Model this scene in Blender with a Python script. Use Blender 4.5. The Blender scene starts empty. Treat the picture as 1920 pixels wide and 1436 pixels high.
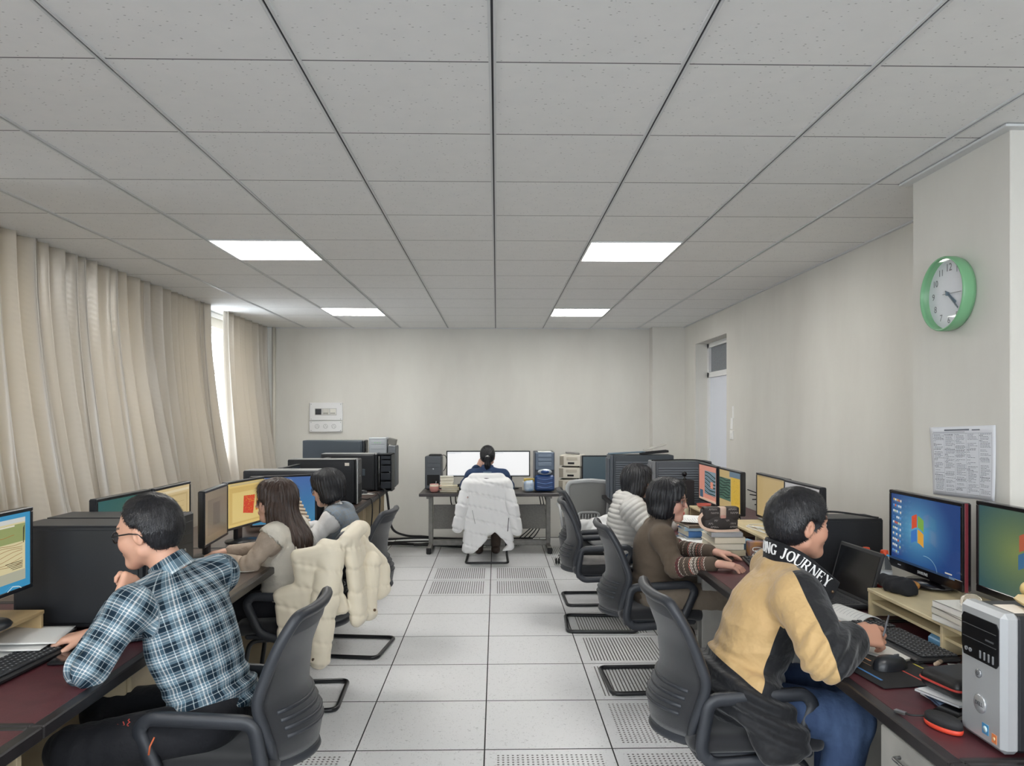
import bpy, bmesh, math, random
import numpy as np
from mathutils import Vector, Matrix, Euler, Quaternion
random.seed(7); RNG = np.random.default_rng(7)
SC = bpy.context.scene
COL = SC.collection
R = math.radians
PI = math.pi

# ---------------------------------------------------------------- camera, world, exposure
CAM_H = 1.572
cd = bpy.data.cameras.new('camera'); cam = bpy.data.objects.new('camera', cd); COL.objects.link(cam)
cam.location = (0, 0, CAM_H); cam.rotation_euler = (R(90), 0, R(-1.18))
cd.sensor_width = 36; cd.lens = 1408 / 1920 * 36; cd.shift_y = 58 / 1920; cd.clip_start = .05
SC.camera = cam
w = bpy.data.worlds.new('daylight'); SC.world = w; w.use_nodes = True
w.node_tree.nodes['Background'].inputs[0].default_value = (.86, .93, 1.0, 1)
w.node_tree.nodes['Background'].inputs[1].default_value = 6.5
SC.view_settings.view_transform = 'Standard'; SC.view_settings.look = 'None'
SC.view_settings.gamma = 1; SC.view_settings.use_curve_mapping = False
SC.view_settings.exposure = 0.6
LAMP = 15.0          # radiance of the ceiling panels
def portal(loc, rot, sx, sy):
    l = bpy.data.lights.new('window_portal', 'AREA'); l.shape = 'RECTANGLE'; l.size = sx; l.size_y = sy; l.cycles.is_portal = True
    o = bpy.data.objects.new('window_portal', l); COL.objects.link(o); o.location = loc; o.rotation_euler = rot
for ya, yb in ((-2.8,-.6),): portal((-3.05,(ya+yb)/2,1.72),(0,R(-90),0),1.6,yb-ya)
portal((-.3,-3.62,1.7),(R(90),0,0),4.6,1.5)  # guides sky light through the added front-wall opening
portal((-2.98,7.8,1.7),(0,R(-90),0),1.6,.6)

# ---------------------------------------------------------------- materials
def lin(c):
    return tuple((x/255/12.92 if x/255 <= .04045 else ((x/255+.055)/1.055)**2.4) for x in c[:3]) + (1,)
MC = {}
class NT:
    """small helper around a node tree"""
    def __init__(s, m): s.t = m.node_tree; s.n = s.t.nodes; s.l = s.t.links
    def new(s, typ, **kw):
        n = s.n.new(typ)
        for k, v in kw.items():
            if k.startswith('i_'):
                n.inputs[k[2:]].default_value = v
            else: setattr(n, k, v)
        return n
    def link(s, a, b): s.l.new(a, b)
    def math(s, op, a, b=None, c=None):
        n = s.n.new('ShaderNodeMath'); n.operation = op
        for i, x in enumerate((a, b, c)):
            if x is None: continue
            if isinstance(x, (int, float)): n.inputs[i].default_value = x
            else: s.l.new(x, n.inputs[i])
        return n.outputs[0]
    def mix(s, f, a, b):
        n = s.n.new('ShaderNodeMix'); n.data_type = 'RGBA'
        for sock, x in ((n.inputs[0], f), (n.inputs[6], a), (n.inputs[7], b)):
            if isinstance(x, (int, float)): sock.default_value = x
            elif isinstance(x, tuple): sock.default_value = x
            else: s.l.new(x, sock)
        return n.outputs[2]
    def attr(s, name, out='Fac'):
        n = s.n.new('ShaderNodeAttribute'); n.attribute_name = name; return n.outputs[out]
    def co(s, kind='Object', scale=None):
        n = s.n.new('ShaderNodeTexCoord'); o = n.outputs[kind]
        if scale:
            m = s.n.new('ShaderNodeMapping'); m.inputs['Scale'].default_value = scale
            s.l.new(o, m.inputs['Vector']); o = m.outputs[0]
        return o
    def pos(s, scale=None):
        n = s.n.new('ShaderNodeNewGeometry'); o = n.outputs['Position']
        if scale:
            m = s.n.new('ShaderNodeMapping'); m.inputs['Scale'].default_value = scale
            s.l.new(o, m.inputs['Vector']); o = m.outputs[0]
        return o
    def noise(s, vec, scale, detail=2, rough=.5):
        n = s.n.new('ShaderNodeTexNoise'); n.inputs['Scale'].default_value = scale
        n.inputs['Detail'].default_value = detail; n.inputs['Roughness'].default_value = rough
        s.l.new(vec, n.inputs['Vector']); return n.outputs['Fac']
    def bump(s, h, strength, dist=.01, normal=None):
        n = s.n.new('ShaderNodeBump'); n.inputs['Strength'].default_value = strength; n.inputs['Distance'].default_value = dist
        s.l.new(h, n.inputs['Height'])
        if normal: s.l.new(normal, n.inputs['Normal'])
        s.l.new(n.outputs[0], s.bsdf.inputs['Normal']); return n.outputs[0]
    def ramp(s, f, a, b):
        n = s.n.new('ShaderNodeMapRange'); n.inputs[1].default_value = a; n.inputs[2].default_value = b; n.clamp = True
        s.l.new(f, n.inputs[0]); return n.outputs[0]
def newmat(name):
    m = bpy.data.materials.new(name); m.use_nodes = True
    t = NT(m); t.bsdf = t.n['Principled BSDF']; return m, t
def M(name, col=(128,128,128), rough=.5, metal=0, mottle=0, mscale=8, bump=0, bscale=200, spec=None, col2=None, stretch=None, sheen=0):
    if name in MC: return MC[name]
    m, t = newmat(name); b = t.bsdf
    b.inputs['Base Color'].default_value = lin(col); b.inputs['Roughness'].default_value = rough; b.inputs['Metallic'].default_value = metal
    if spec is not None: b.inputs['Specular IOR Level'].default_value = spec
    if sheen: b.inputs['Sheen Weight'].default_value = sheen
    if mottle or col2:
        v = t.co('Object', stretch)
        f = t.noise(v, mscale, 4)
        c2 = col2 or tuple(max(0, x*(1-mottle)) for x in col)
        t.link(t.mix(t.ramp(f, .3, .7), lin(col), lin(c2)), b.inputs['Base Color'])
    if bump:
        t.bump(t.noise(t.co('Object', stretch), bscale, 2), bump, .002)
    MC[name] = m; return m
def emit(name, col, strength):
    if name in MC: return MC[name]
    m, t = newmat(name); t.bsdf.inputs['Base Color'].default_value = (0,0,0,1)
    t.bsdf.inputs['Emission Color'].default_value = lin(col); t.bsdf.inputs['Emission Strength'].default_value = strength
    MC[name] = m; return m
def thinglass(name, f=.08, tint=(255,255,255)):
    if name in MC: return MC[name]
    m, t = newmat(name); t.n.remove(t.bsdf); tr = t.new('ShaderNodeBsdfTransparent'); tr.inputs[0].default_value = lin(tint); gl = t.new('ShaderNodeBsdfGlossy'); gl.inputs['Roughness'].default_value = .02
    mx = t.new('ShaderNodeMixShader'); fr = t.new('ShaderNodeLayerWeight'); fr.inputs[0].default_value = .15
    t.link(t.math('MULTIPLY_ADD', fr.outputs['Facing'], .25, f*.35), mx.inputs[0]); t.link(tr.outputs[0], mx.inputs[1]); t.link(gl.outputs[0], mx.inputs[2]); t.link(mx.outputs[0], t.n['Material Output'].inputs['Surface'])
    MC[name] = m; return m
def colmat(name, rough=.6, glow=0, bump=0, bscale=200, spec=.5, sub=0):
    """colour read from the mesh's own colour attribute 'Col' (flat print, screens, skin)"""
    if name in MC: return MC[name]
    m, t = newmat(name); b = t.bsdf; c = t.attr('Col', 'Color')
    b.inputs['Roughness'].default_value = rough; b.inputs['Specular IOR Level'].default_value = spec
    if glow:
        b.inputs['Base Color'].default_value = (.01,.01,.01,1)
        t.link(c, b.inputs['Emission Color']); b.inputs['Emission Strength'].default_value = glow
    else: t.link(c, b.inputs['Base Color'])
    if sub:
        b.inputs['Subsurface Weight'].default_value = sub; b.inputs['Subsurface Radius'].default_value = (.012,.005,.003); b.inputs['Subsurface Scale'].default_value = 1
    if bump: t.bump(t.noise(t.co('Object'), bscale, 2), bump, .002)
    MC[name] = m; return m

# ---------------------------------------------------------------- objects
def link(name, data, mat=None, parent=None, loc=None, rot=None):
    o = bpy.data.objects.new(name, data); COL.objects.link(o)
    if mat is not None and data is not None:
        ms = mat if isinstance(mat, (list, tuple)) else [mat]
        if not data.materials:
            for m in ms: data.materials.append(m)
    if parent: o.parent = parent
    if loc: o.location = loc
    if rot: o.rotation_euler = rot
    return o
def tag(o, label, cat, group=None):
    o['label'] = label; o['category'] = cat
    if group: o['group'] = group
    return o
def thing(name, label, cat, loc=(0,0,0), rz=0, group=None):
    o = bpy.data.objects.new(name, None); COL.objects.link(o); o.empty_display_size = .05
    o.location = loc; o.rotation_euler = (0,0,rz)
    return tag(o, label, cat, group)
def struct(name, data, mat, parent=None):
    o = link(name, data, mat, parent)
    if not parent: o['kind'] = 'structure'
    return o
def dup(root, loc, rz, label=None, group=None):
    r = root.copy(); COL.objects.link(r); r.location = loc; r.rotation_euler = (0,0,rz)
    if label: r['label'] = label
    if group: r['group'] = group
    for ch in list(root.children):
        c = ch.copy(); COL.objects.link(c); c.parent = r
        for g in list(ch.children):
            d = g.copy(); COL.objects.link(d); d.parent = c
    return r

# ---------------------------------------------------------------- mesh builder
class MB:
    def __init__(s): s.v = []; s.f = []; s.mi = []; s.c = None; s.sm = []
    def add(s, vs, fs, mi=0, smooth=False, col=None):
        b = len(s.v); s.v += [tuple(v) for v in vs]; s.f += [tuple(b+i for i in f) for f in fs]
        s.mi += [mi]*len(fs); s.sm += [smooth]*len(fs)
        if col is not None or s.c is not None:
            if s.c is None: s.c = [(1,1,1,1)]*b
            col = col if col is not None else (255,255,255)
            if isinstance(col, list): s.c += col
            else: s.c += [lin(col)]*len(vs)
        return s
    def box(s, lo, hi, b=0, rot=None, mi=0, col=None, piv=None):
        lo, hi = np.minimum(lo, hi), np.maximum(lo, hi)
        c = (np.array(lo)+np.array(hi))/2; h = (np.array(hi)-np.array(lo))/2
        if b > 0:
            b = min(b, .45*2*min(h)); vs = []; ids = {}
            for sx in (-1,1):
                for sy in (-1,1):
                    for sz in (-1,1):
                        for a in range(3):
                            p = np.array([sx,sy,sz])*(h-b); p[a] = (sx,sy,sz)[a]*h[a]
                            ids[(sx,sy,sz,a)] = len(vs); vs.append(p)
            fs = []
            for a in range(3):
                u, v_ = (a+1)%3, (a+2)%3
                for sg in (-1,1):
                    q = []
                    for (i,j) in ((-1,-1),(1,-1),(1,1),(-1,1)):
                        k = [0,0,0]; k[a] = sg; k[u] = i; k[v_] = j; q.append(ids[tuple(k)+(a,)])
                    fs.append(q if sg > 0 else q[::-1])
            for a in range(3):
                u, v_ = (a+1)%3, (a+2)%3
                for i in (-1,1):
                    for j in (-1,1):
                        k0=[0,0,0]; k1=[0,0,0]; k0[a]=-1; k1[a]=1; k0[u]=k1[u]=i; k0[v_]=k1[v_]=j
                        q=[ids[tuple(k0)+(u,)], ids[tuple(k1)+(u,)], ids[tuple(k1)+(v_,)], ids[tuple(k0)+(v_,)]]
                        fs.append(q if i*j < 0 else q[::-1])
            for sx in (-1,1):
                for sy in (-1,1):
                    for sz in (-1,1):
                        q=[ids[(sx,sy,sz,a)] for a in range(3)]
                        fs.append(q if sx*sy*sz > 0 else q[::-1])
        else:
            vs = [np.array([x,y,z])*h for x in (-1,1) for y in (-1,1) for z in (-1,1)]
            fs = [(0,1,3,2),(4,6,7,5),(0,4,5,1),(2,3,7,6),(0,2,6,4),(1,5,7,3)]
        if rot is not None:
            Rm = np.array(Euler(rot).to_matrix())
            if piv is None: vs = [Rm@v for v in vs]
            else:
                o = c-np.array(piv); vs = [Rm@(v+o)-o for v in vs]
        return s.add([tuple(c+v) for v in vs], fs, mi, False, col)
    def tube(s, pts, r, n=8, closed=False, mi=0, sec=None, up=None, col=None, cap=True):
        P = [Vector(p) for p in pts]; N = len(P); rs = r if isinstance(r, (list, tuple, np.ndarray)) else [r]*N
        tang = []
        for i in range(N):
            a = P[(i-1)%N] if (closed or i > 0) else P[i]; b = P[(i+1)%N] if (closed or i < N-1) else P[i]
            tang.append((b-a).normalized() if (b-a).length > 1e-9 else Vector((0,0,1)))
        nrm = Vector(up) if up else tang[0].orthogonal()
        nrm = (nrm - tang[0]*nrm.dot(tang[0])).normalized()
        vs = []; sec_ = sec or [(math.cos(2*PI*k/n), math.sin(2*PI*k/n)) for k in range(n)]; n = len(sec_)
        for i in range(N):
            if up: nrm = Vector(up)
            nrm = (nrm - tang[i]*nrm.dot(tang[i]))
            nrm = nrm.normalized() if nrm.length > 1e-6 else tang[i].orthogonal().normalized()
            bn = tang[i].cross(nrm)
            for (a, b) in sec_: vs.append(P[i] + (nrm*a + bn*b)*rs[i])
        fs = []
        for i in range(N if closed else N-1):
            for k in range(n):
                j = (i+1)%N; fs.append((i*n+k, i*n+(k+1)%n, j*n+(k+1)%n, j*n+k))
        if not closed and cap:
            fs.append(tuple(range(n))[::-1]); fs.append(tuple((N-1)*n+k for k in range(n)))
        return s.add(vs, fs, mi, n > 5, col)
    def lathe(s, prof, c=(0,0,0), n=24, axis='z', mi=0, col=None, sx=1, sy=1):
        vs = []; fs = []; m = len(prof)
        for (r, z) in prof:
            for k in range(n):
                a = 2*PI*k/n; x, y = r*math.cos(a)*sx, r*math.sin(a)*sy
                p = (x,y,z) if axis == 'z' else ((z,x,y) if axis == 'x' else (y,z,x))
                vs.append((c[0]+p[0], c[1]+p[1], c[2]+p[2]))
        for i in range(m-1):
            for k in range(n): fs.append((i*n+k, i*n+(k+1)%n, (i+1)*n+(k+1)%n, (i+1)*n+k))
        if prof[0][0] > 1e-6: fs.append(tuple(range(n))[::-1])
        if prof[-1][0] > 1e-6: fs.append(tuple((m-1)*n+k for k in range(n)))
        return s.add(vs, fs, mi, True, col)
    def prism(s, poly, z0, z1, mi=0, xf=None, col=None):
        n = len(poly); f = xf or (lambda x,y,z: (x,y,z))
        vs = [f(x,y,z0) for x,y in poly]+[f(x,y,z1) for x,y in poly]
        fs = [tuple(range(n))[::-1], tuple(range(n,2*n))]+[(i,(i+1)%n,n+(i+1)%n,n+i) for i in range(n)]
        return s.add(vs, fs, mi, False, col)
    def grid(s, fn, nu, nv, mi=0, closed_u=False, col=None, smooth=True):
        vs = [fn(i/(nu if closed_u else nu-1), j/(nv-1)) for j in range(nv) for i in range(nu)]; fs = []
        for j in range(nv-1):
            for i in range(nu if closed_u else nu-1):
                k = (i+1)%nu; fs.append((j*nu+i, j*nu+k, (j+1)*nu+k, (j+1)*nu+i))
        return s.add(vs, fs, mi, smooth, col)
    def mesh(s, name):
        m = bpy.data.meshes.new(name); m.from_pydata(s.v, [], s.f)
        m.polygons.foreach_set('material_index', s.mi); m.polygons.foreach_set('use_smooth', s.sm)
        if s.c is not None:
            a = m.color_attributes.new('Col', 'FLOAT_COLOR', 'POINT'); a.data.foreach_set('color', np.array(s.c, dtype=np.float32).ravel())
        m.update(); return m
    def ob(s, name, mat, parent=None, loc=None, rot=None): return link(name, s.mesh(name), mat, parent, loc, rot)
def box(lo, hi, b=0, **k): return MB().box(lo, hi, b, **k)
def smooth_path(pts, n=6, closed=False):
    P = [np.array(p, float) for p in pts]; N = len(P); out = []
    for i in range(N if closed else N-1):
        p0 = P[(i-1)%N] if closed or i > 0 else 2*P[0]-P[1]; p1 = P[i]; p2 = P[(i+1)%N]
        p3 = P[(i+2)%N] if closed or i < N-2 else 2*P[-1]-P[-2]
        for k in range(n):
            t = k/n; out.append(tuple(.5*((2*p1)+(-p0+p2)*t+(2*p0-5*p1+4*p2-p3)*t*t+(-p0+3*p1-3*p2+p3)*t**3)))
    if not closed: out.append(tuple(P[-1]))
    return out
def fillet(pts, r, n=5, closed=False):
    P = [Vector(p) for p in pts]; N = len(P); out = []
    for i in range(N):
        if not closed and i in (0, N-1): out.append(tuple(P[i])); continue
        a, b, c = P[(i-1)%N], P[i], P[(i+1)%N]
        u = (a-b); v = (c-b); rr = min(r, u.length*.48, v.length*.48)
        p, q = b+u.normalized()*rr, b+v.normalized()*rr
        for k in range(n+1):
            t = k/n; out.append(tuple(p*(1-t)**2 + b*2*t*(1-t) + q*t*t))
    return out
def text_mesh(body, size=1, extrude=0, bold=0, xf=None, align='CENTER'):
    c = bpy.data.curves.new('letters', 'FONT'); c.body = body; c.size = size; c.extrude = extrude; c.offset = bold
    c.align_x = align; c.align_y = 'CENTER'; c.resolution_u = 3
    o = bpy.data.objects.new('letters', c); COL.objects.link(o)
    dg = bpy.context.evaluated_depsgraph_get(); e = o.evaluated_get(dg)
    m = bpy.data.meshes.new_from_object(e); bpy.data.objects.remove(o); bpy.data.curves.remove(c)
    if xf:
        for v in m.vertices: v.co = xf(v.co)
    return m
def text(body, size, mat, parent, loc, rot, extrude=.0004, bold=0, name='lettering', align='CENTER'):
    return link(name, text_mesh(body, size, extrude, bold, align=align), mat, parent, loc, rot)
# ================================================================ ROOM
YB, YN, XL, XR, ZC = 9.57, -3.6, -3.08, 2.36, 2.661
wallm, t = newmat('wall_paint')
f = t.noise(t.pos((1,1,.35)), 1.6, 5, .6)
g = t.noise(t.pos(), 60, 2)
c = t.mix(t.ramp(f, .35, .7), lin((219,217,210)), lin((208,205,198)))
t.link(c, t.bsdf.inputs['Base Color']); t.bsdf.inputs['Roughness'].default_value = .75; t.bump(g, .08, .004)
tilem, t = newmat('ceiling_tile')
v = t.pos((70, 120, 1)); n = t.new('ShaderNodeTexVoronoi', feature='F1'); n.inputs['Scale'].default_value = .5; t.link(v, n.inputs['Vector'])
d = t.math('LESS_THAN', n.outputs['Distance'], .13)
sel = t.math('GREATER_THAN', t.noise(t.pos(), 60, 0), .36)
fac = t.math('MULTIPLY', d, sel)
base = t.mix(t.noise(t.pos(), 14, 3), lin((242,242,241)), lin((234,235,235)))
t.link(t.mix(t.math('MULTIPLY', fac, .55), base, lin((132,132,134))), t.bsdf.inputs['Base Color']); t.bsdf.inputs['Roughness'].default_value = .9
t.bsdf.inputs['Specular IOR Level'].default_value = .2
gridm = M('ceiling_rail', (214,216,217), .45); slotm = M('rail_slot', (45,48,54), .6)
def floormat(kind):
    m, t = newmat('floor_tile_'+kind)
    p = t.pos()
    n1 = t.new('ShaderNodeTexNoise'); n1.inputs['Scale'].default_value = 75; n1.inputs['Detail'].default_value = 1; n1.inputs['Distortion'].default_value = 1.5; t.link(p, n1.inputs['Vector'])
    sp = t.ramp(n1.outputs['Fac'], .64, .70)
    broad = t.noise(p, 1.3, 4)
    c = t.mix(t.math('MULTIPLY', sp, .55), t.mix(broad, lin((230,230,231)), lin((221,222,224))), lin((160,160,162)))
    bl = t.ramp(t.noise(p, 9, 2), .74, .8)
    c = t.mix(t.math('MULTIPLY', bl, .25), c, lin((120,115,110)))
    rough = .34
    if kind != 'plain':
        co = t.co('Object'); s = t.new('ShaderNodeSeparateXYZ'); t.link(co, s.inputs[0]); x, y = s.outputs[0], s.outputs[1]
        inx = t.math('LESS_THAN', t.math('ABSOLUTE', x), .253); iny = t.math('LESS_THAN', t.math('ABSOLUTE', y), .245)
        if kind == 'slots':
            a = t.math('LESS_THAN', t.math('ABSOLUTE', t.math('SUBTRACT', t.math('FRACT', t.math('MULTIPLY', x, 1/.0205)), .5)), .17)
            hole = a
        else:
            fx = t.math('SUBTRACT', t.math('FRACT', t.math('MULTIPLY', x, 1/.0225)), .5); fy = t.math('SUBTRACT', t.math('FRACT', t.math('MULTIPLY', y, 1/.0225)), .5)
            hole = t.math('LESS_THAN', t.math('ADD', t.math('MULTIPLY', fx, fx), t.math('MULTIPLY', fy, fy)), .06)
        hole = t.math('MULTIPLY', hole, t.math('MULTIPLY', inx, iny))
        c = t.mix(hole, c, lin((88,86,84)))
        t.bump(t.math('SUBTRACT', 1.0, hole), .5, .004)
    t.link(c, t.bsdf.inputs['Base Color']); t.bsdf.inputs['Roughness'].default_value = rough; t.bsdf.inputs['Specular IOR Level'].default_value = .4
    return m
FM = {k: floormat(k) for k in ('plain','slots','dots')}

# floor: slab with one object per raised-floor tile
fl = struct('floor', box((XL,YN,-.06),(XR+.3,YB+.05,-.0010)).mesh('floor'), M('floor_gap', (46,45,46), .8))
tile_me = {}
for k in FM:
    b_ = box((-.2966,-.2950,-.0012),(.2966,.2950,0), .0004); tile_me[k] = b_.mesh('floor_tile'); tile_me[k].materials.append(FM[k])
perf = {(0,0):'dots'}
SLOT = {(-1,6),(0,6),(-1,5),(0,5),(1,2),(1,3),(1,1),(1,8),(1,7)}
DOT = {(0,-1),(1,-1),(1,0),(-2,-1)}
for i in range(-5, 4):
    for j in range(-4, 10):
        x0 = -.056+.6*i; y0 = 3.52+.6*j
        cx, cy = x0+.3, y0+.3
        if cx-.3 < XL-.05 or cy > YB: pass
        k = 'slots' if (i,j) in SLOT else ('dots' if (i,j) in DOT else 'plain')
        link('floor_tile', tile_me[k], None, fl, (cx, cy, 0))
# ceiling: slab, tiles, rails
ce = struct('ceiling', box((XL-.1,YN,ZC+.03),(XR+.3,YB+.05,ZC+.09)).mesh('ceiling'), M('ceiling_void', (90,90,90), .9))
ct = box((-.2965,-.2965,ZC+.002),(.2965,.2965,ZC+.02)).mesh('ceiling_tile'); ct.materials.append(tilem)
PAN = {(-3,4),(1,4),(-3,9),(1,9),(-3,-3),(1,-3),(-3,-8),(1,-8)}
cx0, cy0 = -.013, 2.33
for i in range(-6, 5):
    for j in range(-10, 13):
        cx, cy = cx0+.6*i+.3, cy0+.6*j+.3
        if (i,j) in PAN or cx < XL-.3: continue
        link('ceiling_tile', ct, None, ce, (cx, cy, 0))
for i in range(-5, 5):
    x = cx0+.6*i
    m = MB(); m.box((x-.012,YN,ZC-.004),(x-.0035,YB,ZC+.004)); m.box((x+.0035,YN,ZC-.004),(x+.012,YB,ZC+.004))
    m.box((x-.0035,YN,ZC),(x+.0035,YB,ZC+.004), mi=1)
    m.ob('ceiling_rail', [gridm, slotm], ce)
for j in range(-9, 13):
    y = cy0+.6*j
    box((XL-.1,y-.009,ZC+.0021),(XR+.25,y+.009,ZC+.006)).ob('ceiling_rail', M('cross_rail', (112,113,115), .6), ce)
# ceiling light panels
lampm = emit('lit_diffuser', (255,253,248), LAMP)
def panel(i, j, label):
    cx, cy = cx0+.6*i+.3, cy0+.6*j+.3
    p = thing('ceiling_light', label, 'ceiling light', (cx, cy, ZC))
    m = MB()
    for lo, hi in (((-.296,-.296),(.296,-.284)),((-.296,.284),(.296,.296)),((-.296,-.284),(-.284,.284)),((.284,-.284),(.296,.284))):
        m.box(lo+(-.006,), hi+(.02,))
    m.ob('frame', M('lamp_frame', (235,235,235), .4), p)
    box((-.284,-.284,0),(.284,.284,.015)).ob('diffuser', lampm, p)
panel(-3,4,'square lit ceiling panel nearest the camera on the curtain side')
panel(1,4,'square lit ceiling panel nearest the camera on the clock side')
panel(-3,9,'square lit ceiling panel over the far end of the curtains')
panel(1,9,'square lit ceiling panel near the far wall on the door side')
for (i,j) in ((-3,-3),(1,-3),(-3,-8),(1,-8)):
    panel(i, j, 'square lit ceiling panel outside the photo, %s the camera on the %s side' % ('just above' if j > -5 else 'well behind', 'window' if i < 0 else 'pillar'))

# walls
def wall(name, m): return struct(name, m.mesh(name), wallm)
wall('wall_back', box((XL-.2,YB,-.06),(XR+.4,YB+.2,ZC+.06)))
m = MB(); m.box((XL-.2,YN-.2,-.06),(XR+.4,YN,.95)); m.box((XL-.2,YN-.2,2.45),(XR+.4,YN,ZC+.06)); m.box((XL-.2,YN-.2,.95),(-2.6,YN,2.45)); m.box((2.0,YN-.2,.95),(XR+.4,YN,2.45))  # wide unseen opening behind the camera, added to let daylight in
wall('wall_front', m)
# right wall with a door recess
DY0, DY1, DZ = 7.66, 8.86, 2.40
m = MB(); m.box((XR,YN,-.06),(XR+.25,DY0,ZC+.06)); m.box((XR,DY1,-.06),(XR+.25,YB,ZC+.06)); m.box((XR,DY0,DZ),(XR+.25,DY1,ZC+.06))
m.box((XR+.25,DY0-.2,-.06),(XR+.3,DY1+.2,ZC)); wall('wall_right', m)
# left wall with window openings
WZ0, WZ1 = .92, 2.52
WINS = [(-2.8,-.6),(.1,2.3),(3.0,5.0),(5.4,6.4),(6.8,9.0)]  # short fourth opening, hidden by curtains, is added to pass more daylight
m = MB(); m.box((XL-.2,YN,-.06),(XL,YB,WZ0)); m.box((XL-.2,YN,WZ1),(XL,YB,ZC+.06))
ys = [YN]+[y for w_ in WINS for y in w_]+[YB]
for k in range(0, len(ys), 2): m.box((XL-.2,ys[k],WZ0),(XL,ys[k+1],WZ1))
wall('wall_left', m)
fr = M('window_frame_white', (232,233,232), .4)
gl = thinglass('window_glass')
for k, (a, b) in enumerate(WINS):
    m = MB(); x0, x1 = XL-.14, XL-.08
    m.box((x0,a,WZ0),(x1,b,WZ0+.06)); m.box((x0,a,WZ1-.06),(x1,b,WZ1)); m.box((x0,a,WZ0),(x1,a+.06,WZ1)); m.box((x0,b-.06,WZ0),(x1,b,WZ1))
    for q in (1/3, 2/3): y = a+(b-a)*q; m.box((x0,y-.03,WZ0),(x1,y+.03,WZ1))
    m.box((x0,a,2.02),(x1,b,2.07))
    o = struct('window_%d'%(k+1), m.mesh('window'), fr)
    for q in range(3):
        for (z0, z1) in ((WZ0+.06,2.02),(2.07,WZ1-.06)):
            ya = a+(b-a)*q/3+.03; yb = a+(b-a)*(q+1)/3-.03
            box((x0+.02,ya,z0),(x0+.026,yb,z1)).ob('pane', gl, o)
    box((XL-.2,a-.03,WZ0-.03),(XL+.04,b+.03,WZ0), .004).ob('sill', M('sill_stone', (226,224,218), .3), o)
# corner column on the back wall, clock pillar on the right wall, corner pipe on the left
struct('trim_1', box((1.955,9.38,-.02),(XR+.02,YB+.02,ZC+.02), .004).mesh('trim'), wallm)
struct('trim_2', box((1.95,2.81,-.02),(XR+.02,3.48,ZC+.02), .004).mesh('trim'), wallm)
struct('trim_3', box((1.905,2.77,ZC-.012),(XR,3.52,ZC-.002), .002).mesh('trim'), gridm)
m = MB().tube([(-2.80,9.50,0),(-2.80,9.50,ZC)], .022, 12); struct('trim_4', m.mesh('trim'), M('pipe_paint', (205,200,188), .5))
# edge angle along the walls at the ceiling
m = MB(); m.box((XL,YB-.02,ZC-.006),(XR,YB,ZC+.002)); m.box((XR-.02,3.48,ZC-.006),(XR,YB,ZC+.002)); m.box((XR-.02,YN,ZC-.006),(XR,2.81,ZC+.002))
struct('trim_5', m.mesh('trim'), gridm)
for nm, lo, hi in (('baseboard_right',(XR-.012,3.48,0),(XR,DY0,.09)),('baseboard_left',(XL,YN,0),(XL+.012,YB,.09))):
    struct(nm, box(lo, hi, .003).mesh('baseboard'), M('baseboard_paint', (176,168,152), .5))
# door in its recess, transom light above
dr = struct('door_1', box((XR+.16,DY0+.05,0),(XR+.20,DY1-.06,2.00), .004).mesh('door'), M('door_white', (226,230,240), .45))
m = MB(); x0, x1 = XR+.14, XR+.22
m.box((x0,DY0,0),(x1,DY0+.05,DZ)); m.box((x0,DY1-.06,0),(x1,DY1,DZ)); m.box((x0,DY0,DZ-.05),(x1,DY1,DZ)); m.box((x0,DY0,2.0),(x1,DY1,2.06))
m.ob('door_frame', fr, dr)
box((XR+.17,DY0+.05,2.06),(XR+.19,DY1-.06,DZ-.05)).ob('transom_pane', M('transom_glass', (128,134,142), .25, mottle=.15, mscale=60), dr)
m = MB().tube(fillet([(XR+.16,DY0+.14,1.02),(XR+.10,DY0+.14,1.02),(XR+.10,DY0+.26,1.02)], .02), .009); m.ob('door_handle', M('brushed_steel', (170,172,175), .3, 1), dr)
# wall switch with strips of tape on the right wall
s_ = thing('light_switch', 'small white wall switch with torn tape strips above, right of the white door', 'switch', (XR, 7.47, 1.36))
box((-.012,-.045,-.045),(0,.045,.045), .003).ob('switch_plate', M('switch_white', (240,240,236), .4), s_)
box((-.016,-.016,-.025),(-.011,.016,.025), .002).ob('rocker', M('switch_white2', (228,228,224), .35), s_)
m = MB(); m.box((-.003,-.02,.06),(0,.05,.17), rot=(.1,0,0)); m.box((-.002,-.05,.17),(0,.0,.29), rot=(-.06,0,0)); m.ob('tape_strip', M('tape_white', (236,236,234), .6), s_)
# ---------------------------------------------------------------- curtains: satin cloth, pleated, flaring below the sill
def curtain_mat():
    m, t = newmat('satin_cloth'); b = t.bsdf
    u, v_ = t.attr('cu'), t.attr('cv')
    zig = t.math('ADD', t.math('MULTIPLY', v_, 26), t.math('MULTIPLY', t.math('PINGPONG', u, .09), 9.0))
    fx = t.math('SINE', t.math('MULTIPLY', zig, 6.283))
    b.inputs['Base Color'].default_value = lin((206,199,188)); b.inputs['Roughness'].default_value = .26
    b.inputs['Specular IOR Level'].default_value = .75; b.inputs['Sheen Weight'].default_value = .25
    t.bump(fx, .07, .003)
    tr = t.new('ShaderNodeBsdfTranslucent'); tr.inputs[0].default_value = lin((216,203,178))
    mx = t.new('ShaderNodeMixShader'); mx.inputs[0].default_value = .18
    t.link(b.outputs[0], mx.inputs[1]); t.link(tr.outputs[0], mx.inputs[2])
    t.link(mx.outputs[0], t.n['Material Output'].inputs['Surface'])
    return m
satin = curtain_mat()
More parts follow.
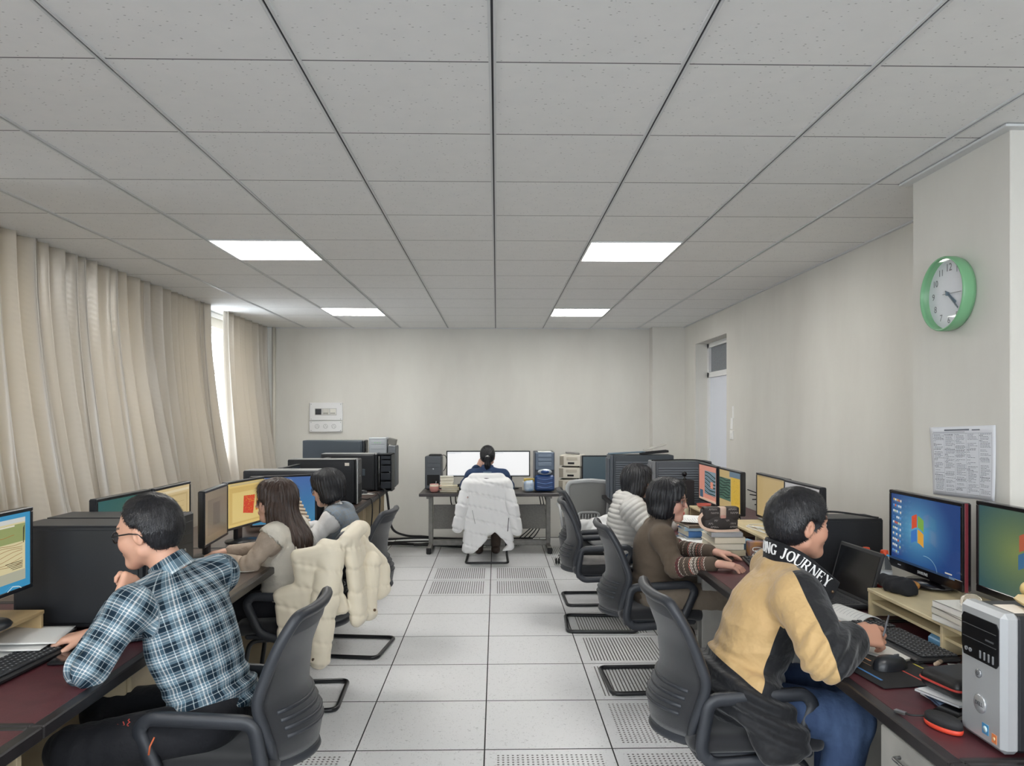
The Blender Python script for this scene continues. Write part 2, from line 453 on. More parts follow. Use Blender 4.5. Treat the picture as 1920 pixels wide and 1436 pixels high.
def curtain(y0, y1, seed, label, folds, z0=.42, flare=.24, gather=0):
    rg = np.random.default_rng(seed); nu = int((y1-y0)*110); nv = 46
    ph = np.cumsum(rg.uniform(.55,1.5,200)); amp = rg.uniform(.45,1.15,200)
    us = np.linspace(0,1,nu); pos = us*folds
    k = np.interp(pos, np.concatenate([[0],ph]), np.arange(201))
    A = np.interp(k, np.arange(200), amp)
    wob = np.interp(us, np.linspace(0,1,9), rg.uniform(-1,1,9))
    vs = np.zeros((nv,nu,3))
    for j in range(nv):
        s = j/(nv-1); z = ZC+.004 + (z0-ZC)*s
        g = s**1.3
        sharp = np.sin(2*PI*k + .5*wob*s); fold = np.sign(sharp)*np.abs(sharp)**(1-.25*s)
        x = XL+.185 + fold*A*(.044+.040*g) + flare*(max(0,s-.12)/.88)**1.5*(1+.35*wob) + .012*np.sin(2*PI*k*.5+1.3)*s
        y = y0+(y1-y0)*us + .02*np.sin(4*PI*k)*A*(1-.3*s) + .03*s*wob - gather*s*(us-.5)*(y1-y0) + .05*s
        vs[j,:,0] = x; vs[j,:,1] = y; vs[j,:,2] = z
    fs = [(j*nu+i, j*nu+i+1, (j+1)*nu+i+1, (j+1)*nu+i) for j in range(nv-1) for i in range(nu-1)]
    me = bpy.data.meshes.new('curtain'); me.from_pydata(vs.reshape(-1,3).tolist(), [], fs)
    me.polygons.foreach_set('use_smooth', [True]*len(fs))
    dl = np.concatenate([[0],np.cumsum(np.hypot(np.diff(vs[20,:,0]),np.diff(vs[20,:,1])))])
    for nm, arr in (('cu', np.tile(dl,(nv,1))), ('cv', np.tile(np.linspace(0,2.2,nv)[:,None],(1,nu)))):
        a = me.attributes.new(nm,'FLOAT','POINT'); a.data.foreach_set('value', arr.astype(np.float32).ravel())
    o = link('curtain', me, satin); tag(o, label, 'curtain')
    md = o.modifiers.new('cloth', 'SOLIDIFY'); md.thickness = .002
    return o
curtain(-.3, 3.2, 21, 'long beige satin curtain beside the camera, unseen, added to dim the near window', 22)  # unseen curtain added to cut daylight from the near left window
curtain(3.25, 4.80, 3, 'beige satin curtain nearest the camera at the left edge', 9)
curtain(4.72, 6.32, 11, 'widest gently pleated beige satin curtain behind the paired monitors', 10)
curtain(6.22, 7.62, 5, 'beige satin curtain on the near side of the bright window gap', 9)
curtain(8.02, 9.40, 8, 'beige satin curtain in the far corner beyond the bright window gap', 8, flare=.16)
m = box((XL+.01,YN+.1,ZC-.045),(XL+.3,YB-.15,ZC-.004)); 
rail = tag(MB().box((XL+.04,YN+.1,ZC-.05),(XL+.06,YB-.12,ZC-.006)).ob('curtain_rail', M('rail_white', (222,222,220), .4)), 'white curtain rail fixed to the ceiling along the window wall', 'curtain rail')
# radiator cover / wooden chair seen by the gap is a small framed board on the sill
tag(box((-2.93,7.62,.80),(-2.9,7.95,1.12), .005).ob('wooden_board', M('honey_wood', (176,128,66), .5, mottle=.25, mscale=12, stretch=(1,1,8))), 'honey-coloured wooden board standing below the bright window gap', 'board')
# ================================================================ SURFACES GROWN FROM DISTANCE FIELDS (bodies, clothes, hair, soft things)
def V3(*a): return np.array(a, dtype=np.float32)
def unit(v): v = np.asarray(v, float); return v/ (np.linalg.norm(v)+1e-12)
class SDF:
    def __init__(s, lo, hi, h):
        s.lo = np.array(lo, float); s.h = h; s.n = np.ceil((np.array(hi)-s.lo)/h).astype(int)+1
        s.ax = [(s.lo[i]+h*np.arange(s.n[i])).astype(np.float32) for i in range(3)]
        s.D = np.ones(tuple(s.n), np.float32)
    def sub(s, lo, hi):
        a = np.clip(np.floor((np.array(lo)-s.lo)/s.h).astype(int), 0, s.n); b = np.clip(np.ceil((np.array(hi)-s.lo)/s.h).astype(int)+1, 0, s.n)
        if np.any(b <= a): return None
        sl = tuple(slice(a[i], b[i]) for i in range(3))
        return sl, s.ax[0][sl[0]][:,None,None], s.ax[1][sl[1]][None,:,None], s.ax[2][sl[2]][None,None,:]
    def comb(s, sl, d, k, op):
        D = s.D[sl]
        if op == 'u':
            if k > 0: hm = np.clip(.5+.5*(D-d)/k, 0, 1); s.D[sl] = D*(1-hm)+d*hm-k*hm*(1-hm)
            else: s.D[sl] = np.minimum(D, d)
        elif op == 's':
            if k > 0: hm = np.clip(.5+.5*(D+d)/k, 0, 1); hm = 1-hm; s.D[sl] = D*(1-hm)-d*hm+k*hm*(1-hm)
            else: s.D[sl] = np.maximum(D, -d)
    def cone(s, a, b, ra, rb, k=.02, op='u', flat=None):
        a = np.asarray(a, float); b = np.asarray(b, float); m = max(ra, rb)*(max(1, flat[1]) if flat else 1)+k+3*s.h
        q = s.sub(np.minimum(a,b)-m, np.maximum(a,b)+m)
        if q is None: return s
        sl, X, Y, Z = q; px, py, pz = X-a[0], Y-a[1], Z-a[2]; ba = b-a; L2 = float(ba@ba)+1e-12
        t = np.clip((px*ba[0]+py*ba[1]+pz*ba[2])/L2, 0, 1)
        qx, qy, qz = px-t*ba[0], py-t*ba[1], pz-t*ba[2]
        if flat is not None:
            e = np.asarray(flat[0], float); e = e-ba*float(e@ba)/L2; e = unit(e)
            c = (qx*e[0]+qy*e[1]+qz*e[2])*(1/flat[1]-1); qx, qy, qz = qx+c*e[0], qy+c*e[1], qz+c*e[2]
        d = np.sqrt(qx*qx+qy*qy+qz*qz)-(ra+(rb-ra)*t)
        s.comb(sl, d.astype(np.float32), k, op); return s
    def ell(s, c, r, Rm=None, k=.02, op='u'):
        c = np.asarray(c, float); r = np.asarray(r, float); m = max(r)+k+3*s.h
        q = s.sub(c-m, c+m)
        if q is None: return s
        sl, X, Y, Z = q; px, py, pz = X-c[0], Y-c[1], Z-c[2]
        if Rm is not None:
            Rm = np.asarray(Rm); px, py, pz = (px*Rm[0,i]+py*Rm[1,i]+pz*Rm[2,i] for i in range(3))
        x, y, z = px/r[0], py/r[1], pz/r[2]; k0 = np.sqrt(x*x+y*y+z*z)
        k1 = np.sqrt((x/r[0])**2+(y/r[1])**2+(z/r[2])**2)+1e-9
        s.comb(sl, (k0*(k0-1)/k1).astype(np.float32), k, op); return s
    def box(s, c, hf, Rm=None, rad=.01, k=.02, op='u'):
        c = np.asarray(c, float); hf = np.asarray(hf, float); m = np.linalg.norm(hf)+k+3*s.h
        q = s.sub(c-m, c+m)
        if q is None: return s
        sl, X, Y, Z = q; px, py, pz = X-c[0], Y-c[1], Z-c[2]
        if Rm is not None:
            Rm = np.asarray(Rm); px, py, pz = (px*Rm[0,i]+py*Rm[1,i]+pz*Rm[2,i] for i in range(3))
        x, y, z = (np.abs(p)-(hh-rad) for p, hh in zip((px,py,pz), hf))
        d = np.sqrt(np.maximum(x,0)**2+np.maximum(y,0)**2+np.maximum(z,0)**2)+np.minimum(np.maximum(np.maximum(x,y),z),0)-rad
        s.comb(sl, np.broadcast_to(d, s.D[sl].shape).astype(np.float32), k, op); return s
    def half(s, p, n, k=.004):
        """cut away everything on the side the normal points to"""
        n = unit(n); X, Y, Z = s.ax[0][:,None,None], s.ax[1][None,:,None], s.ax[2][None,None,:]
        d = ((X-p[0])*n[0]+(Y-p[1])*n[1]+(Z-p[2])*n[2]).astype(np.float32)
        d = np.broadcast_to(d, s.D.shape)
        hm = np.clip(.5+.5*(s.D-d)/k, 0, 1); s.D = d*(1-hm)+s.D*hm+k*hm*(1-hm); return s
    def nets(s):
        D = s.D; S = D < 0; D = D.copy()
        S[0]=S[-1]=False; S[:,0]=S[:,-1]=False; S[:,:,0]=S[:,:,-1]=False
        D[(~S)&(D<0)] = 1e-4
        n = np.array(D.shape)-1; cnt = np.zeros(tuple(n), np.int8)
        cor = [(i,j,k) for i in (0,1) for j in (0,1) for k in (0,1)]
        vw = lambda A, o: A[o[0]:o[0]+n[0], o[1]:o[1]+n[1], o[2]:o[2]+n[2]]
        for o in cor: cnt += vw(S, o)
        I = np.argwhere((cnt > 0) & (cnt < 8)); idx = -np.ones(tuple(n), np.int64); idx[I[:,0],I[:,1],I[:,2]] = np.arange(len(I))
        acc = np.zeros((len(I),3)); c = np.zeros(len(I))
        val = {o: D[I[:,0]+o[0],I[:,1]+o[1],I[:,2]+o[2]] for o in cor}
        for o in cor:
            for a in range(3):
                if o[a]: continue
                p = list(o); p[a] = 1; p = tuple(p); va, vb = val[o], val[p]; cr = (va < 0) != (vb < 0)
                t = np.where(cr, va/(va-vb+1e-20), 0); P = np.tile(np.array(o, float), (len(I),1)); P[:,a] += t
                acc += P*cr[:,None]; c += cr
        vs = s.lo+s.h*(I+acc/np.maximum(c,1)[:,None]); fs = []
        for a in range(3):
            u, v = (a+1)%3, (a+2)%3; m0 = [slice(None)]*3; m1 = [slice(None)]*3; m0[a] = slice(0,-1); m1[a] = slice(1,None)
            E = np.argwhere(S[tuple(m0)] != S[tuple(m1)])
            E = E[(E[:,u]>0)&(E[:,v]>0)&(E[:,u]<n[u])&(E[:,v]<n[v])]
            if not len(E): continue
            eu = np.zeros(3,int); eu[u]=1; ev = np.zeros(3,int); ev[v]=1
            q = np.stack([idx[tuple((E-w_).T)] for w_ in (eu+ev, ev, 0*eu, eu)], 1)
            fl = ~S[tuple(E.T)]; q[fl] = q[fl][:,::-1]; fs.append(q)
        return vs, np.concatenate(fs)
def smooth_v(vs, fs, it=1, lam=.5):
    for _ in range(it):
        acc = np.zeros_like(vs); c = np.zeros(len(vs))
        for i in range(4):
            a, b = fs[:,i], fs[:,(i+1)%4]; np.add.at(acc, a, vs[b]); np.add.at(acc, b, vs[a]); np.add.at(c, a, 1); np.add.at(c, b, 1)
        vs = vs*(1-lam)+lam*acc/np.maximum(c,1)[:,None]
    return vs
def normals(vs, fs):
    fn = np.cross(vs[fs[:,2]]-vs[fs[:,0]], vs[fs[:,3]]-vs[fs[:,1]]); N = np.zeros_like(vs)
    for i in range(4): np.add.at(N, fs[:,i], fn)
    return N/(np.linalg.norm(N,axis=1)[:,None]+1e-12)
def qmesh(name, vs, fs, attrs=None, col=None, mi=None):
    me = bpy.data.meshes.new(name); me.vertices.add(len(vs)); me.vertices.foreach_set('co', np.asarray(vs, np.float32).ravel())
    me.loops.add(4*len(fs)); me.polygons.add(len(fs)); me.polygons.foreach_set('loop_start', np.arange(0,4*len(fs),4,dtype=np.int32))
    me.loops.foreach_set('vertex_index', np.asarray(fs, np.int32).ravel())
    me.polygons.foreach_set('use_smooth', np.ones(len(fs), bool))
    for k, a in (attrs or {}).items():
        at = me.attributes.new(k, 'FLOAT', 'POINT'); at.data.foreach_set('value', np.asarray(a, np.float32))
    if col is not None:
        at = me.color_attributes.new('Col', 'FLOAT_COLOR', 'POINT'); at.data.foreach_set('color', np.asarray(col, np.float32).ravel())
    me.update(calc_edges=True); me.validate(); return me
def wav(p, f, seed=0, n=6):
    """cheap smooth noise: a sum of sine waves in random directions"""
    rg = np.random.default_rng(seed); o = np.zeros(len(p))
    for i in range(n):
        d = unit(rg.normal(size=3)); o += np.sin(p@d*f*rg.uniform(.6,1.6)+rg.uniform(0,6.28))
    return o/n
def bones_uv(p, bones):
    """per vertex: nearest bone (index), length along it, arc length around it"""
    best = np.full(len(p), 1e9); bi = np.zeros(len(p), int); V = np.zeros(len(p)); U = np.zeros(len(p))
    for i, (a, b, r, ref) in enumerate(bones):
        a = np.asarray(a,float); b = np.asarray(b,float); ba = b-a; L = np.linalg.norm(ba); e = ba/L
        t = (p-a)@e; tc = np.clip(t, 0, L); q = p-a-tc[:,None]*e; d = np.linalg.norm(q,axis=1)-r
        e1 = unit(np.asarray(ref,float)-e*np.dot(ref,e)); e2 = np.cross(e,e1)
        qq = p-a-t[:,None]*e; ang = np.arctan2(qq@e2, qq@e1)
        m = d < best; best[m] = d[m]; bi[m] = i; V[m] = t[m]; U[m] = (ang*r)[m]
    return bi, U, V
def rotm(yaw=0, pitch=0, roll=0):
    return np.array(Euler((R(roll), R(pitch), R(yaw)), 'XYZ').to_matrix())
def axisR(z, x=(1,0,0)):
    """rotation whose z axis is z and whose x axis is near x"""
    z = unit(z); x = np.asarray(x,float); x = unit(x-z*np.dot(x,z)); return np.stack([x, np.cross(z,x), z], 1)

# ---------------------------------------------------------------- heads and hands
def head_prims(s, C, Rm, k=1.0, face=True, grow=0.0, wide=1.0):
    T = lambda *p: np.asarray(C)+Rm@(np.array(p, float)*k*np.array([1,wide,1])); g = grow
    s.ell(T(-.012,0,.035), np.array((.098,.076*wide,.086))*k+g, Rm, .02)
    s.ell(T(-.035,0,.0), np.array((.072,.066*wide,.075))*k+g, Rm, .03)
    s.ell(T(.030,0,-.02), np.array((.060,.062*wide,.085))*k+g, Rm, .03)
    if not face: return
    for y in (-1,1):
        s.cone(T(0,y*.050,-.062), T(.062,y*.014,-.098), .020*k, .019*k, .03)
        s.ell(T(.056,y*.040,-.030), np.array((.030,.026,.030))*k, Rm, .025)
    s.ell(T(.074,0,-.098), np.array((.020,.022,.019))*k, Rm, .02)
    s.ell(T(.074,0,-.055), np.array((.022,.028,.027))*k, Rm, .02)
    s.cone(T(.078,-.034,.024), T(.078,.034,.024), .012*k, .012*k, .018)
    s.cone(T(.089,0,.014), T(.106,0,-.024), .0065*k, .0105*k, .012)
    for y in (-1,1):
        s.ell(T(.096,y*.012,-.028), np.array((.010,.008,.008))*k, Rm, .006)
        s.ell(T(.100,y*.032,.003), np.array((.014,.017,.012))*k, Rm, .012, 's')
        s.ell(T(.077,y*.031,.002), np.array((.0125,.0135,.0115))*k, Rm, .003)
        s.ell(T(-.006,y*.077,-.008), np.array((.018,.009,.031))*k, Rm@rotm(0,12,0), .005)
        s.ell(T(.0,y*.087,-.006), np.array((.010,.007,.016))*k, Rm@rotm(0,12,0), .004, 's')
        s.cone(T(.090,y*.019,-.064), T(.0985,0,-.0595), .003*k, .0052*k, .004)
        s.cone(T(.089,y*.018,-.066), T(.0965,0,-.0695), .003*k, .0058*k, .004)
def head_mesh(C, Rm, k, nb, skin, lip, brow, neck_r=.054, wide=1.0, h=.0032, blush=.06):
    m = .15*k; nb = np.asarray(nb, float); lo = np.minimum(np.asarray(C)-m, nb-.07); hi = np.maximum(np.asarray(C)+m, nb+.07)
    s = SDF(lo, hi, h); head_prims(s, C, Rm, k, True, 0, wide)
    s.cone(np.asarray(C)+Rm@(np.array((-.018,0,-.05))*k), nb, neck_r*.95, neck_r*1.12, .025)
    vs, fs = s.nets(); vs = smooth_v(vs, fs, 1, .35)
    L = ((vs-np.asarray(C))@Rm)/k/np.array([1,wide,1]); x, y, z = L.T
    col = np.tile(np.array(lin(skin)), (len(vs),1)); w_ = lambda d, a, b: np.clip((d-a)/(b-a), 0, 1)[:,None]
    def paint(mask, c): nonlocal col; col = col*(1-mask)+np.array(lin(c))*mask
    ck = 1-w_(np.sqrt((x-.07)**2+(np.abs(y)-.042)**2+(z+.03)**2), .012, .035); paint(ck*blush*3, (206,120,104))
    lp = 1-w_(np.sqrt(((x-.098)/.5)**2+(y/2.6)**2+((z+.0645)/1.0)**2), .0065, .0095); paint(lp*(x>.075)[:,None], lip)
    ed = np.sqrt((x-.077)**2+(np.abs(y)-.031)**2+(z-.002)**2)
    ey = (ed < .0143) & (x > .083) & (np.abs(z-.001) < .0075); paint(ey[:,None]*1.0, (226,222,216))
    ir = ey & (np.sqrt((np.abs(y)-.031)**2+(z-.002)**2) < .0062); paint(ir[:,None]*1.0, (26,18,14))
    ln = (np.abs(z-.0095) < .0022)&(np.abs(np.abs(y)-.031)<.015)&(x>.078); paint(ln[:,None]*.8, (40,28,24))
    br = (np.abs(z-.027-.08*(.03-np.abs(np.abs(y)-.03)))<.0042)&(np.abs(y)>.013)&(np.abs(y)<.052)&(x>.055); paint(br[:,None]*.85, brow)
    return vs, fs, col
def hand_prims(s, W, Rm, sc=1.0, curl=((20,25,20),)*4, thumb=(.75,.55,-.35), left=False, tc=20, pinch=0):
    """W wrist; Rm columns: fingers, towards the thumb, back of the hand"""
    T = lambda p: np.asarray(W)+Rm@(np.array(p)*sc)
    ys = (.029,.010,-.010,-.028); Ls = (.072,.080,.074,.058)
    for y in ys: s.cone(T((.0,y*.6,0)), T((.082-.006*abs(y-.01)/.03,y,0)), .0155*sc, .0115*sc, .012)
    s.cone(T((.02,.02,-.006)), T((.045,.032,-.010)), .016*sc, .012*sc, .012)
    for i, y in enumerate(ys):
        p = np.array((.082-.006*abs(y-.01)/.03, y, 0.)); L = Ls[i]; a = 0; sp = (y/.03)*R(4)
        c = curl[i if len(curl) > i else -1]
        for j, f in enumerate((.46,.30,.24)):
            a += R(c[j]); d = np.array((math.cos(a)*math.cos(sp), math.cos(a)*math.sin(sp), -math.sin(a)))
            q = p+d*L*f; r0 = (.0088,.0080,.0072)[j]; s.cone(T(p), T(q), r0*sc, (.0080,.0072,.0060)[j]*sc, .0028); p = q
    d = unit(thumb); p = np.array((.030,.034,-.008)); q = p+d*.040; s.cone(T(p), T(q), .0115*sc, .0098*sc, .006)
    d2 = unit(d+np.array((.35,-.35*tc/20,-.12))); s.cone(T(q), T(q+d2*.030), .0096*sc, .0072*sc, .003)
def hand_mesh(W, Rm, sc, el, rw=.026, skin=(205,160,135), **kw):
    W = np.asarray(W,float); f = unit(np.asarray(el)-W); c = W+Rm@np.array((.085,0,-.02))*sc; m = .115*sc
    b = W+f*.09; lo = np.minimum(c-m, b-.04); hi = np.maximum(c+m, b+.04)
    s = SDF(lo, hi, .0027); hand_prims(s, W, Rm, sc, **kw)
    s.cone(W+Rm@np.array((.012,0,0))*sc, b, rw*.86, rw*1.1, .015, flat=(Rm[:,2], .8))
    vs, fs = s.nets(); vs = smooth_v(vs, fs, 1, .3); return vs, fs, np.tile(np.array(lin(skin)), (len(vs),1))
def join(*parts):
    vs, fs, cs, o = [], [], [], 0
    for v, f, c in parts: vs.append(v); fs.append(f+o); cs.append(c); o += len(v)
    return np.concatenate(vs), np.concatenate(fs), np.concatenate(cs)
skinm = colmat('skin', .5, sub=.12, bump=.06, bscale=500)
def hairmat(name, col, hi, rough=.38):
    if name in MC: return MC[name]
    m, t = newmat(name); u, v = t.attr('hu'), t.attr('hv')
    cmb = t.new('ShaderNodeCombineXYZ'); t.link(t.math('MULTIPLY', u, 260.0), cmb.inputs[0]); t.link(t.math('MULTIPLY', v, 9.0), cmb.inputs[1])
    n = t.noise(cmb.outputs[0], 1.0, 4, .6)
    t.link(t.mix(t.ramp(n, .35, .75), lin(col), lin(hi)), t.bsdf.inputs['Base Color'])
    t.bsdf.inputs['Roughness'].default_value = rough; t.bsdf.inputs['Specular IOR Level'].default_value = .55
    t.bump(n, .75, .006); MC[name] = m; return m

def strands(hair_o, C, Rm, n, L, wd, mode, mat, seed=1, lift=.25):
    """thin tapering locks rooted on the hair surface"""
    me = hair_o.data; nv = len(me.vertices); co = np.empty(nv*3, np.float32); me.vertices.foreach_get('co', co); co = co.reshape(-1,3).astype(float)
    nr = np.empty(nv*3, np.float32); me.vertices.foreach_get('normal', nr); nr = nr.reshape(-1,3).astype(float)
    rg = np.random.default_rng(seed); i = rg.integers(0, nv, n); p = co[i]+rg.normal(size=(n,3))*.0015; N = nr[i]
    crown = C+Rm@np.array((-.045,0,.115)); away = p-crown; down = np.tile(np.array((0,0,-1.)),(n,1))
    if mode == 'short': f = away/(np.linalg.norm(away,axis=1)[:,None]+1e-6)+Rm@np.array((.25,0,.0))+rg.normal(size=(n,3))*.35
    elif mode == 'tied': f = (C+Rm@np.array((-.10,0,-.015)))-p; f = f/(np.linalg.norm(f,axis=1)[:,None]+1e-6)+rg.normal(size=(n,3))*.08
    else: f = .5*away/(np.linalg.norm(away,axis=1)[:,None]+1e-6)+down*np.clip(1.2-(p-C)[:,2:3]*8,.2,1.5)+rg.normal(size=(n,3))*.10
    f = f-N*np.sum(f*N,1)[:,None]; f /= np.linalg.norm(f,axis=1)[:,None]+1e-9
    s = np.cross(f,N); l = L*rg.uniform(.5,1.2,n)[:,None]; w_ = wd*rg.uniform(.6,1.3,n)[:,None]; b = p-N*.0015
    mid = b+f*l*.5+N*l*lift*.55; tip = b+f*l+N*l*lift*(.6 if mode == 'short' else .25)
    vs = np.stack([b-s*w_, b+s*w_, mid-s*w_*.7, mid+s*w_*.7, tip], 1).reshape(-1,3); k = np.arange(n)*5
    fc = [(a,a+1,a+3,a+2) for a in k]+[(a+2,a+3,a+4) for a in k]
    m = bpy.data.meshes.new('strands'); m.from_pydata(vs.tolist(), [], fc); m.polygons.foreach_set('use_smooth', [True]*len(fc))
    for nm, a in (('hu', np.repeat(rg.uniform(0,3,n),5)), ('hv', np.repeat(rg.uniform(0,.3,n),5))): at = m.attributes.new(nm,'FLOAT','POINT'); at.data.foreach_set('value', a.astype(np.float32))
    o = link('strands', m, mat, hair_o); o['kind'] = 'stuff'; return o
# ================================================================ DESKS
maroon = M('maroon_leatherette', (92,46,52), .45, mottle=.18, mscale=14, bump=.25, bscale=350)
walnut = M('walnut_laminate', (96,80,72), .4, mottle=.25, mscale=5, stretch=(3,.5,3))
edgem = M('black_edging', (38,34,36), .35, mottle=.3, mscale=30)
creamp = M('cream_panel', (188,172,142), .5, mottle=.12, mscale=5)
greyp = M('grey_panel', (168,166,160), .5, mottle=.12, mscale=6)
palewood = M('pale_wood', (216,200,160), .5, mottle=.10, mscale=6, stretch=(2,.6,6))
def desk(label, fx, bx, y0, y1, top, side, group):
    """fx front edge, bx back edge"""
    s = 1 if bx > fx else -1; d = thing('desk', label, 'desk', (fx, y0, 0), 0, group); L = y1-y0-.004; D = abs(bx-fx)
    X = lambda a: s*a
    MB().box((X(.035),.02,.722),(X(D),L-.02,.750), .002).ob('desktop', top, d)
    for lo, hi in (((X(0),0,.715),(X(.036),L,.752)),((X(.036),0,.715),(X(D),.022,.752)),((X(.036),L-.022,.715),(X(D),L,.752))): MB().box(lo, hi, .004).ob('edge_strip', edgem, d)
    for y in (.03, L-.055): MB().box((X(.09),y,0),(X(D-.03),y+.022,.716), .002).ob('end_panel', side, d)
    MB().box((X(D-.12),.05,.25),(X(D-.10),L-.05,.716)).ob('back_panel', side, d)
    return d
LY = (.72,2.0,3.32,4.64,5.97,7.3,8.63); RY = (.5,1.75,2.95,4.25,5.5,6.75,8.0)
ln = ('left desk nearest the camera under the stepped maroon joint','maroon left desk where the plaid-shirted man leans','left desk with the paired monitors behind the two towers','left desk of the woman with the black bob','left desk carrying the second large black tower','last left desk with the open black tower, against the back wall')
for k in range(6): desk(ln[k], -1.19, -2.20, LY[k], LY[k+1], maroon if k < 2 else walnut, creamp, 'desks in the left row')
rn = ('right desk nearest the camera with the silver tower at its edge','maroon right desk of the man in the gold jacket','maroon right desk where the woman in brown types','right desk under the book stack and handbag','right desk of the woman in the grey puffer','last right desk carrying the widest louvred tower')
for k in range(6): desk(rn[k], 1.065, 1.935 if k < 3 else 2.2, RY[k], RY[k+1], maroon, greyp, 'desks in the right row')
def pedestal(label, x0, x1, y0, y1, mat, front):
    p = thing('drawer_pedestal', label, 'cabinet', ((x0+x1)/2,(y0+y1)/2,0)); hx, hy = abs(x1-x0)/2, (y1-y0)/2
    MB().box((-hx,-hy,.02),(hx,hy,.70), .003).ob('carcass', mat, p)
    for i, (a, b) in enumerate(((.06,.34),(.36,.52),(.54,.68))):
        x = front*hx; f = MB().box((x-.002*front,-hy+.01,a),(x+.014*front,hy-.01,b), .003).ob('drawer', mat, p)
        MB().tube(fillet([(x+.014*front,-.06,b-.05),(x+.036*front,-.06,b-.05),(x+.036*front,.06,b-.05),(x+.014*front,.06,b-.05)], .012), .005, 8).ob('drawer_handle', M('brushed_steel', (170,172,175), .3, 1), f)
pedestal('grey drawer pedestal under the near right desk edge', 1.12, 1.62, 1.80, 2.15, greyp, -1)
pedestal('cream drawer pedestal under the near left desk', -1.30, -1.75, 2.66, 3.20, creamp, 1)
# far workstation tables with grey steel frames
steel = M('grey_steel', (140,137,132), .4, .4, mottle=.12, mscale=20); slab = M('dark_wood_slab', (62,56,56), .4, mottle=.2, mscale=6)
def steel_table(label, x0, x1, y0, y1, z, panel=True):
    t = thing('computer_table', label, 'table', ((x0+x1)/2,(y0+y1)/2,0)); hx, hy = (x1-x0)/2, (y1-y0)/2
    MB().box((-hx,-hy,z-.035),(hx,hy,z), .005).ob('tabletop', slab, t)
    for s in (-1,1):
        x = s*(hx-.10); m = MB(); m.box((x-.025,.0,.05),(x+.025,.07,z-.035), .004); m.box((x-.022,-hy+.06,z-.065),(x+.022,hy-.06,z-.035), .003); m.box((x-.025,-hy+.10,.02),(x+.025,hy-.05,.075), .008)
        l = m.ob('leg', steel, t)
        MB().box((x-.027,-hy+.085,.0),(x+.027,-hy+.13,.07), .008).ob('foot_cap', M('black_rubber', (28,28,30), .6), l)
    if panel:
        MB().box((-hx+.13,.02,.24),(hx-.13,.035,z-.17), .003).ob('modesty_panel', M('grey_perforated', (134,131,126), .5, .2, mottle=.1, mscale=80), t)
        MB().box((-hx+.12,.0,.05),(hx-.12,.06,.115), .005).ob('stretcher', steel, t)
    return t
steel_table('long dark-topped steel table of the ponytailed woman against the back wall', -.86, .70, 8.33, 9.06, .69)
steel_table('short dark-topped steel table under the stacked beige devices', .71, 1.36, 8.36, 9.06, .685, False)

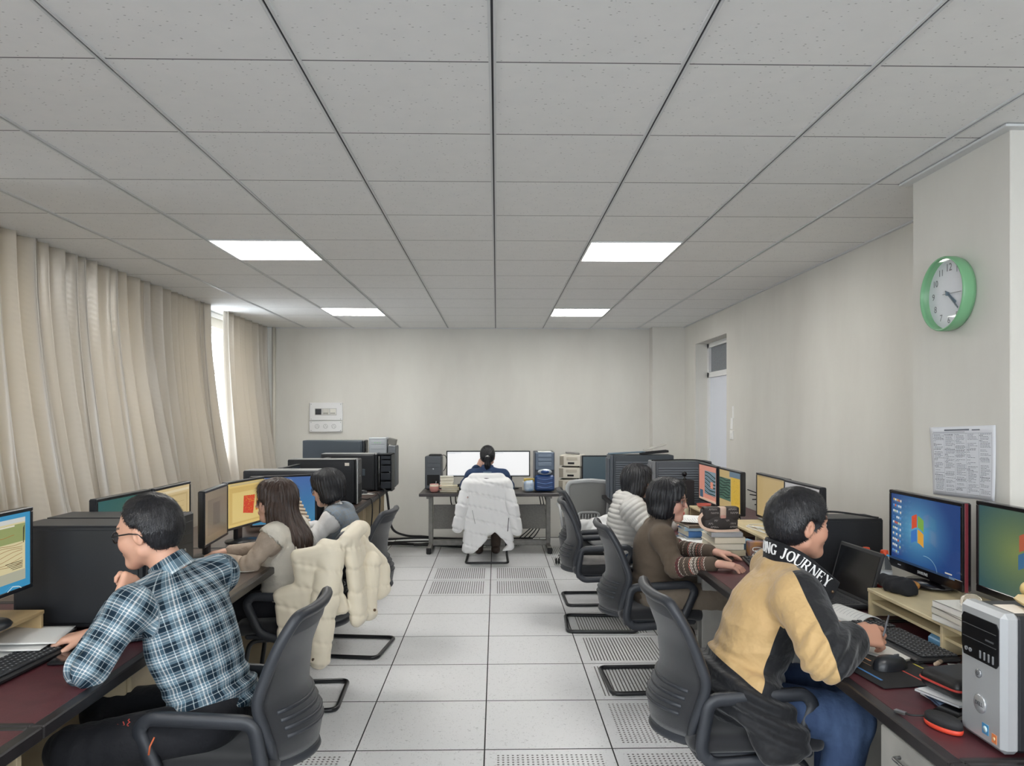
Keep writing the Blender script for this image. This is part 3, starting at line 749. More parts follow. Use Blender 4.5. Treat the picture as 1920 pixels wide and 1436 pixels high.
# ================================================================ CHAIRS
frame_pl = M('grey_chair_plastic', (48,51,57), .45, bump=.1, bscale=500); meshm = M('black_chair_mesh', (28,30,35), .8, bump=.5, bscale=900, sheen=.3)
seatm = M('black_seat_cloth', (30,31,35), .9, bump=.4, bscale=700, sheen=.3); steelblk = M('black_steel_tube', (26,27,30), .3)
def lerp_s(v, pts): xs, ys = zip(*pts); return float(np.interp(v, xs, ys))
def BK(u, v):
    z = .435+.49*v; hw = lerp_s(v, [(0,.150),(.12,.19),(.45,.222),(.8,.208),(1,.185)])
    xe = lerp_s(v, [(0,-.205),(.18,-.205),(.42,-.168),(.7,-.205),(1,-.285)]); c = lerp_s(v, [(0,.085),(.25,.105),(.5,.075),(1,.030)])
    return (xe-c*(1-u*u), hw*u, z)
def make_chair(label):
    c = thing('office_chair', label, 'chair', (0,0,0))
    m = MB(); m.grid(lambda a,b: BK(2*a-1,.04+.88*b), 17, 20); 
    bk = m.ob('backrest_mesh', meshm, c); md = bk.modifiers.new('t','SOLIDIFY'); md.thickness = .008
    rim = smooth_path([BK(1,v) for v in (.02,.15,.3,.45,.6,.8,.95)]+[BK(u,1.0) for u in (.9,.5,0,-.5,-.9)]+[BK(-1,v) for v in (.95,.8,.6,.45,.3,.15,.02)]+[BK(u,0) for u in (-.8,-.4,0,.4,.8)], 4, True)
    m = MB().tube(rim, .019, 8, True)
    m.grid(lambda a,b: tuple(np.array(BK(2*a-1,.875+.125*math.sin(PI*b)))+np.array((-.012+.024*b,0,0))), 17, 9)
    m.grid(lambda a,b: tuple(np.array(BK(2*a-1,.0+.075*math.sin(PI*b)))+np.array((-.014+.028*b,0,0))), 17, 9)
    m.ob('back_frame', frame_pl, c)
    for k in range(4):
        v = .20+.055*k; MB().tube([tuple(np.array(BK(u,v))+np.array((-.008,0,0))) for u in np.linspace(-.8,.8,9)], .0075, 6).ob('lumbar_rib', frame_pl, c)
    # the spine bracket joining back and seat
    m = MB()
    for y in (-.10,.10): m.tube(smooth_path([(-.23,y,.56),(-.225,y,.47),(-.17,y,.405),(-.05,y,.395)], 5), .016, 8)
    m.ob('back_bracket', frame_pl, c)
    sec = [(-.9,-1.5),(.9,-1.5),(1.1,0),(.9,1.5),(-.9,1.5),(-1.1,0)]
    for s in (-1,1):
        y = s*.238; p = fillet([(-.165,y-.01*s,.605),(.165,y,.622),(.195,y,.585),(.125,y,.425),(.04,y,.398),(-.15,y-.01*s,.385),(-.195,y-.012*s,.43),(-.178,y-.012*s,.52)], .05, 5, True)
        MB().tube(p, .0135, closed=True, sec=sec, up=(0,1,0)).ob('armrest', frame_pl, c)
    s_ = SDF((-.26,-.27,.38),(.29,.27,.52), .012); s_.box((.01,0,.448), (.235,.228,.034), None, .03, 0); s_.ell((-.02,0,.45), (.2,.2,.045), None, .03); s_.ell((.235,0,.43),(.05,.2,.04), None, .05)
    vs, fs = s_.nets(); link('seat', qmesh('seat', smooth_v(vs,fs,2,.5), fs), seatm, c)
    MB().box((-.20,-.215,.388),(.21,.215,.418), .01).ob('seat_pan', frame_pl, c)
    path = fillet([(-.05,.16,.377),(.19,.19,.377),(.245,.215,.0135),(-.265,.222,.0135),(-.265,-.222,.0135),(.245,-.215,.0135),(.19,-.19,.377),(-.05,-.16,.377)], .05, 6)
    MB().tube(path, .0125, 10).ob('sled_frame', steelblk, c)
    return c
ch0 = make_chair('grey mesh-back chair of the man in the plaid shirt'); ch0['group'] = 'grey mesh-back sled chairs'; ch0.location = (-.915,2.60,0); ch0.rotation_euler = (0,0,PI+R(-2))
CH = 'grey mesh-back sled chairs'
dup(ch0, (-1.12,4.18,0), PI+R(3), 'grey mesh-back chair under the cream padded coat', CH)
dup(ch0, (-1.00,5.07,0), PI+R(-7), 'grey mesh-back chair of the woman in the checked waistcoat', CH)
dup(ch0, (-.10,8.13,0), PI/2, 'grey mesh-back chair under the long white coat', CH).scale = (1,1,.965)
dup(ch0, (.87,2.76,0), R(3), 'grey mesh-back chair of the man in the gold and black jacket', CH)
dup(ch0, (.905,4.40,0), R(2), 'grey mesh-back chair of the woman in the brown sweater', CH)
dup(ch0, (.785,5.58,0), R(-3), 'grey mesh-back chair of the woman in the grey puffer jacket', CH)
dup(ch0, (.84,6.33,0), R(1), 'empty grey mesh-back chair holding a white fluffy garment', CH)
# grey task chair on castors
gm = M('light_grey_plastic', (182,184,185), .4); gmesh = M('grey_mesh', (136,136,135), .8, bump=.5, bscale=600); chrome = M('chrome', (200,202,205), .15, 1)
t = thing('task_chair', 'light grey mesh task chair on chrome castors behind the puffer-jacket row', 'chair', (.93,7.88,0), PI/2)
def TB(u, v): return (-.25-.05*v+.03*u*u*(1)-.03, .215*u*(1-.10*(1-v)), .50+.37*v+.03*(1-u*u)*v)
m = MB().grid(lambda a,b: TB((2*a-1)*.97,.05+.92*b), 13, 12); o = m.ob('backrest_mesh', gmesh, t); o.modifiers.new('t','SOLIDIFY').thickness = .006
rim = smooth_path([TB(1,v) for v in (0,.3,.6,.88)]+[TB(u,1) for u in (.85,.5,0,-.5,-.85)]+[TB(-1,v) for v in (.88,.6,.3,0)], 5)
MB().tube(rim, .022, 8).ob('back_frame', gm, t)
for k in range(7): y = -.09+.03*k; MB().tube([(-.30,y,.44),(-.315,y,.56)], .007, 6).ob('lumbar_slat', gm, t)
MB().tube(smooth_path([(-.29,-.11,.44),(-.318,-.10,.565),(-.32,0,.58),(-.318,.10,.565),(-.29,.11,.44)],5), .012, 8).ob('lumbar_frame', gm, t)
s_ = SDF((-.28,-.28,.36),(.29,.28,.50), .014); s_.box((0,0,.43), (.235,.235,.032), None, .03, 0); vs, fs = s_.nets(); link('seat', qmesh('seat', vs, fs), seatm, t)
MB().box((-.16,-.16,.36),(.16,.16,.40), .02).ob('seat_pan', gm, t)
for s in (-1,1):
    MB().tube(fillet([(-.18,s*.25,.40),(-.18,s*.275,.60),(.14,s*.275,.61)], .05), .014, 8).ob('armrest', gm, t)
MB().tube([(0,0,.10),(0,0,.37)], .025, 12).ob('gas_column', chrome, t)
for k in range(5):
    a = R(72*k+20); d = (math.cos(a), math.sin(a)); l = MB().tube(smooth_path([(d[0]*.03,d[1]*.03,.13),(d[0]*.17,d[1]*.17,.115),(d[0]*.28,d[1]*.28,.075)],4), .016, 8).ob('leg', chrome, t)
    b_ = MB(); c = (d[0]*.29, d[1]*.29, .03)
    for o_ in (-.014,.014): b_.lathe([(.006,-.009),(.029,-.009),(.030,0),(.029,.009),(.006,.009)], (c[0]+o_*0, c[1]+o_, c[2]), 14, 'y')
    b_.ob('castor', M('black_rubber', (28,28,30), .6), l)

# ================================================================ MONITORS
scrm = colmat('lit_screen', .25, glow=.56); bez = M('monitor_bezel', (30,32,37), .35)
printm = colmat('flat_print', .6)
def rect(a, b, c, d, col): return ('p', [(a,b),(c,b),(c,d),(a,d)], col)
def draw(m, shapes, w, h, dx=.00025, x0=0.):
    """flat coloured shapes, x towards the viewer, s to the viewer's right, t up, both 0..1"""
    for i, sh in enumerate(shapes):
        x = x0+dx*(i+1)
        if sh[0] == 'p': m.add([(x,(s-.5)*w,(q-.5)*h) for s,q in sh[1]], [tuple(range(len(sh[1])))], col=sh[2])
        elif sh[0] == 'g':       # smooth gradient field
            nu, nv, fn = sh[1], sh[2], sh[3]; vs = []; cs = []
            for j in range(nv):
                for k in range(nu): s, q = k/(nu-1), j/(nv-1); vs.append((x,(s-.5)*w,(q-.5)*h)); cs.append(lin(fn(s,q)))
            m.add(vs, [(j*nu+k,j*nu+k+1,(j+1)*nu+k+1,(j+1)*nu+k) for j in range(nv-1) for k in range(nu-1)], col=cs)
        elif sh[0] == 'l':       # polyline with a width (fraction of h)
            P, wd, col = sh[1], sh[2], sh[3]
            for (a, b) in zip(P[:-1], P[1:]):
                p, q = np.array((a[0]*w,a[1]*h)), np.array((b[0]*w,b[1]*h)); d = q-p; n = np.array((-d[1],d[0]))/(np.linalg.norm(d)+1e-9)*wd*h/2
                m.add([(x,r[0]-.5*w,r[1]-.5*h) for r in (p-n,q-n,q+n,p+n)], [(0,1,2,3)], col=col)
def monitor(label, loc, rz, w, h, zb, shapes, group=None, base='oval', bezel=.014, bm=None, base_z=None, lit=True, chin=.0, basecol=None):
    """loc: foot of the stand; zb: height of the lower edge of the housing above it"""
    m_ = thing('monitor', label, 'monitor', loc, rz, group); bm = bm or bez
    MB().box((-.022,-w/2,zb),(.012,w/2,zb+h), .006).box((-.05,-w*.32,zb+h*.18),(-.02,w*.32,zb+h*.82), .012).ob('housing', bm, m_)
    sw, sh_ = w-2*bezel, h-2*bezel-chin
    b = MB(); b.add([(0,-sw/2,-sh_/2),(0,sw/2,-sh_/2),(0,sw/2,sh_/2),(0,-sw/2,sh_/2)], [(0,1,2,3)], col=(20,20,22)); draw(b, shapes, sw, sh_)
    b.ob('screen', scrm, m_, (.0122,0,zb+h/2+chin/2))
    f = MB(); y0, z0, y1, z1 = sw/2, zb+h/2+chin/2-sh_/2, w/2, 0
    for lo, hi in (((.008,-w/2,zb),(.0155,w/2,z0)),((.008,-w/2,z0+sh_),(.0155,w/2,zb+h)),((.008,-w/2,z0),(.0155,-sw/2,z0+sh_)),((.008,sw/2,z0),(.0155,w/2,z0+sh_))): f.box(lo, hi, .002)
    f.ob('bezel', bm, m_)
    MB().box((-.06,-.035,.012),(-.028,.035,zb+h*.4), .008).ob('stand', bm, m_)
    n = MB()
    if base == 'oval': n.lathe([(.0,0),(.115,0),(.118,.006),(.11,.014),(.03,.022),(0,.022)], (-.02,0,0), 28, sx=.82, sy=1.0)
    else: n.box((-.12,-.12,0),(.06,.12,.014), .006)
    n.ob('base', basecol or bm, m_)
    return m_
def wob(y, a, n=14, x0=0, x1=1, ph=0, f=1.3, sl=0): return [(x0+(x1-x0)*i/n, y+a*math.sin(ph+f*2*PI*i/n)+sl*i/n) for i in range(n+1)]
TAN = (206,184,132)
# L1: map window on a blue desktop
sh = [('g',2,2,lambda s,t:(60,146,190)), rect(0,.10,.94,.94,(216,204,160)), rect(0,.88,.94,.94,(206,208,204)), rect(0,.62,.94,.86,(150,160,104)), rect(0,.10,.94,.24,(176,176,156))]
rg = random.Random(3)
for k in range(7): sh.append(('l', wob(.30+.045*k, .025, 16, .35, .9, k, .9, .05), .006, (150,110,70)))
for k in range(5): sh.append(rect(.78-.02*k,.27+.022*k,.9,.278+.022*k,(60,52,40)))
sh += [('l', wob(.72,.01,8,.5,.8), .006, (170,110,60)), ('p',[(.9,.6),(.91,.6),(.92,.84),(.90,.80)],(70,70,50)), ('l',[(.72,0),(.78,.05),(.85,.03),(.88,0)],.012,(200,220,226)), rect(.3,.84,.8,.86,(226,220,200))]
monitor('monitor with a yellow contour map on a blue desktop, left edge of the photo', (-1.69,2.50,.862), 0, .50, .29, .085, sh)
# L2
shA = [('g',9,7,lambda s,t:(52+60*s*(1-t),96+24*s*(1-t),96-10*s))]+[rect(0,.0,1,.22,(176,158,110)),('p',[(.25,.22),(1,.22),(1,.55)],(186,166,112))]
for k in range(5): shA.append(rect(.10+.055*k,.72,.135+.055*k,.77,(206,214,206)))
for k in range(5): shA.append(rect(.10+.055*k,.56,.135+.055*k,.60,(150,176,150)))
monitor('teal-screened monitor behind the near black towers', (-1.74,3.53,.75), R(-4), .45, .30, .15, shA)
shB = [('g',2,2,lambda s,t:(208,186,140)), rect(.06,.08,.94,.86,(190,168,120)), rect(.10,.12,.90,.82,(204,182,134)), rect(.02,.90,.98,.95,(222,206,170))]+[rect(.14,.2+.1*k,.82,.206+.1*k,(170,148,104)) for k in range(6)]
monitor('tan-screened monitor on the curtain side above the balding man', (-1.71,3.98,.75), 0, .44, .30, .15, shB)
# L3
shC = [('g',6,6,lambda s,t:(132-20*s,116-18*s,92-16*s)), rect(.12,.14,.9,.84,(112,98,78)), rect(.35,.3,.65,.75,(96,82,66))]
monitor('dim brown-screened monitor turned from the window, beside the long-haired woman', (-1.625,4.36,.75), R(5), .48, .31, .09, shC)
red = [('g',2,2,lambda s,t:(222,192,116)), rect(.05,.06,.95,.90,(206,176,104)), rect(.13,.10,.88,.78,(222,196,124)), ('p',[(.42,.28),(.70,.22),(.76,.66),(.44,.68)],(206,66,40))]
rg = random.Random(5)
for k in range(70):
    s, q = .44+.3*rg.random(), .26+.40*rg.random(); red.append(rect(s,q,s+.012,q+.014,(228,150,48) if rg.random() < .7 else (236,196,80)))
red += [('p',[(.70,.30),(.755,.29),(.76,.66),(.72,.5)],(212,130,40)), rect(.0,.95,1,1,(196,178,130))]
monitor('bright monitor showing a red patch on yellow, facing the long-haired woman', (-1.625,4.87,.75), R(-11), .47, .30, .10, red)
# bob
bl = [('g',5,5,lambda s,t:(58+18*t,108+20*(1-t),166))]
for k in range(9): 
    y = .72-.082*k; x = .44+.028*k; bl.append(('p',[(x,y),(x+.26,y-.05),(x+.26,y-.012),(x,y+.045)],(206,190,166))); bl.append(('p',[(x,y-.035),(x+.26,y-.085),(x+.26,y-.05),(x,y)],(120,104,88)))
bl += [('p',[(.50,1),(.62,.93),(.66,.86),(.60,.92)],(226,230,230))]
monitor('blue-screened monitor with a pale stepped staircase picture, angled to the bob-haired woman', (-1.50,5.33,.75), R(-61), .46, .35, .04, bl)
dk = [('g',2,2,lambda s,t:(40,44,50))]
monitor('dark monitor wedged between the first and second far-left towers', (-1.72,6.28,.75), R(-2), .50, .30, .09, dk)
monitor('dark monitor wedged between the second and open far-left towers', (-1.72,7.52,.75), R(-2), .44, .30, .08, dk)
# right row (faces -X)
def wall_paper(dim):
    def fn(s,t):
        r = math.hypot((s-.40)*1.3, t-.52); g_ = max(0,1-r*1.5); e = max(0,(s-.2))*.0
        if not dim: return (28+70*g_, 62+105*g_, 120+75*g_)
        return (52+66*g_+8*s, 84+50*g_, 86-8*g_)
    return fn
def desktop(dim, icons=True):
    S = [('g',25,17,wall_paper(dim))]
    if icons:
        rg = random.Random(9)
        for i in range(5):
            for j in range(10):
                if (i > 3 and j > 8) or rg.random() < .12: continue
                c = rg.choice([(206,214,222),(92,150,206),(196,160,80),(72,112,170),(182,196,160),(210,206,196),(190,96,70)]); s, q = .035+.045*i, .93-.088*j
                S += [rect(s,q-.034,s+.022,q,c), rect(s,q-.050,s+.022,q-.045,(130,160,190))]
        S += [rect(0,0,1,.034,(40,62,92)), rect(.93,.0,1,.034,(86,110,140)), rect(.012,.006,.026,.03,(110,190,220)), rect(.035,.006,.055,.03,(70,160,220)), rect(.88,.055,.97,.075,(196,190,180))]
    cx, cy = (.50,.53); z = lambda x,y: (cx+x*.8,cy+y*1.25)
    cR,cG,cB,cY = ((206,80,50),(120,166,74),(62,116,186),(216,160,62)) if not dim else ((176,90,62),(112,140,84),(60,104,140),(184,142,72))
    def flag(x0,x1,y0,y1,c):
        n = 8; wv = lambda x: .030*math.sin((x+.09)*17); return ('p',[z(x0+(x1-x0)*i/n, y0+wv(x0+(x1-x0)*i/n)) for i in range(n+1)]+[z(x1-(x1-x0)*i/n, y1+wv(x1-(x1-x0)*i/n)) for i in range(n+1)],c)
    S += [flag(-.105,-.008,.012,.165,cR), flag(.008,.115,.012,.15,cG), flag(-.115,-.008,-.15,-.010,cB), flag(.008,.115,-.165,-.010,cY)]
    S += [('l',[(.62+.16*math.sin(a),.0+.20*math.cos(a)) for a in np.linspace(-.2,1.45,14)],.006,(150,190,206))]
    return S
mR1 = monitor('monitor with a blue desktop and coloured flag emblem, burgundy-edged, by the clock pillar', (1.76,3.04,.872), PI, .525, .335, .03, desktop(False), chin=.028, bm=M('piano_black', (22,20,23), .2))
for y in (-.2645,.2645): MB().box((-.006,y-.0025,.03),(.008,y+.0025,.365), .002).ob('edge_trim', M('burgundy_gloss', (116,48,56), .25), mR1)
text('SAMSUNG', .016, M('logo_silver', (190,192,196), .4), mR1, (.0162,0,.046), (PI/2,0,PI/2), bold=.0004, name='logo')
MB().box((.0155,-.19,.046),(.0160,-.165,.050)).ob('power_mark', M('logo_silver', (190,192,196), .4), mR1)
monitor('dim green desktop monitor with a faded flag emblem, cropped at the right edge', (1.79,2.475,.872), PI, .54, .335, .045, desktop(True, False), chin=.012, bm=M('piano_black', (22,20,23), .2))
monitor('tan-screened monitor on the right row, farther of the blank pair', (1.80,4.86,.87), PI, .54, .30, .0, [('g',2,2,lambda s,t:(184,160,112)), rect(.0,.965,1,1,(160,140,100))], base='box')
monitor('pale grey-screened monitor behind the head of the gold-jacketed man', (1.78,4.32,.87), PI, .52, .30, .0, [('g',2,2,lambda s,t:(180,178,178))], base='box')
sei = [('g',2,2,lambda s,t:(206,140,122)), rect(.0,.03,1,.07,(222,176,150)), rect(.34,.20,.97,.86,(122,140,150)), rect(.05,.06,.25,.28,(72,94,112)), rect(0,.0,1,.03,(190,170,150))]
for k in range(6): sei.append(('l', wob(.82-.105*k, .022, 12, .36, .96, .6*k, .8, -.09), .034, (38,62,60)))
for k in range(6): sei.append(('l', wob(.77-.105*k, .018, 12, .36, .96, .6*k+.4, .9, -.08), .014, (62,84,92)))
sei += [rect(.70,.40,.84,.58,(214,140,118)), rect(.04,.84,.12,.845,(150,90,80)), rect(.04,.86,.16,.865,(150,90,80))]
monitor('monitor showing a salmon and slate wave-line image, right row', (1.715,6.03,.75), PI, .52, .31, .105, sei)
se2 = [('g',2,2,lambda s,t:(184,160,110)), rect(.0,.22,.55,.80,(70,100,84)), rect(.58,.10,.98,.86,(200,164,58)), rect(.5,.86,1,1,(96,116,130))]
for k in range(7): se2.append(('l', wob(.76-.075*k, .02, 10, .02, .53, k, 1.2), .030, (30,52,44)))
rg = random.Random(2)
for k in range(60): s, q = .6+.36*rg.random(), .12+.72*rg.random(); se2.append(rect(s,q,s+.02,q+.012,(150,130,52)))
monitor('monitor with green wave lines beside a speckled gold strip, right row', (1.72,5.47,.75), PI, .52, .31, .105, se2)
# far wall
glare = [('g',2,2,lambda s,t:(255,255,255)), rect(.0,.955,.35,.975,(206,212,220)), rect(.01,.93,.2,.94,(190,196,206)), rect(0,0,1,.03,(226,230,236))]
for lb, x in (('glaring white monitor left of the ponytailed woman',-.345),('glaring white monitor right of the ponytailed woman',.150)):
    q = monitor(lb, (x,8.86,.69), -PI/2, .492, .305, .143, glare)
    q.children[1].data.materials[0] = colmat('white_screen', .25, glow=1.1)
monitor('switched-off slate monitor between the beige devices and the louvred tower', (1.13,8.62,.685), -PI/2, .30, .33, .08, [('g',4,4,lambda s,t:(66+10*t,80+10*t,88+8*t))])  # slate tone of this screen glows faintly, lighter towards the top
# ================================================================ COMPUTERS AND DESK THINGS
casem = M('black_case_paint', (30,32,36), .42, bump=.08, bscale=900); casedk = M('dark_case_front', (22,23,27), .35); slate = M('slate_case', (62,70,78), .45, bump=.08, bscale=900); silver = M('silver_plastic', (176,179,182), .38, .35); ventm = M('vent_dark', (14,15,17), .7); labelm = M('paper_label', (226,218,206), .7)
def tower(label, loc, rz, w, h, d, style='plain', mat=None, front=None, sticker=False, group=None, top_rail=None):
    """front faces +x; origin at the centre of the foot"""
    t = thing('computer_tower', label, 'computer', loc, rz, group); mat = mat or casem; front = front or casedk; x = d/2
    MB().box((-x,-w/2,.012),(x-.03,w/2,h), .006).ob('case', mat, t)
    for s in (-1,1):
        pn = MB().box((-x+.012,s*(w/2-.001),.03),(x-.05,s*(w/2+.004),h-.014), .002).ob('side_panel', mat, t)
        if style == 'louver':
            m = MB(); n = int((h-.08)/.021)
            for k in range(n): z = .045+k*.021; m.box((-x+.04,s*(w/2+.004),z),(x-.05,s*(w/2+.011),z+.010), .001)
            o = m.ob('louvres', M('louvre_grey', (112,118,126), .5), pn); o['kind'] = 'stuff'
        elif style == 'handle' and s == 1 or style == 'handle':
            MB().box((x-.16,s*(w/2+.003),h*.42),(x-.13,s*(w/2+.0055),h*.60), .003).ob('latch', M('slate_latch', (74,84,92), .4), pn)
    f = MB().box((x-.03,-w/2-.003,.006),(x,w/2+.003,h+.003), .008).ob('front_panel', front, t)
    if style == 'louver':
        for y in (-w*.32, w*.0, w*.32): MB().box((x,y-w*.10,.03),(x+.014,y+w*.10,h-.03), .006).ob('front_rib', front, t)
    else:
        for k in range(2): MB().box((x-.001,-w*.40,h-.075-.05*k),(x+.003,w*.40,h-.033-.05*k), .002).ob('drive_bay', front, t)
        MB().box((x-.001,-w*.38,.05),(x+.002,w*.38,h*.45), .002).ob('intake_grille', ventm, t)
    MB().lathe([(.009,0),(.009,.004),(.007,.005),(0,.005)], (x,0,h*.62), 14, 'x').ob('power_button', M('brushed_steel', (170,172,175), .3, 1), t)
    if sticker: MB().box((x-.115,-w/2-.0062,h-.055),(x-.075,-w/2-.0040,h-.028)).ob('label_sticker', labelm, t); 
    if top_rail: MB().box((-x+.005,-w/2+.004,h),(x-.03,w/2-.004,h+.003), .001).ob('top_panel', top_rail, t)
    for a in (-1,1):
        for b in (-1,1): MB().lathe([(.014,0),(.016,.014)], (a*(x-.06),b*(w/2-.03),0), 10).ob('foot', M('black_rubber', (28,28,30), .6), t)
    return t
Z = .753
tower('black computer tower beside the balding man, nearer of its pair', (-1.56,2.96,Z), 0, .195, .395, .52, 'plain', top_rail=M('grey_top_panel', (72,72,74), .5))
tower('black computer tower against the nearest one, by the paired monitors', (-1.57,3.18,Z), 0, .195, .395, .52, 'plain', top_rail=M('grey_top_panel', (72,72,74), .5))
gtop = M('light_top_panel', (150,150,150), .45)
tower('black tower with white label directly behind the blue stair-picture monitor', (-1.56,5.67,Z), 0, .21, .40, .61, 'plain', sticker=True, top_rail=gtop)
t2 = tower('black tower with white label and silver front edge on the left row', (-1.57,6.92,Z), 0, .21, .405, .63, 'plain', sticker=True, top_rail=gtop)
MB().box((.300,-.108,.006),(.318,-.098,.408), .003).ob('silver_trim', silver, t2)
t3 = tower('black tower with open drive-cage front at the far end of the left row', (-1.56,8.09,Z), 0, .22, .395, .60, 'handle', top_rail=gtop)
m = MB(); m.box((.302,.085,.0),(.452,.105,.395)); m.box((.302,-.105,.0),(.452,.09,.008)); m.box((.302,-.105,.387),(.452,.09,.395)); m.box((.442,-.105,.0),(.452,.09,.395)); m.ob('cage_shell', casem, t3)
for k, (z0, z1) in enumerate(((.03,.10),(.12,.19),(.205,.27),(.285,.33),(.34,.375))): MB().box((.33,-.098,z0),(.437,.07,z1), .003).ob('drive_cage', M('cage_metal', (44,48,54), .4, .4), t3)
MB().tube([(.315,-.103,.03),(.315,-.103,.37)], .004, 6).ob('latch_rod', M('brushed_steel', (170,172,175), .3, 1), t3)
MB().lathe([(.006,0),(.006,.004),(0,.004)], (.43,-.108,.20), 10, 'y').ob('thumb_screw', M('brushed_steel', (170,172,175), .3, 1), t3)
tower('long slate-grey case against the far wall under the wall panel', (-1.80,8.45,Z), 0, .20, .525, .69, 'plain', slate)
tg = tower('pale grey tall box with three green lights beside the slate case', (-1.32,8.47,Z), -PI/2, .19, .555, .22, 'none', M('pale_grey_case', (168,172,176), .45), M('pale_grey_case', (168,172,176), .45))
for y in (-.03,0,.03): MB().lathe([(.004,0),(.004,.002),(0,.002)], (.112,y,.50), 8, 'x').ob('indicator', emit('green_led', (110,220,90), .8), tg)
tower('small dark grey case between the pale box and the wall corner of the desk', (-1.165,8.50,Z), -PI/2, .085, .465, .24, 'plain', M('mid_grey_case', (104,108,112), .45), M('mid_grey_case', (104,108,112), .45))
tag(MB().box((-.045,-.05,0),(.045,.05,.07), .004, rot=(0,R(14),0)).ob('small_router', M('router_grey', (120,118,112), .5), None, (-1.17,8.46,1.226)), 'small tilted grey network box on top of the dark grey case', 'network box')
# right row
tR = tower('large black computer tower behind the laptop and bottles', (1.64,3.72,Z), PI, .18, .305, .50, 'plain', top_rail=M('grey_top_panel', (72,72,74), .5))
tag(MB().tube(smooth_path([(1.60,3.80,1.07),(1.70,3.76,1.078),(1.80,3.68,1.072),(1.86,3.62,1.066)], 5), .005, 6).ob('cable', M('black_rubber', (28,28,30), .6)), 'black cable lying on top of the tower behind the laptop', 'cable')
tower('grey louvred tower with ribbed front beside the salmon-screen monitor', (1.62,6.62,Z), PI, .20, .405, .52, 'louver', M('graphite_case', (86,90,96), .5), M('graphite_front', (128,130,134), .4))
tower('widest louvred server tower behind the puffer-jacketed woman', (1.37,7.16,Z), PI, .24, .430, .60, 'louver', M('graphite_dark', (72,78,84), .5), M('graphite_front2', (90,96,104), .4))
# the silver workstation
ts = thing('computer_tower', 'silver-fronted workstation tower at the near end of the right desk', 'computer', (1.425,1.845,Z), PI)
w_, h_, x_ = .165, .335, .215
MB().box((-x_,-w_/2,.008),(x_-.03,w_/2,h_), .008).ob('case', casem, ts)
m = MB(); prof = [(-w_/2,.0),(w_/2,.0),(w_/2,h_+.004),(-w_/2,h_+.004)]
m.box((x_-.04,-w_/2-.002,.004),(x_+.006,w_/2+.002,h_+.006), .012); m.ob('front_bezel', silver, ts)
MB().prism([(-.062,.205),(.062,.205),(.070,.215),(.070,.300),(.062,.312),(-.062,.312),(-.070,.300),(-.070,.230)], x_+.004, x_+.009, xf=lambda a,b,z:(z,a,b)).ob('drive_bay', M('gloss_black', (16,17,20), .18), ts)
for z in (.252,.285): MB().box((x_+.0085,-.064,z),(x_+.0105,.064,z+.0012)).ob('bay_seam', M('seam_grey', (70,72,76), .5), ts)
MB().box((x_+.0085,.025,.262),(x_+.0105,.055,.266)).ob('disc_button', M('seam_grey', (70,72,76), .5), ts)
for k in range(4): MB().box((x_+.0085,.002+.016*k,.212),(x_+.0110,.008+.016*k,.232), .001).ob('usb_port', M('port_metal', (150,152,156), .35, .6), ts)
for k in range(2): MB().lathe([(.0055,0),(.0055,.002),(.003,.002),(.003,-.001)], (x_+.009,-.05+.016*k,.222), 12, 'x').ob('audio_jack', M('port_metal', (150,152,156), .35, .6), ts)
b_ = MB().lathe([(.011,0),(.011,.003),(.009,.004),(0,.004)], (x_+.006,-.005,.172), 18, 'x').ob('power_button', M('button_silver', (150,153,157), .3, .6), ts)
MB().tube([(x_+.0105,-.005+.004*math.cos(a),.172+.004*math.sin(a)) for a in np.linspace(R(120),R(420),12)], .0007, 5).ob('power_mark', M('mark_dark', (60,62,66), .5), b_)
b_ = MB().lathe([(.023,0),(.023,.0025),(.021,.0035),(0,.0035)], (x_+.006,.0,.098), 28, 'x').ob('badge', M('badge_silver', (196,199,203), .25, .6), ts)
text('DELL', .0135, M('mark_dark', (60,62,66), .5), ts, (x_+.0096,.0,.098), (PI/2+R(0),R(0),PI/2), bold=.0003, name='badge_lettering')
MB().box((x_+.0055,.008,.030),(x_+.0072,.032,.056), .0005).ob('blue_sticker', M('sticker_blue', (66,134,178), .4), ts)
MB().lathe([(.008,0),(.008,.0004),(0,.0004)], (x_+.0072,.020,.043), 14, 'x').ob('sticker_mark', M('sticker_pale', (196,222,232), .4), ts)
MB().box((x_+.0055,.044,.022),(x_+.0072,.062,.044), .0005).ob('orange_sticker', M('sticker_orange', (214,128,78), .4), ts)
MB().lathe([(.0045,0),(.0045,.0004),(0,.0004)], (x_+.0072,.053,.033), 12, 'x').ob('sticker_mark', M('sticker_pale2', (236,206,160), .4), ts)
m = MB(); rg = random.Random(4)
for k in range(34): z = .02+.0078*k; m.box((x_-.075,w_/2+.002,z),(x_-.046-.014*rg.random(),w_/2+.0050,z+.0045), .0008)
o = m.ob('side_grille', M('grille_steel', (92,92,94), .4, .5), ts); o['kind'] = 'stuff'
MB().box((-x_+.02,w_/2,.02),(x_-.05,w_/2+.003,h_-.01), .002).ob('side_panel', casem, ts)
MB().box((x_-.10,-.03,h_+.0005),(x_-.045,.05,h_+.002)).ob('paper_label', labelm, ts)
# telephone handset on it
t = thing('telephone', 'cream telephone resting on top of the silver tower, cut off by the right edge', 'telephone', (1.345,1.80,Z+h_+.007), R(75))
MB().box((-.07,-.055,0),(.07,.055,.022), .010).ob('base', M('cream_plastic', (208,184,132), .4), t)
s_ = SDF((-.13,-.06,.0),(.13,.06,.09), .005); s_.cone((-.085,0,.042),(.085,0,.042), .012,.012,.01); s_.cone((-.085,-.012,.030),(-.085,.012,.030),.020,.020,.015); s_.cone((.085,-.012,.030),(.085,.012,.030),.020,.020,.015)
vs, fs = s_.nets(); link('handset', qmesh('handset', vs, fs), M('cream_plastic2', (206,180,118), .4), t)
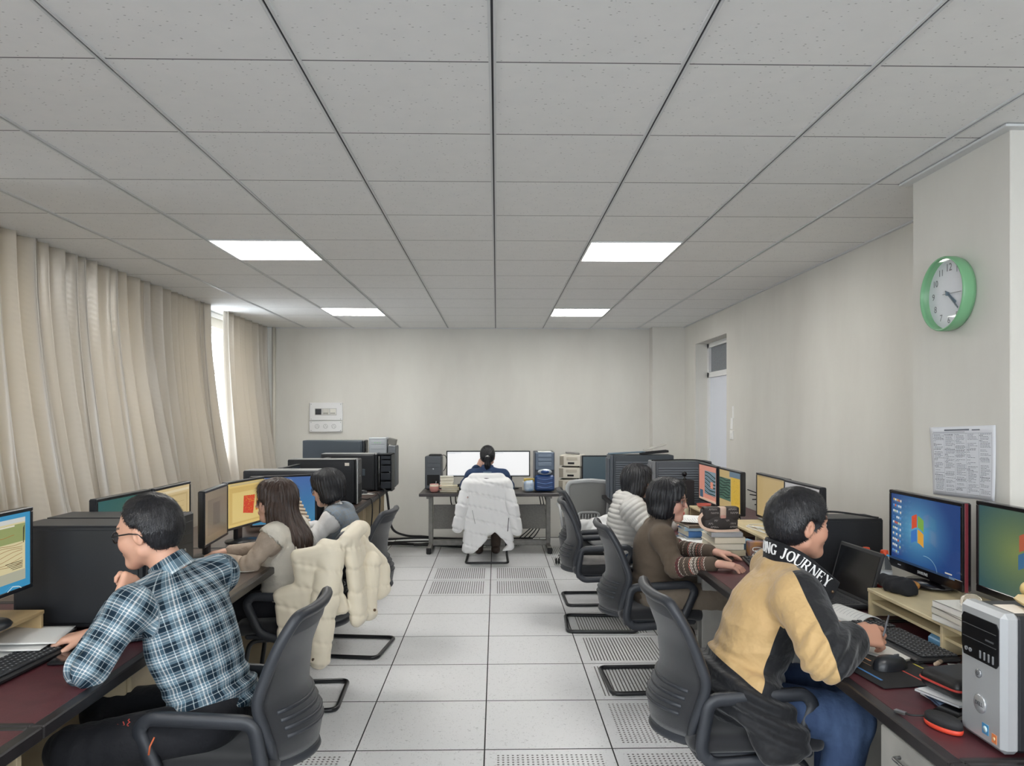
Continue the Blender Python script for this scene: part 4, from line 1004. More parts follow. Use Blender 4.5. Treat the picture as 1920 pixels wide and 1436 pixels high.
# ---- far table
tb = .693
tower('black and grey tower at the left end of the far table', (-.735,8.86,tb), -PI/2, .185, .385, .26, 'plain', M('mid_grey_case', (104,108,112), .45), M('grey_black_front', (70,74,80), .4))
tag(MB().box((-.07,-.09,0),(.07,.09,.014), .004).ob('optical_drive', M('black_rubber', (28,28,30), .6), None, (-.72,8.86,tb+.390)), 'thin black external drive on top of the left far tower', 'drive')
tag(MB().tube(smooth_path([(-.65,8.80,1.09),(-.60,8.80,1.085),(-.585,8.82,1.02),(-.60,8.84,.94),(-.625,8.85,.90)],5), .004, 6).ob('cable', M('black_rubber', (28,28,30), .6)), 'black looped cable beside the left far tower', 'cable')
bt = thing('computer_tower', 'dark blue computer tower with oval silver badge on the far table', 'computer', (.545,8.66,tb), -PI/2)
MB().box((-.22,-.112,.01),(.16,.112,.445), .006).ob('case', M('navy_case', (36,44,58), .4), bt)
blu = M('blue_plastic', (40,72,126), .35); 
MB().box((.16,-.108,.01),(.205,.108,.19), .02).ob('lower_front', blu, bt)
MB().box((.16,-.108,.24),(.185,.108,.445), .008).ob('upper_front', M('steel_blue_front', (84,96,112), .4, .3), bt)
for k, z in enumerate((.39,.345,.29)): MB().box((.185,-.075,z),(.19,.075,z+(.03 if k < 2 else .04)), .003).ob('drive_bay', M('steel_blue_bay', (104,116,130), .4, .3), bt)
MB().lathe([(0,.03),(.03,.022),(.034,.008),(.034,0)][::-1], (.19,0,.225), 20, 'x', sx=2.4, sy=1.0).ob('badge_rim', M('badge_rim', (190,198,206), .3, .5), bt)
MB().lathe([(0,.034),(.018,.031),(.022,.02)][::-1], (.19,0,.225), 20, 'x', sx=2.4, sy=1.0).ob('badge', blu, bt)
for k in range(3): MB().tube(smooth_path([(.203,-.09,.15-.045*k),(.212,0,.135-.045*k),(.203,.09,.15-.045*k)],5), .006, 6).ob('front_ridge', M('blue_plastic2', (58,96,156), .35), bt)
tag(box((-.075,-.10,0),(.075,.10,.004)).ob('paper_sheet', M('paper', (236,236,234), .7), None, (.55,8.60,tb+.4455)), 'white sheet lying on top of the dark blue tower', 'paper')
beige = M('beige_device', (206,200,188), .5); beigef = M('beige_front', (214,208,194), .45)
for k, lb in enumerate(('bottom beige device of the stack of three on the far table','middle beige device of the stack of three on the far table','top beige device of the stack of three on the far table')):
    d = thing('lab_device', lb, 'device', (.87+.006*k,8.70,tb-.005+.140*k), R(-90-16), 'beige stacked devices')
    MB().box((-.16,-.12,.012),(.16,.12,.132), .005).ob('case', beige, d)
    MB().box((.16,-.12,.012),(.166,.12,.132), .004).ob('front_panel', beigef, d)
    MB().box((.165,-.118,.02),(.170,-.072,.124), .002).ob('side_grille', M('beige_grille', (150,142,128), .6), d)
    MB().box((.165,-.04,.078),(.169,.085,.112), .002).ob('display_frame', M('beige_frame', (190,182,166), .5), d)
    MB().box((.165,-.025,.032),(.169,.05,.054), .002).ob('slot', ventm, d)
    for a in (-.12,.12):
        for b in (-.09,.09): MB().lathe([(.012,0),(.012,.013)], (a,b,0), 8).ob('foot', M('black_rubber', (28,28,30), .6), d)
tag(MB().box((-.08,-.05,0),(.08,.05,.018), .006, rot=(0,R(4),0)).ob('adapter', M('grey_plastic', (120,118,116), .5), None, (.88,8.68,tb+.416)), 'flat grey adapter lying on the top beige device', 'adapter')
def cup(name, label, cat, loc, prof, mat, handle=None, extra=None):
    c = thing(name, label, cat, loc); MB().lathe(prof, (0,0,0), 24).ob('bowl' if cat == 'bowl' else 'body', mat, c)
    if handle: MB().tube(smooth_path(handle, 5), .006, 8).ob('handle', mat, c)
    return c
c = cup('mug', 'pink and cream mug with a spoon on the far table', 'mug', (-.70,8.46,tb), [(.035,0),(.05,.02),(.054,.05),(.048,.085),(.050,.092),(.045,.09),(.045,.03),(0,.02)], M('pink_glaze', (206,146,138), .35), [(.05,0,.07),(.085,0,.065),(.085,0,.03),(.05,0,.025)])
MB().lathe([(.0505,.055),(.0515,.07),(.0497,.086),(.0490,.0865)], (0,0,0), 24).ob('cream_band', M('cream_glaze', (226,216,196), .35), c)
MB().tube([(.01,-.02,.03),(.025,-.035,.125)], .004, 6).ob('spoon', M('brushed_steel', (170,172,175), .3, 1), c)
pages = M('book_pages', (222,216,200), .8, bump=.5, bscale=60, stretch=(.02,.02,30))
def book(label, loc, rz, w, d, h, col, group=None, soft=False):
    b = thing('book', label, 'book', loc, rz, group); cm = M('cover_%d_%d_%d' % col, col, .5); t_ = .0025
    MB().box((-w/2,-d/2,0),(w/2,d/2,t_)).box((-w/2,-d/2,h-t_),(w/2,d/2,h)).box((-w/2,-d/2,0),(-w/2+t_,d/2,h)).ob('cover', cm, b)
    MB().box((-w/2+.004,-d/2+.004,t_),(w/2-.005,d/2-.004,h-t_)).ob('pages', pages, b); return b
z = tb
for k, (h, col, dx, lb) in enumerate(((.022,(206,196,160),0,'lowest beige book'),(.028,(176,160,122),.012,'tan book second from the bottom'),(.02,(222,212,180),-.008,'cream book third from the bottom'))):
    book(lb+' in the pile left of the ponytailed woman', (-.535+dx,8.52,z), R(-90+5*k-4), .15, .20, h, col, 'books left on the far table'); z += h+.0006
for k, lb in enumerate(('lower white pad','middle white pad','upper white pad')):
    book(lb+' on the book pile left of the ponytailed woman', (-.565,8.55+.004*k,z), R(-90+3*k), .13, .15, .033, (228,224,212), 'books left on the far table'); z += .0336
tag(MB().lathe([(.0,0),(.034,0),(.038,.05),(.036,.055),(.0,.055)], (0,0,0), 16, 'y').ob('speaker', M('black_rubber', (28,28,30), .6), None, (-.42,8.56,tb+.045)), 'small round black speaker beside the far book pile', 'speaker')
k_ = thing('yellow_box', 'small yellow box on white packs right of the ponytailed woman', 'box', (.375,8.62,tb+.105), R(-80)); MB().box((-.04,-.055,0),(.04,.055,.032), .003).ob('carton', M('yellow_card', (222,190,90), .6), k_); MB().box((-.042,-.057,.02),(.042,.057,.034), .002).ob('lid', M('yellow_card2', (232,204,112), .6), k_)
k_ = thing('white_pack', 'white carton under the small yellow box on the far table', 'box', (.375,8.62,tb), R(-84)); MB().box((-.05,-.075,0),(.05,.075,.104), .004).ob('carton', M('white_card', (214,210,198), .6), k_); MB().box((.049,-.06,.03),(.052,.06,.034)).ob('seam', M('card_seam', (186,180,166), .6), k_)
s_ = SDF((-.1,-.08,0),(.1,.08,.15), .008); s_.box((0,0,.06),(.055,.04,.055),None,.025,0); s_.cone((-.03,0,.11),(.04,0,.125),.016,.01,.02); s_.half((0,0,.003),(0,0,-1)); vs, fs = s_.nets(); vs = vs+normals(vs,fs)*(.006*wav(vs,60,3))[:,None]
bg = thing('plastic_bag', 'crumpled white and blue plastic pack at the foot of the blue tower', 'bag', (.365,8.47,tb)); link('pack', qmesh('pack', vs, fs), M('pack_blue_white', (206,214,222), .35, col2=(120,158,196), mscale=14), bg)
# ---- risers
def riser(label, loc, L, D, h, mat, mid=True, div=()):
    """long axis y, open face towards -x"""
    r = thing('monitor_riser', label, 'shelf', loc); 
    MB().box((0,0,h-.014),(D,L,h), .002).ob('top_board', mat, r)
    for y in (0, L-.014)+tuple(div): MB().box((.004,y,0),(D,y+.014,h-.014), .001).ob('upright', mat, r)
    if mid: MB().box((.012,.014,h*.48),(D-.01,L-.014,h*.48+.01)).ob('shelf_board', mat, r)
    MB().box((D-.008,.014,0),(D,L-.014,h-.014)).ob('back_board', mat, r); return r
riser('pale wood riser under the blue-desktop monitor', (1.51,2.02,Z-.001), 1.01, .37, .112, palewood, True, (.50,))
riser('pale wood riser behind the handbag and book stack', (1.53,3.86,Z-.001), 1.14, .34, .112, palewood, False, (.55,))
riser('pale wood riser by the red bowl', (1.49,5.06,Z-.001), .72, .16, .112, palewood, False)
l_ = riser('pale wood riser at the left edge under the map monitor', (-1.64,2.08,Z-.001), .68, .32, .110, M('pale_wood_left', (196,170,126), .5, mottle=.12, mscale=6, stretch=(2,.6,6)), False)
l_.rotation_euler = (0,0,PI); l_.location = (-1.64,2.76,Z-.001)
# ---- keyboards, mice, pads
keym = M('key_black', (44,46,50), .5); 
def keyboard(label, loc, rz, L=.44, D=.145, tilt=5):
    k = thing('keyboard', label, 'keyboard', loc, rz); k.rotation_euler = (0,R(-tilt*0),rz)
    MB().box((-D/2,-L/2,0),(D/2,L/2,.018), .006).ob('body', M('keyboard_black', (28,29,32), .45), k)
    m = MB(); legend = MB()
    for r_ in range(6):
        x = D/2-.016-.0215*r_; y = -L/2+.012; 
        while y < L/2-.020:
            w = .0155 if not (r_ == 5 and -.08 < y < .02) else .09
            if abs(y-.098) > .008: m.box((x-.0085,y,.018),(x+.0085,y+w,.0245), .002); legend.box((x-.002,y+.005,.0245),(x+.003,y+.0085,.0248))
            y += w+.0035
    o = m.ob('keys', keym, k); o['kind'] = 'stuff'; o = legend.ob('key_legends', M('legend_grey', (170,172,176), .6), k); o['kind'] = 'stuff'
    return k
keyboard('black keyboard in front of the man in the gold jacket', (1.435,2.66,Z), R(4), .46, .16)
keyboard('black keyboard at the left edge below the map monitor', (-1.56,2.395,Z), R(176))
keyboard('black keyboard beneath the red-patch monitor', (-1.46,4.72,Z), R(172), .42, .14)
keyboard('black keyboard under the hands of the woman in brown', (1.42,3.98,Z), R(-8), .42, .14)
def mouse(label, loc, rz, cord=None, k=1.0):
    m_ = thing('mouse', label, 'mouse', loc, rz)
    def fn(u, v): a = 2*PI*u; e = math.cos(v*PI/2)**.55; return (.058*k*math.cos(a)*e, (.031-.004*math.cos(a))*k*math.sin(a)*e, .036*k*math.sin(v*PI/2)*(1-.18*math.cos(a)*e))
    MB().grid(fn, 24, 9, closed_u=True).ob('shell', M('mouse_black', (34,36,40), .35), m_)
    MB().box((.012,-.004,.031*k),(.036,.004,.037*k), .003).ob('wheel', M('mouse_wheel', (72,74,78), .5), m_)
    if cord: MB().tube(smooth_path(cord,5), .002, 6).ob('cord', M('black_rubber', (28,28,30), .6), m_)
    return m_
mouse('black mouse on the striped pad by the gold-jacketed man', (1.265,2.385,Z+.004), R(20), [(.055,0,.012),(.12,-.01,.004),(.20,.02,.003),(.26,.0,.003)], 1.12)
mouse('black mouse under the hand of the puffer-jacketed woman', (1.315,5.31,Z), R(10))
mouse('black mouse on a pale mat beside the open black tower', (-1.38,7.72,Z+.004), PI, [(.055,0,.012),(.12,.02,.004),(.2,-.03,.003)])
tag(box((-.11,-.09,0),(.11,.09,.003), .001).ob('mouse_mat', M('pale_mat', (196,194,190), .7), None, (-1.36,7.74,Z)), 'pale mouse mat at the foot of the open black tower', 'mouse pad')
pad = thing('mouse_pad', 'black mouse pad with coloured diagonal stripes near the right desk edge', 'mouse pad', (1.265,2.395,Z), R(8))
MB().box((-.135,-.165,0),(.135,.165,.003), .001).ob('mat', M('pad_black', (34,33,34), .8, bump=.3, bscale=600), pad)
for (x, y, L, wd, col) in ((-.10,-.02,.17,.008,(74,128,186)),(.02,-.075,.16,.006,(196,72,62)),(.10,-.06,.17,.006,(196,184,74)),(-.02,.11,.09,.006,(206,146,96)),(.10,.12,.10,.005,(190,74,66)),(-.05,.05,.06,.004,(150,120,90))):
    MB().box((x-wd/2,y-L/2,.003),(x+wd/2,y+L/2,.0034)).ob('stripe', M('stripe_%d%d%d' % col, col, .6), pad)
# ---- papers, notebooks
paper = M('paper', (236,236,234), .7); ink = M('ink_grey', (150,152,160), .8)
def sheet(label, loc, rz, w, d, curl=.01, lines=0, name='paper_sheet', group=None, tilt=0, seed=0):
    p = thing(name, label, 'paper', loc, rz, group); rg = np.random.default_rng(seed); a, b = rg.uniform(-1,1,2)
    f = lambda x, y: .0012+curl*(max(0,(x/w)*2)**2*(.6+.4*a)+max(0,-(y/d)*2)**2*.5*(1+b))+tilt*(y/d+.5)
    MB().grid(lambda u,v: (w*(u-.5), d*(v-.5), f(w*(u-.5), d*(v-.5))), 10, 10).ob('sheet', paper, p).modifiers.new('t','SOLIDIFY').thickness = .0006
    if lines:
        m = MB()
        for k in range(lines):
            y = d*(.5-.1-.8*k/lines); L = w*.8*rg.uniform(.5,1)
            m.grid(lambda u,v: (-w*.4+L*u, y+.0018*(v-.5), f(-w*.4+L*u, y)+.0008), 6, 2)
        o = m.ob('writing', ink, p); o['kind'] = 'stuff'
    return p
sheet('white handwritten sheet under the hand of the gold-jacketed man', (1.34,2.70,Z), R(12), .20, .28, .004, 12, seed=1)
sheet('white sheet fanned behind the notebook by the laptop', (1.27,3.02,Z+.001), R(40), .20, .15, .02, 6, seed=2)
sheet('folded white sheet beside the laptop corner', (1.22,2.95,Z+.004), R(65), .17, .11, .02, 5, seed=3)
nb_ = thing('notebook', 'open white notebook between the laptop and the keyboard', 'notebook', (1.36,2.95,Z+.006), R(14))
for s in (-1,1):
    MB().grid(lambda u,v: (.13*s*u, .20*(v-.5), .002+.030*math.sin(PI*min(1,u*1.0))*(1 if s > 0 else .6)), 12, 4).ob('page', paper, nb_).modifiers.new('t','SOLIDIFY').thickness = .003
    m = MB()
    for k in range(9): m.grid(lambda u,v: (s*(.02+.09*u), .085-.02*k+.0015*v, .0038+.030*math.sin(PI*(.02+.09*u)/.13)*(1 if s > 0 else .6)), 8, 2)
    o = m.ob('writing', ink, nb_); o['kind'] = 'stuff'
book('white writing pad under the keyboard corner beside the mouse pad', (1.33,2.52,Z), R(30), .11, .15, .012, (228,226,220))
sheet('white slip under the near end of the black keyboard', (1.50,2.36,Z), R(-25), .10, .12, .006, seed=6)
for k, (z, col, w, d, rz) in enumerate(((.864,(232,230,222),.14,.18,4),(.886,(226,222,210),.15,.19,-3),(.909,(236,234,228),.14,.18,2))):
    book(('lowest','middle','top')[k]+' white book of the three on the riser under the monitors', (1.575,2.47,z), R(rz), w, d, .0215, col, 'white books on the right riser')
gp, t = newmat('crystal'); t.bsdf.inputs['Transmission Weight'].default_value = .9; t.bsdf.inputs['Roughness'].default_value = .08; t.bsdf.inputs['Base Color'].default_value = lin((232,222,206))
tag(MB().lathe([(0,0),(.018,.003),(.026,.02),(.024,.038),(.012,.05),(0,.052)], (0,0,0), 18, sx=1.3).ob('glass_paperweight', gp, None, (1.555,2.43,.932)), 'clear glass paperweight on top of the white books', 'paperweight')
s_ = SDF((-.1,-.1,0),(.1,.1,.1), .006); s_.ell((0,0,.02),(.035,.03,.022),None,0); s_.half((0,0,.003),(0,0,-1)); vs, fs = s_.nets(); vs = vs+normals(vs,fs)*(.006*wav(vs,70,4))[:,None]
tag(link('pouch', qmesh('pouch', vs, fs), M('orange_gold_cloth', (206,168,84), .5, col2=(190,96,52), mscale=60), None, (1.66,2.97,.866)), 'orange and gold pouch behind the monitor foot on the riser', 'pouch')
s_ = SDF((-.2,-.2,0),(.2,.2,.15), .008); s_.ell((0,0,.03),(.09,.12,.05),None,0); s_.cone((.02,-.1,.02),(-.06,.08,.05),.04,.03,.04); s_.half((0,0,.003),(0,0,-1)); vs, fs = s_.nets(); vs = vs+normals(vs,fs)*(.011*wav(vs,60,5)+.004*wav(vs,120,6))[:,None]
tag(link('folded_cloth', qmesh('folded_cloth', vs*np.array((.62,.62,.75)), fs), M('black_fleece', (26,27,31), .9, bump=.4, bscale=300), None, (1.60,2.955,Z+.1115)), 'crumpled black cloth bag on the far end of the right riser', 'cloth')
tag(MB().box((-.04,-.055,0),(.04,.055,.045), .012).ob('tape_box', M('blue_box_plastic', (104,152,186), .35), None, (1.565,2.58,Z)), 'small blue case inside the open shelf of the right riser', 'case')
for k in range(4): tag(box((-.10,-.13,0),(.10,.13,.004)).ob('paper_stack', paper, None, (1.63+.003*k,2.30-.004*k,Z+.002+.0046*k)), ('lowest','second lowest','second highest','highest')[k]+' paper sheaf in the right riser beside the silver tower', 'paper', 'paper sheaves in the riser')
# laptop
lp = thing('laptop', 'open black laptop beside the face of the gold-jacketed man', 'laptop', (1.43,3.27,Z), R(4))
MB().box((-.13,-.17,0),(.12,.17,.020), .005).ob('base', M('laptop_black', (34,35,38), .45), lp)
m = MB()
for r_ in range(6):
    for c_ in range(15): m.box((.085-.021*r_-.009,-.14+.0188*c_,.020),(.085-.021*r_+.008,-.14+.0188*c_+.0155,.0225), .001)
o = m.ob('keys', keym, lp); o['kind'] = 'stuff'
MB().box((-.115,-.045,.0202),(-.06,.045,.0208)).ob('touchpad', M('touchpad_grey', (56,57,60), .4), lp)
sc = MB().box((.0,-.17,0),(.010,.17,.225), .004).ob('lid', M('laptop_black', (34,35,38), .45), lp, (.118,0,.016), (0,R(16),0))
MB().box((-.0015,-.155,.016),(.0005,.155,.208)).ob('screen', M('dark_glass', (18,20,24), .12), lp, (.118,0,.016), (0,R(16),0))
# bottles
water, t = newmat('clear_bottle'); t.bsdf.inputs['Transmission Weight'].default_value = .92; t.bsdf.inputs['Roughness'].default_value = .06; t.bsdf.inputs['IOR'].default_value = 1.2; t.bsdf.inputs['Base Color'].default_value = lin((236,240,242))
redl = M('red_label', (184,56,50), .5); whl = M('white_label', (228,230,232), .5); ocap = M('orange_cap', (222,84,44), .4)
def bottle(label, loc, rz):
    b = thing('water_bottle', label, 'bottle', loc, rz, 'orange-capped water bottles')
    MB().lathe([(.0,.002),(.029,0),(.032,.006),(.032,.05),(.0305,.056),(.032,.062),(.032,.125),(.029,.145),(.019,.172),(.0135,.185),(.0135,.198),(0,.198)], (0,0,0), 28).ob('body', water, b)
    m = MB().lathe([(.0145,0),(.0150,.002),(.0150,.020),(.0135,.022),(0,.022)], (0,0,.193), 26); 
    for k in range(26): a = 2*PI*k/26; m.box((.0147,-.0008,.195),(.0160,.0008,.212), 0, rot=(0,0,a), piv=(0,0,0))
    m.ob('cap', ocap, b)
    MB().lathe([(.0324,.050),(.0324,.092)], (0,0,0), 28).ob('label', redl, b); MB().lathe([(.0324,.0925),(.0324,.122)], (0,0,0), 28).ob('upper_label', whl, b)
    for a in (-30,40,140): 
        def xf(c, a=a): q = R(a)+c.x/.033; return (.0330*math.cos(q), .0330*math.sin(q), .071+c.y)
        link('label_lettering', text_mesh('农夫山泉', .0165, 0, .0003, xf), whl, b)
        m = MB(); 
        for (x0, hh) in ((-.010,.018),(-.002,.014)):
            f = lambda x, z: (.0330*math.cos(R(a+28)+x/.033), .0330*math.sin(R(a+28)+x/.033), .096+z)
            m.add([f(x0-.006,0), f(x0+.006,0), f(x0,hh)], [(0,1,2)])
        m.ob('label_peaks', M('peak_blue', (66,96,120), .6), b)
    return b
bottle('orange-capped water bottle half hidden by the laptop lid', (1.675,3.37,Z), R(200)); bottle('orange-capped water bottle clear of the laptop, beside the black cloth', (1.722,3.30,Z), R(215))
# small things on the near right desk
lc = thing('pencil_case', 'black leather pencil case with red zip against the silver tower', 'case', (1.36,2.12,Z+.030), R(12))
s_ = SDF((-.16,-.13,0),(.16,.13,.12), .005); s_.box((0,0,.028),(.12,.075,.028),None,.024,0); vs, fs = s_.nets(); link('body', qmesh('body', vs, fs), M('black_leather', (28,27,28), .4, bump=.2), lc)
MB().tube(fillet([(-.121,-.076,.028),(.121,-.076,.028),(.121,.076,.028),(-.121,.076,.028)], .03, 5, True), .0035, 6, True).ob('zip', M('red_zip', (184,62,54), .5), lc)
for k, (dx, rz, col) in enumerate(((0,6,(232,232,230)),(-.012,-8,(90,110,140)),(.01,14,(150,50,50)),(-.02,20,(226,228,230)))):
    book(('lowest white','slate blue','dark red','upper white')[k]+' booklet under the black pencil case', (1.34+dx,2.11,Z+.0068*k), R(rz), .19, .14, .0062, col, 'booklets under the pencil case')
hd = thing('hard_drive', 'black portable hard drive with its cable near the right desk edge', 'drive', (1.235,2.015,Z), R(35))
MB().box((-.055,-.04,0),(.055,.04,.014), .006).ob('body', M('gloss_black', (16,17,20), .18), hd)
MB().tube(smooth_path([(-.05,.02,.008),(-.085,.03,.010),(-.105,.055,.008),(-.10,.075,.006)],5), .003, 6).ob('cord', M('black_rubber', (28,28,30), .6), hd)
MB().box((-.108,.072,.002),(-.094,.102,.009), .001).ob('plug', M('brushed_steel', (170,172,175), .3, 1), hd)
br = thing('whiteboard_eraser', 'oval black eraser with orange-red base on the near right desk', 'eraser', (1.165,1.935,Z), R(-72))
MB().lathe([(.0,0),(.05,0),(.052,.004),(.052,.012),(0,.012)], (0,0,0), 28, sx=1.05, sy=.55).ob('base', M('orange_red', (206,66,44), .5), br)
MB().lathe([(.0518,.0125),(.050,.026),(.044,.032),(0,.034)], (0,0,0), 28, sx=1.05, sy=.55).ob('grip', M('black_foam', (34,34,36), .8, bump=.3), br)
def pen(label, loc, rz, L, r, col):
    p = thing('pen', label, 'pen', loc, rz); m = MB().lathe([(.001,-L/2),(r,-L/2+.012),(r,L/2-.004),(r*.8,L/2)], (0,0,r), 10, 'x'); m.ob('barrel', M('pen_%d%d%d' % col, col, .35), p)
    MB().lathe([(r*1.05,0),(r*1.05,L*.45),(r*.7,L*.47)], (0,0,r), 10, 'x').ob('cap', M('pen_cap_%d%d%d' % col, tuple(int(c*.7) for c in col), .35), p); return p
pen('short brass-coloured marker near the pencil case', (1.44,2.42,Z), R(40), .07, .007, (180,160,140)); pen('silver pen beside the marker near the silver tower', (1.475,2.37,Z), R(55), .09, .006, (150,152,156))
pen('black and silver pen on the desk below the near black tower', (-1.60,2.81,Z), R(86), .14, .006, (190,192,196)); pen('white pen on the desk before the long-haired woman', (-1.42,4.06,Z), R(80), .14, .005, (214,214,216))
kk = thing('keys', 'bunch of keys on the desk below the near black tower', 'keys', (-1.58,2.72,Z), R(20))
MB().tube([(.012*math.cos(a),.012*math.sin(a),.003) for a in np.linspace(0,2*PI,16,endpoint=False)], .0012, 5, True).ob('ring', M('brushed_steel', (170,172,175), .3, 1), kk)
for a in (20,80,150): MB().box((.012,-.004,.001),(.05,.004,.003), 0, rot=(0,0,R(a)), piv=(0,0,.002)).ob('key', M('brushed_steel', (170,172,175), .3, 1), kk)
nbk = thing('tablet', 'black tablet lying on the left desk by the elbow of the balding man', 'tablet', (-1.40,2.60,Z), R(8)); MB().box((-.08,-.12,0),(.08,.12,.010), .003).ob('body', M('gloss_black', (16,17,20), .18), nbk); MB().box((-.072,-.112,.010),(.072,.112,.0106)).ob('screen', M('dark_glass', (18,20,24), .12), nbk); MB().box((.078,-.115,.003),(.0815,.115,.006)).ob('edge_line', M('pale_green_edge', (196,200,150), .5), nbk)
for k in range(3): sheet(('lowest','middle','top')[k]+' white sheet sliding out of the left riser', (-1.70+.02*k,2.60+.03*k,Z+.012+.012*k), R(92+5*k), .21, .28, .006, 0, group='sheets in the left riser', seed=20+k, tilt=.015)
ph = thing('phone', 'black phone on papers before the long-haired woman', 'phone', (-1.40,3.92,Z+.006), R(70)); MB().box((-.075,-.036,0),(.075,.036,.009), .004).ob('body', M('gloss_black', (16,17,20), .18), ph); MB().box((-.06,-.033,.009),(.06,.033,.0095)).ob('screen', M('dark_glass', (18,20,24), .12), ph)
sheet('white paper under the forearm of the long-haired woman', (-1.42,3.95,Z), R(-60), .20, .26, .004, 8, seed=31); 
# book stack with handbag, blue folders, box and cable on the right row
z = Z
for k, (h, w, d, col, dx, rz, lb) in enumerate(((.034,.20,.26,(214,204,176),-.01,5,'bottom cream book'),(.036,.185,.25,(232,226,208),.0,-2,'second white book'),(.036,.18,.245,(236,228,206),.004,3,'third ivory book'),(.028,.18,.24,(176,178,180),.002,-4,'top silver-grey book'))):
    book(lb+' of the stack under the handbag', (1.335+dx,4.42,z), R(90+rz), d, w, h, col, 'books stacked under the handbag'); z += h+.0006
hb = thing('handbag', 'small dark brown lettered handbag with pale tab on the book stack', 'bag', (1.315,4.42,z), R(4))
bagm = M('brown_canvas', (64,58,56), .6, bump=.3, bscale=700); tanl = M('tan_leather', (226,196,176), .45)
def bagf(s_): pass
s_ = SDF((-.13,-.08,-.01),(.13,.08,.16), .005); s_.box((0,0,.066),(.105,.042,.064),None,.022,0); s_.ell((0,0,.05),(.10,.05,.055),None,.03); vs, fs = s_.nets(); link('body', qmesh('body', vs, fs), bagm, hb)
MB().grid(lambda u,v: (.104*(2*u-1), -.046-.006*math.sin(PI*v)+(.088*max(0,v-.55)/.45), .062+.070*min(1,v/.55)+.004*math.sin(PI*max(0,v-.55)/.45)), 10, 14).ob('flap', bagm, hb).modifiers.new('t','SOLIDIFY').thickness = .004
MB().grid(lambda u,v: (.018*(2*u-1)+.006, -.054-.004*math.sin(PI*v)+(.05*max(0,v-.6)/.4), .075+.060*min(1,v/.6)+.004*math.sin(PI*max(0,v-.6)/.4)), 4, 12).ob('tab', tanl, hb).modifiers.new('t','SOLIDIFY').thickness = .003
MB().box((-.010,-.0595,.072),(.022,-.0545,.090), .002).ob('tab_end', M('pink_leather', (214,160,146), .45), hb)
letm = M('bag_lettering', (172,164,158), .6)
for (tx, zz) in (('AMAN',.114),('NAMA',.093),('AMAN',.030),('AMAN',.010)):
    for x0 in (-.055,.062): text(tx, .017, letm, hb, (x0+(.012 if zz in (.093,.010) else 0),-.0555 if zz > .05 else -.0490,zz+.01), (PI/2,0,0), .0006, name='bag_lettering')
text('MANI  NAM', .017, letm, hb, (0,-.0520,.058), (PI/2,0,0), .0006, name='bag_lettering')
MB().tube(smooth_path([(-.095,-.01,.10),(-.135,-.05,.07),(-.125,-.085,.025),(-.06,-.10,.006),(.03,-.098,.004),(.09,-.085,.006)],6), .009, sec=[(-1,-.25),(1,-.25),(1,.25),(-1,.25)]).ob('strap', tanl, hb)
MB().tube([(.107,.012*math.cos(a),.085+.014*math.sin(a)) for a in np.linspace(0,2*PI,14,endpoint=False)], .0025, 6, True).ob('clasp_ring', M('gold', (208,160,80), .3, 1), hb)
z = Z
for k, (h, w, d, col, rz, lb) in enumerate(((.022,.19,.26,(120,150,176),6,'bottom pale blue folder'),(.020,.18,.25,(206,212,216),-4,'second grey-white folder'),(.040,.17,.23,(74,124,186),2,'thick blue box file'),(.020,.18,.24,(176,204,224),-6,'light blue folder'),(.016,.19,.26,(120,106,92),5,'brown-edged notebook'))):
    book(lb+' in the pile left of the handbag', (1.28,4.80,z), R(92+rz), d, w, h, col, 'folders left of the handbag'); z += h+.0006
sheet('dotted white print on top of the blue folder pile', (1.27,4.82,z), R(84), .21, .29, .02, 14, seed=41, tilt=.02)
for k in range(2): sheet(('lower','upper')[k]+' white sheet leaning off the blue folder pile', (1.19,4.66-.02*k,Z+.012+.02*k), R(30+12*k), .16, .24, .01, 0, group='loose sheets by the folders', seed=43+k)
tag(MB().box((-.05,-.035,0),(.05,.035,.085), .003).ob('carton', M('orange_blue_card', (222,158,60), .55, col2=(60,104,168), mscale=9), None, (1.50,4.30,Z)), 'orange and blue carton in front of the riser by the handbag', 'box')
tag(MB().box((-.06,-.04,0),(.06,.04,.07), .003).ob('carton', M('light_blue_card', (134,176,206), .55), None, (1.46,4.44,Z), (0,0,R(10))), 'light blue carton between the book stack and the riser', 'box')
rg = np.random.default_rng(12); pts = []
for k in range(40): a = k*.62; r_ = .045+.012*math.sin(k*1.7); pts.append((r_*math.cos(a)*1.1, r_*math.sin(a), .004+.0012*k+.02*abs(math.sin(k*.8))))
tag(MB().tube(smooth_path(pts,4), .0025, 6).ob('cable', M('white_cable', (228,228,226), .4), None, (1.49,4.17,Z)), 'coiled white cable beside the book stack under the riser', 'cable')
pts = [(rg.uniform(-.06,.12), rg.uniform(-.25,.25), .004+.010*rg.random()) for k in range(16)]
tag(MB().tube(smooth_path(pts,6), .003, 6).ob('cable', M('white_cable', (228,228,226), .4), None, (1.62,4.45,Z+.1115)), 'white tangled cables on the pale riser behind the handbag', 'cable')
c = thing('bowl', 'small red bowl on the pale riser in front of the salmon screen', 'bowl', (1.555,5.60,Z+.1115)); MB().lathe([(.025,0),(.045,.012),(.055,.034),(.052,.034),(.04,.012),(0,.006)], (0,0,0), 24).ob('body', M('red_bowl', (192,92,80), .4), c); MB().lathe([(.024,-.0005),(.026,.004)], (0,0,0), 18).ob('foot_ring', M('red_bowl2', (150,66,58), .4), c)
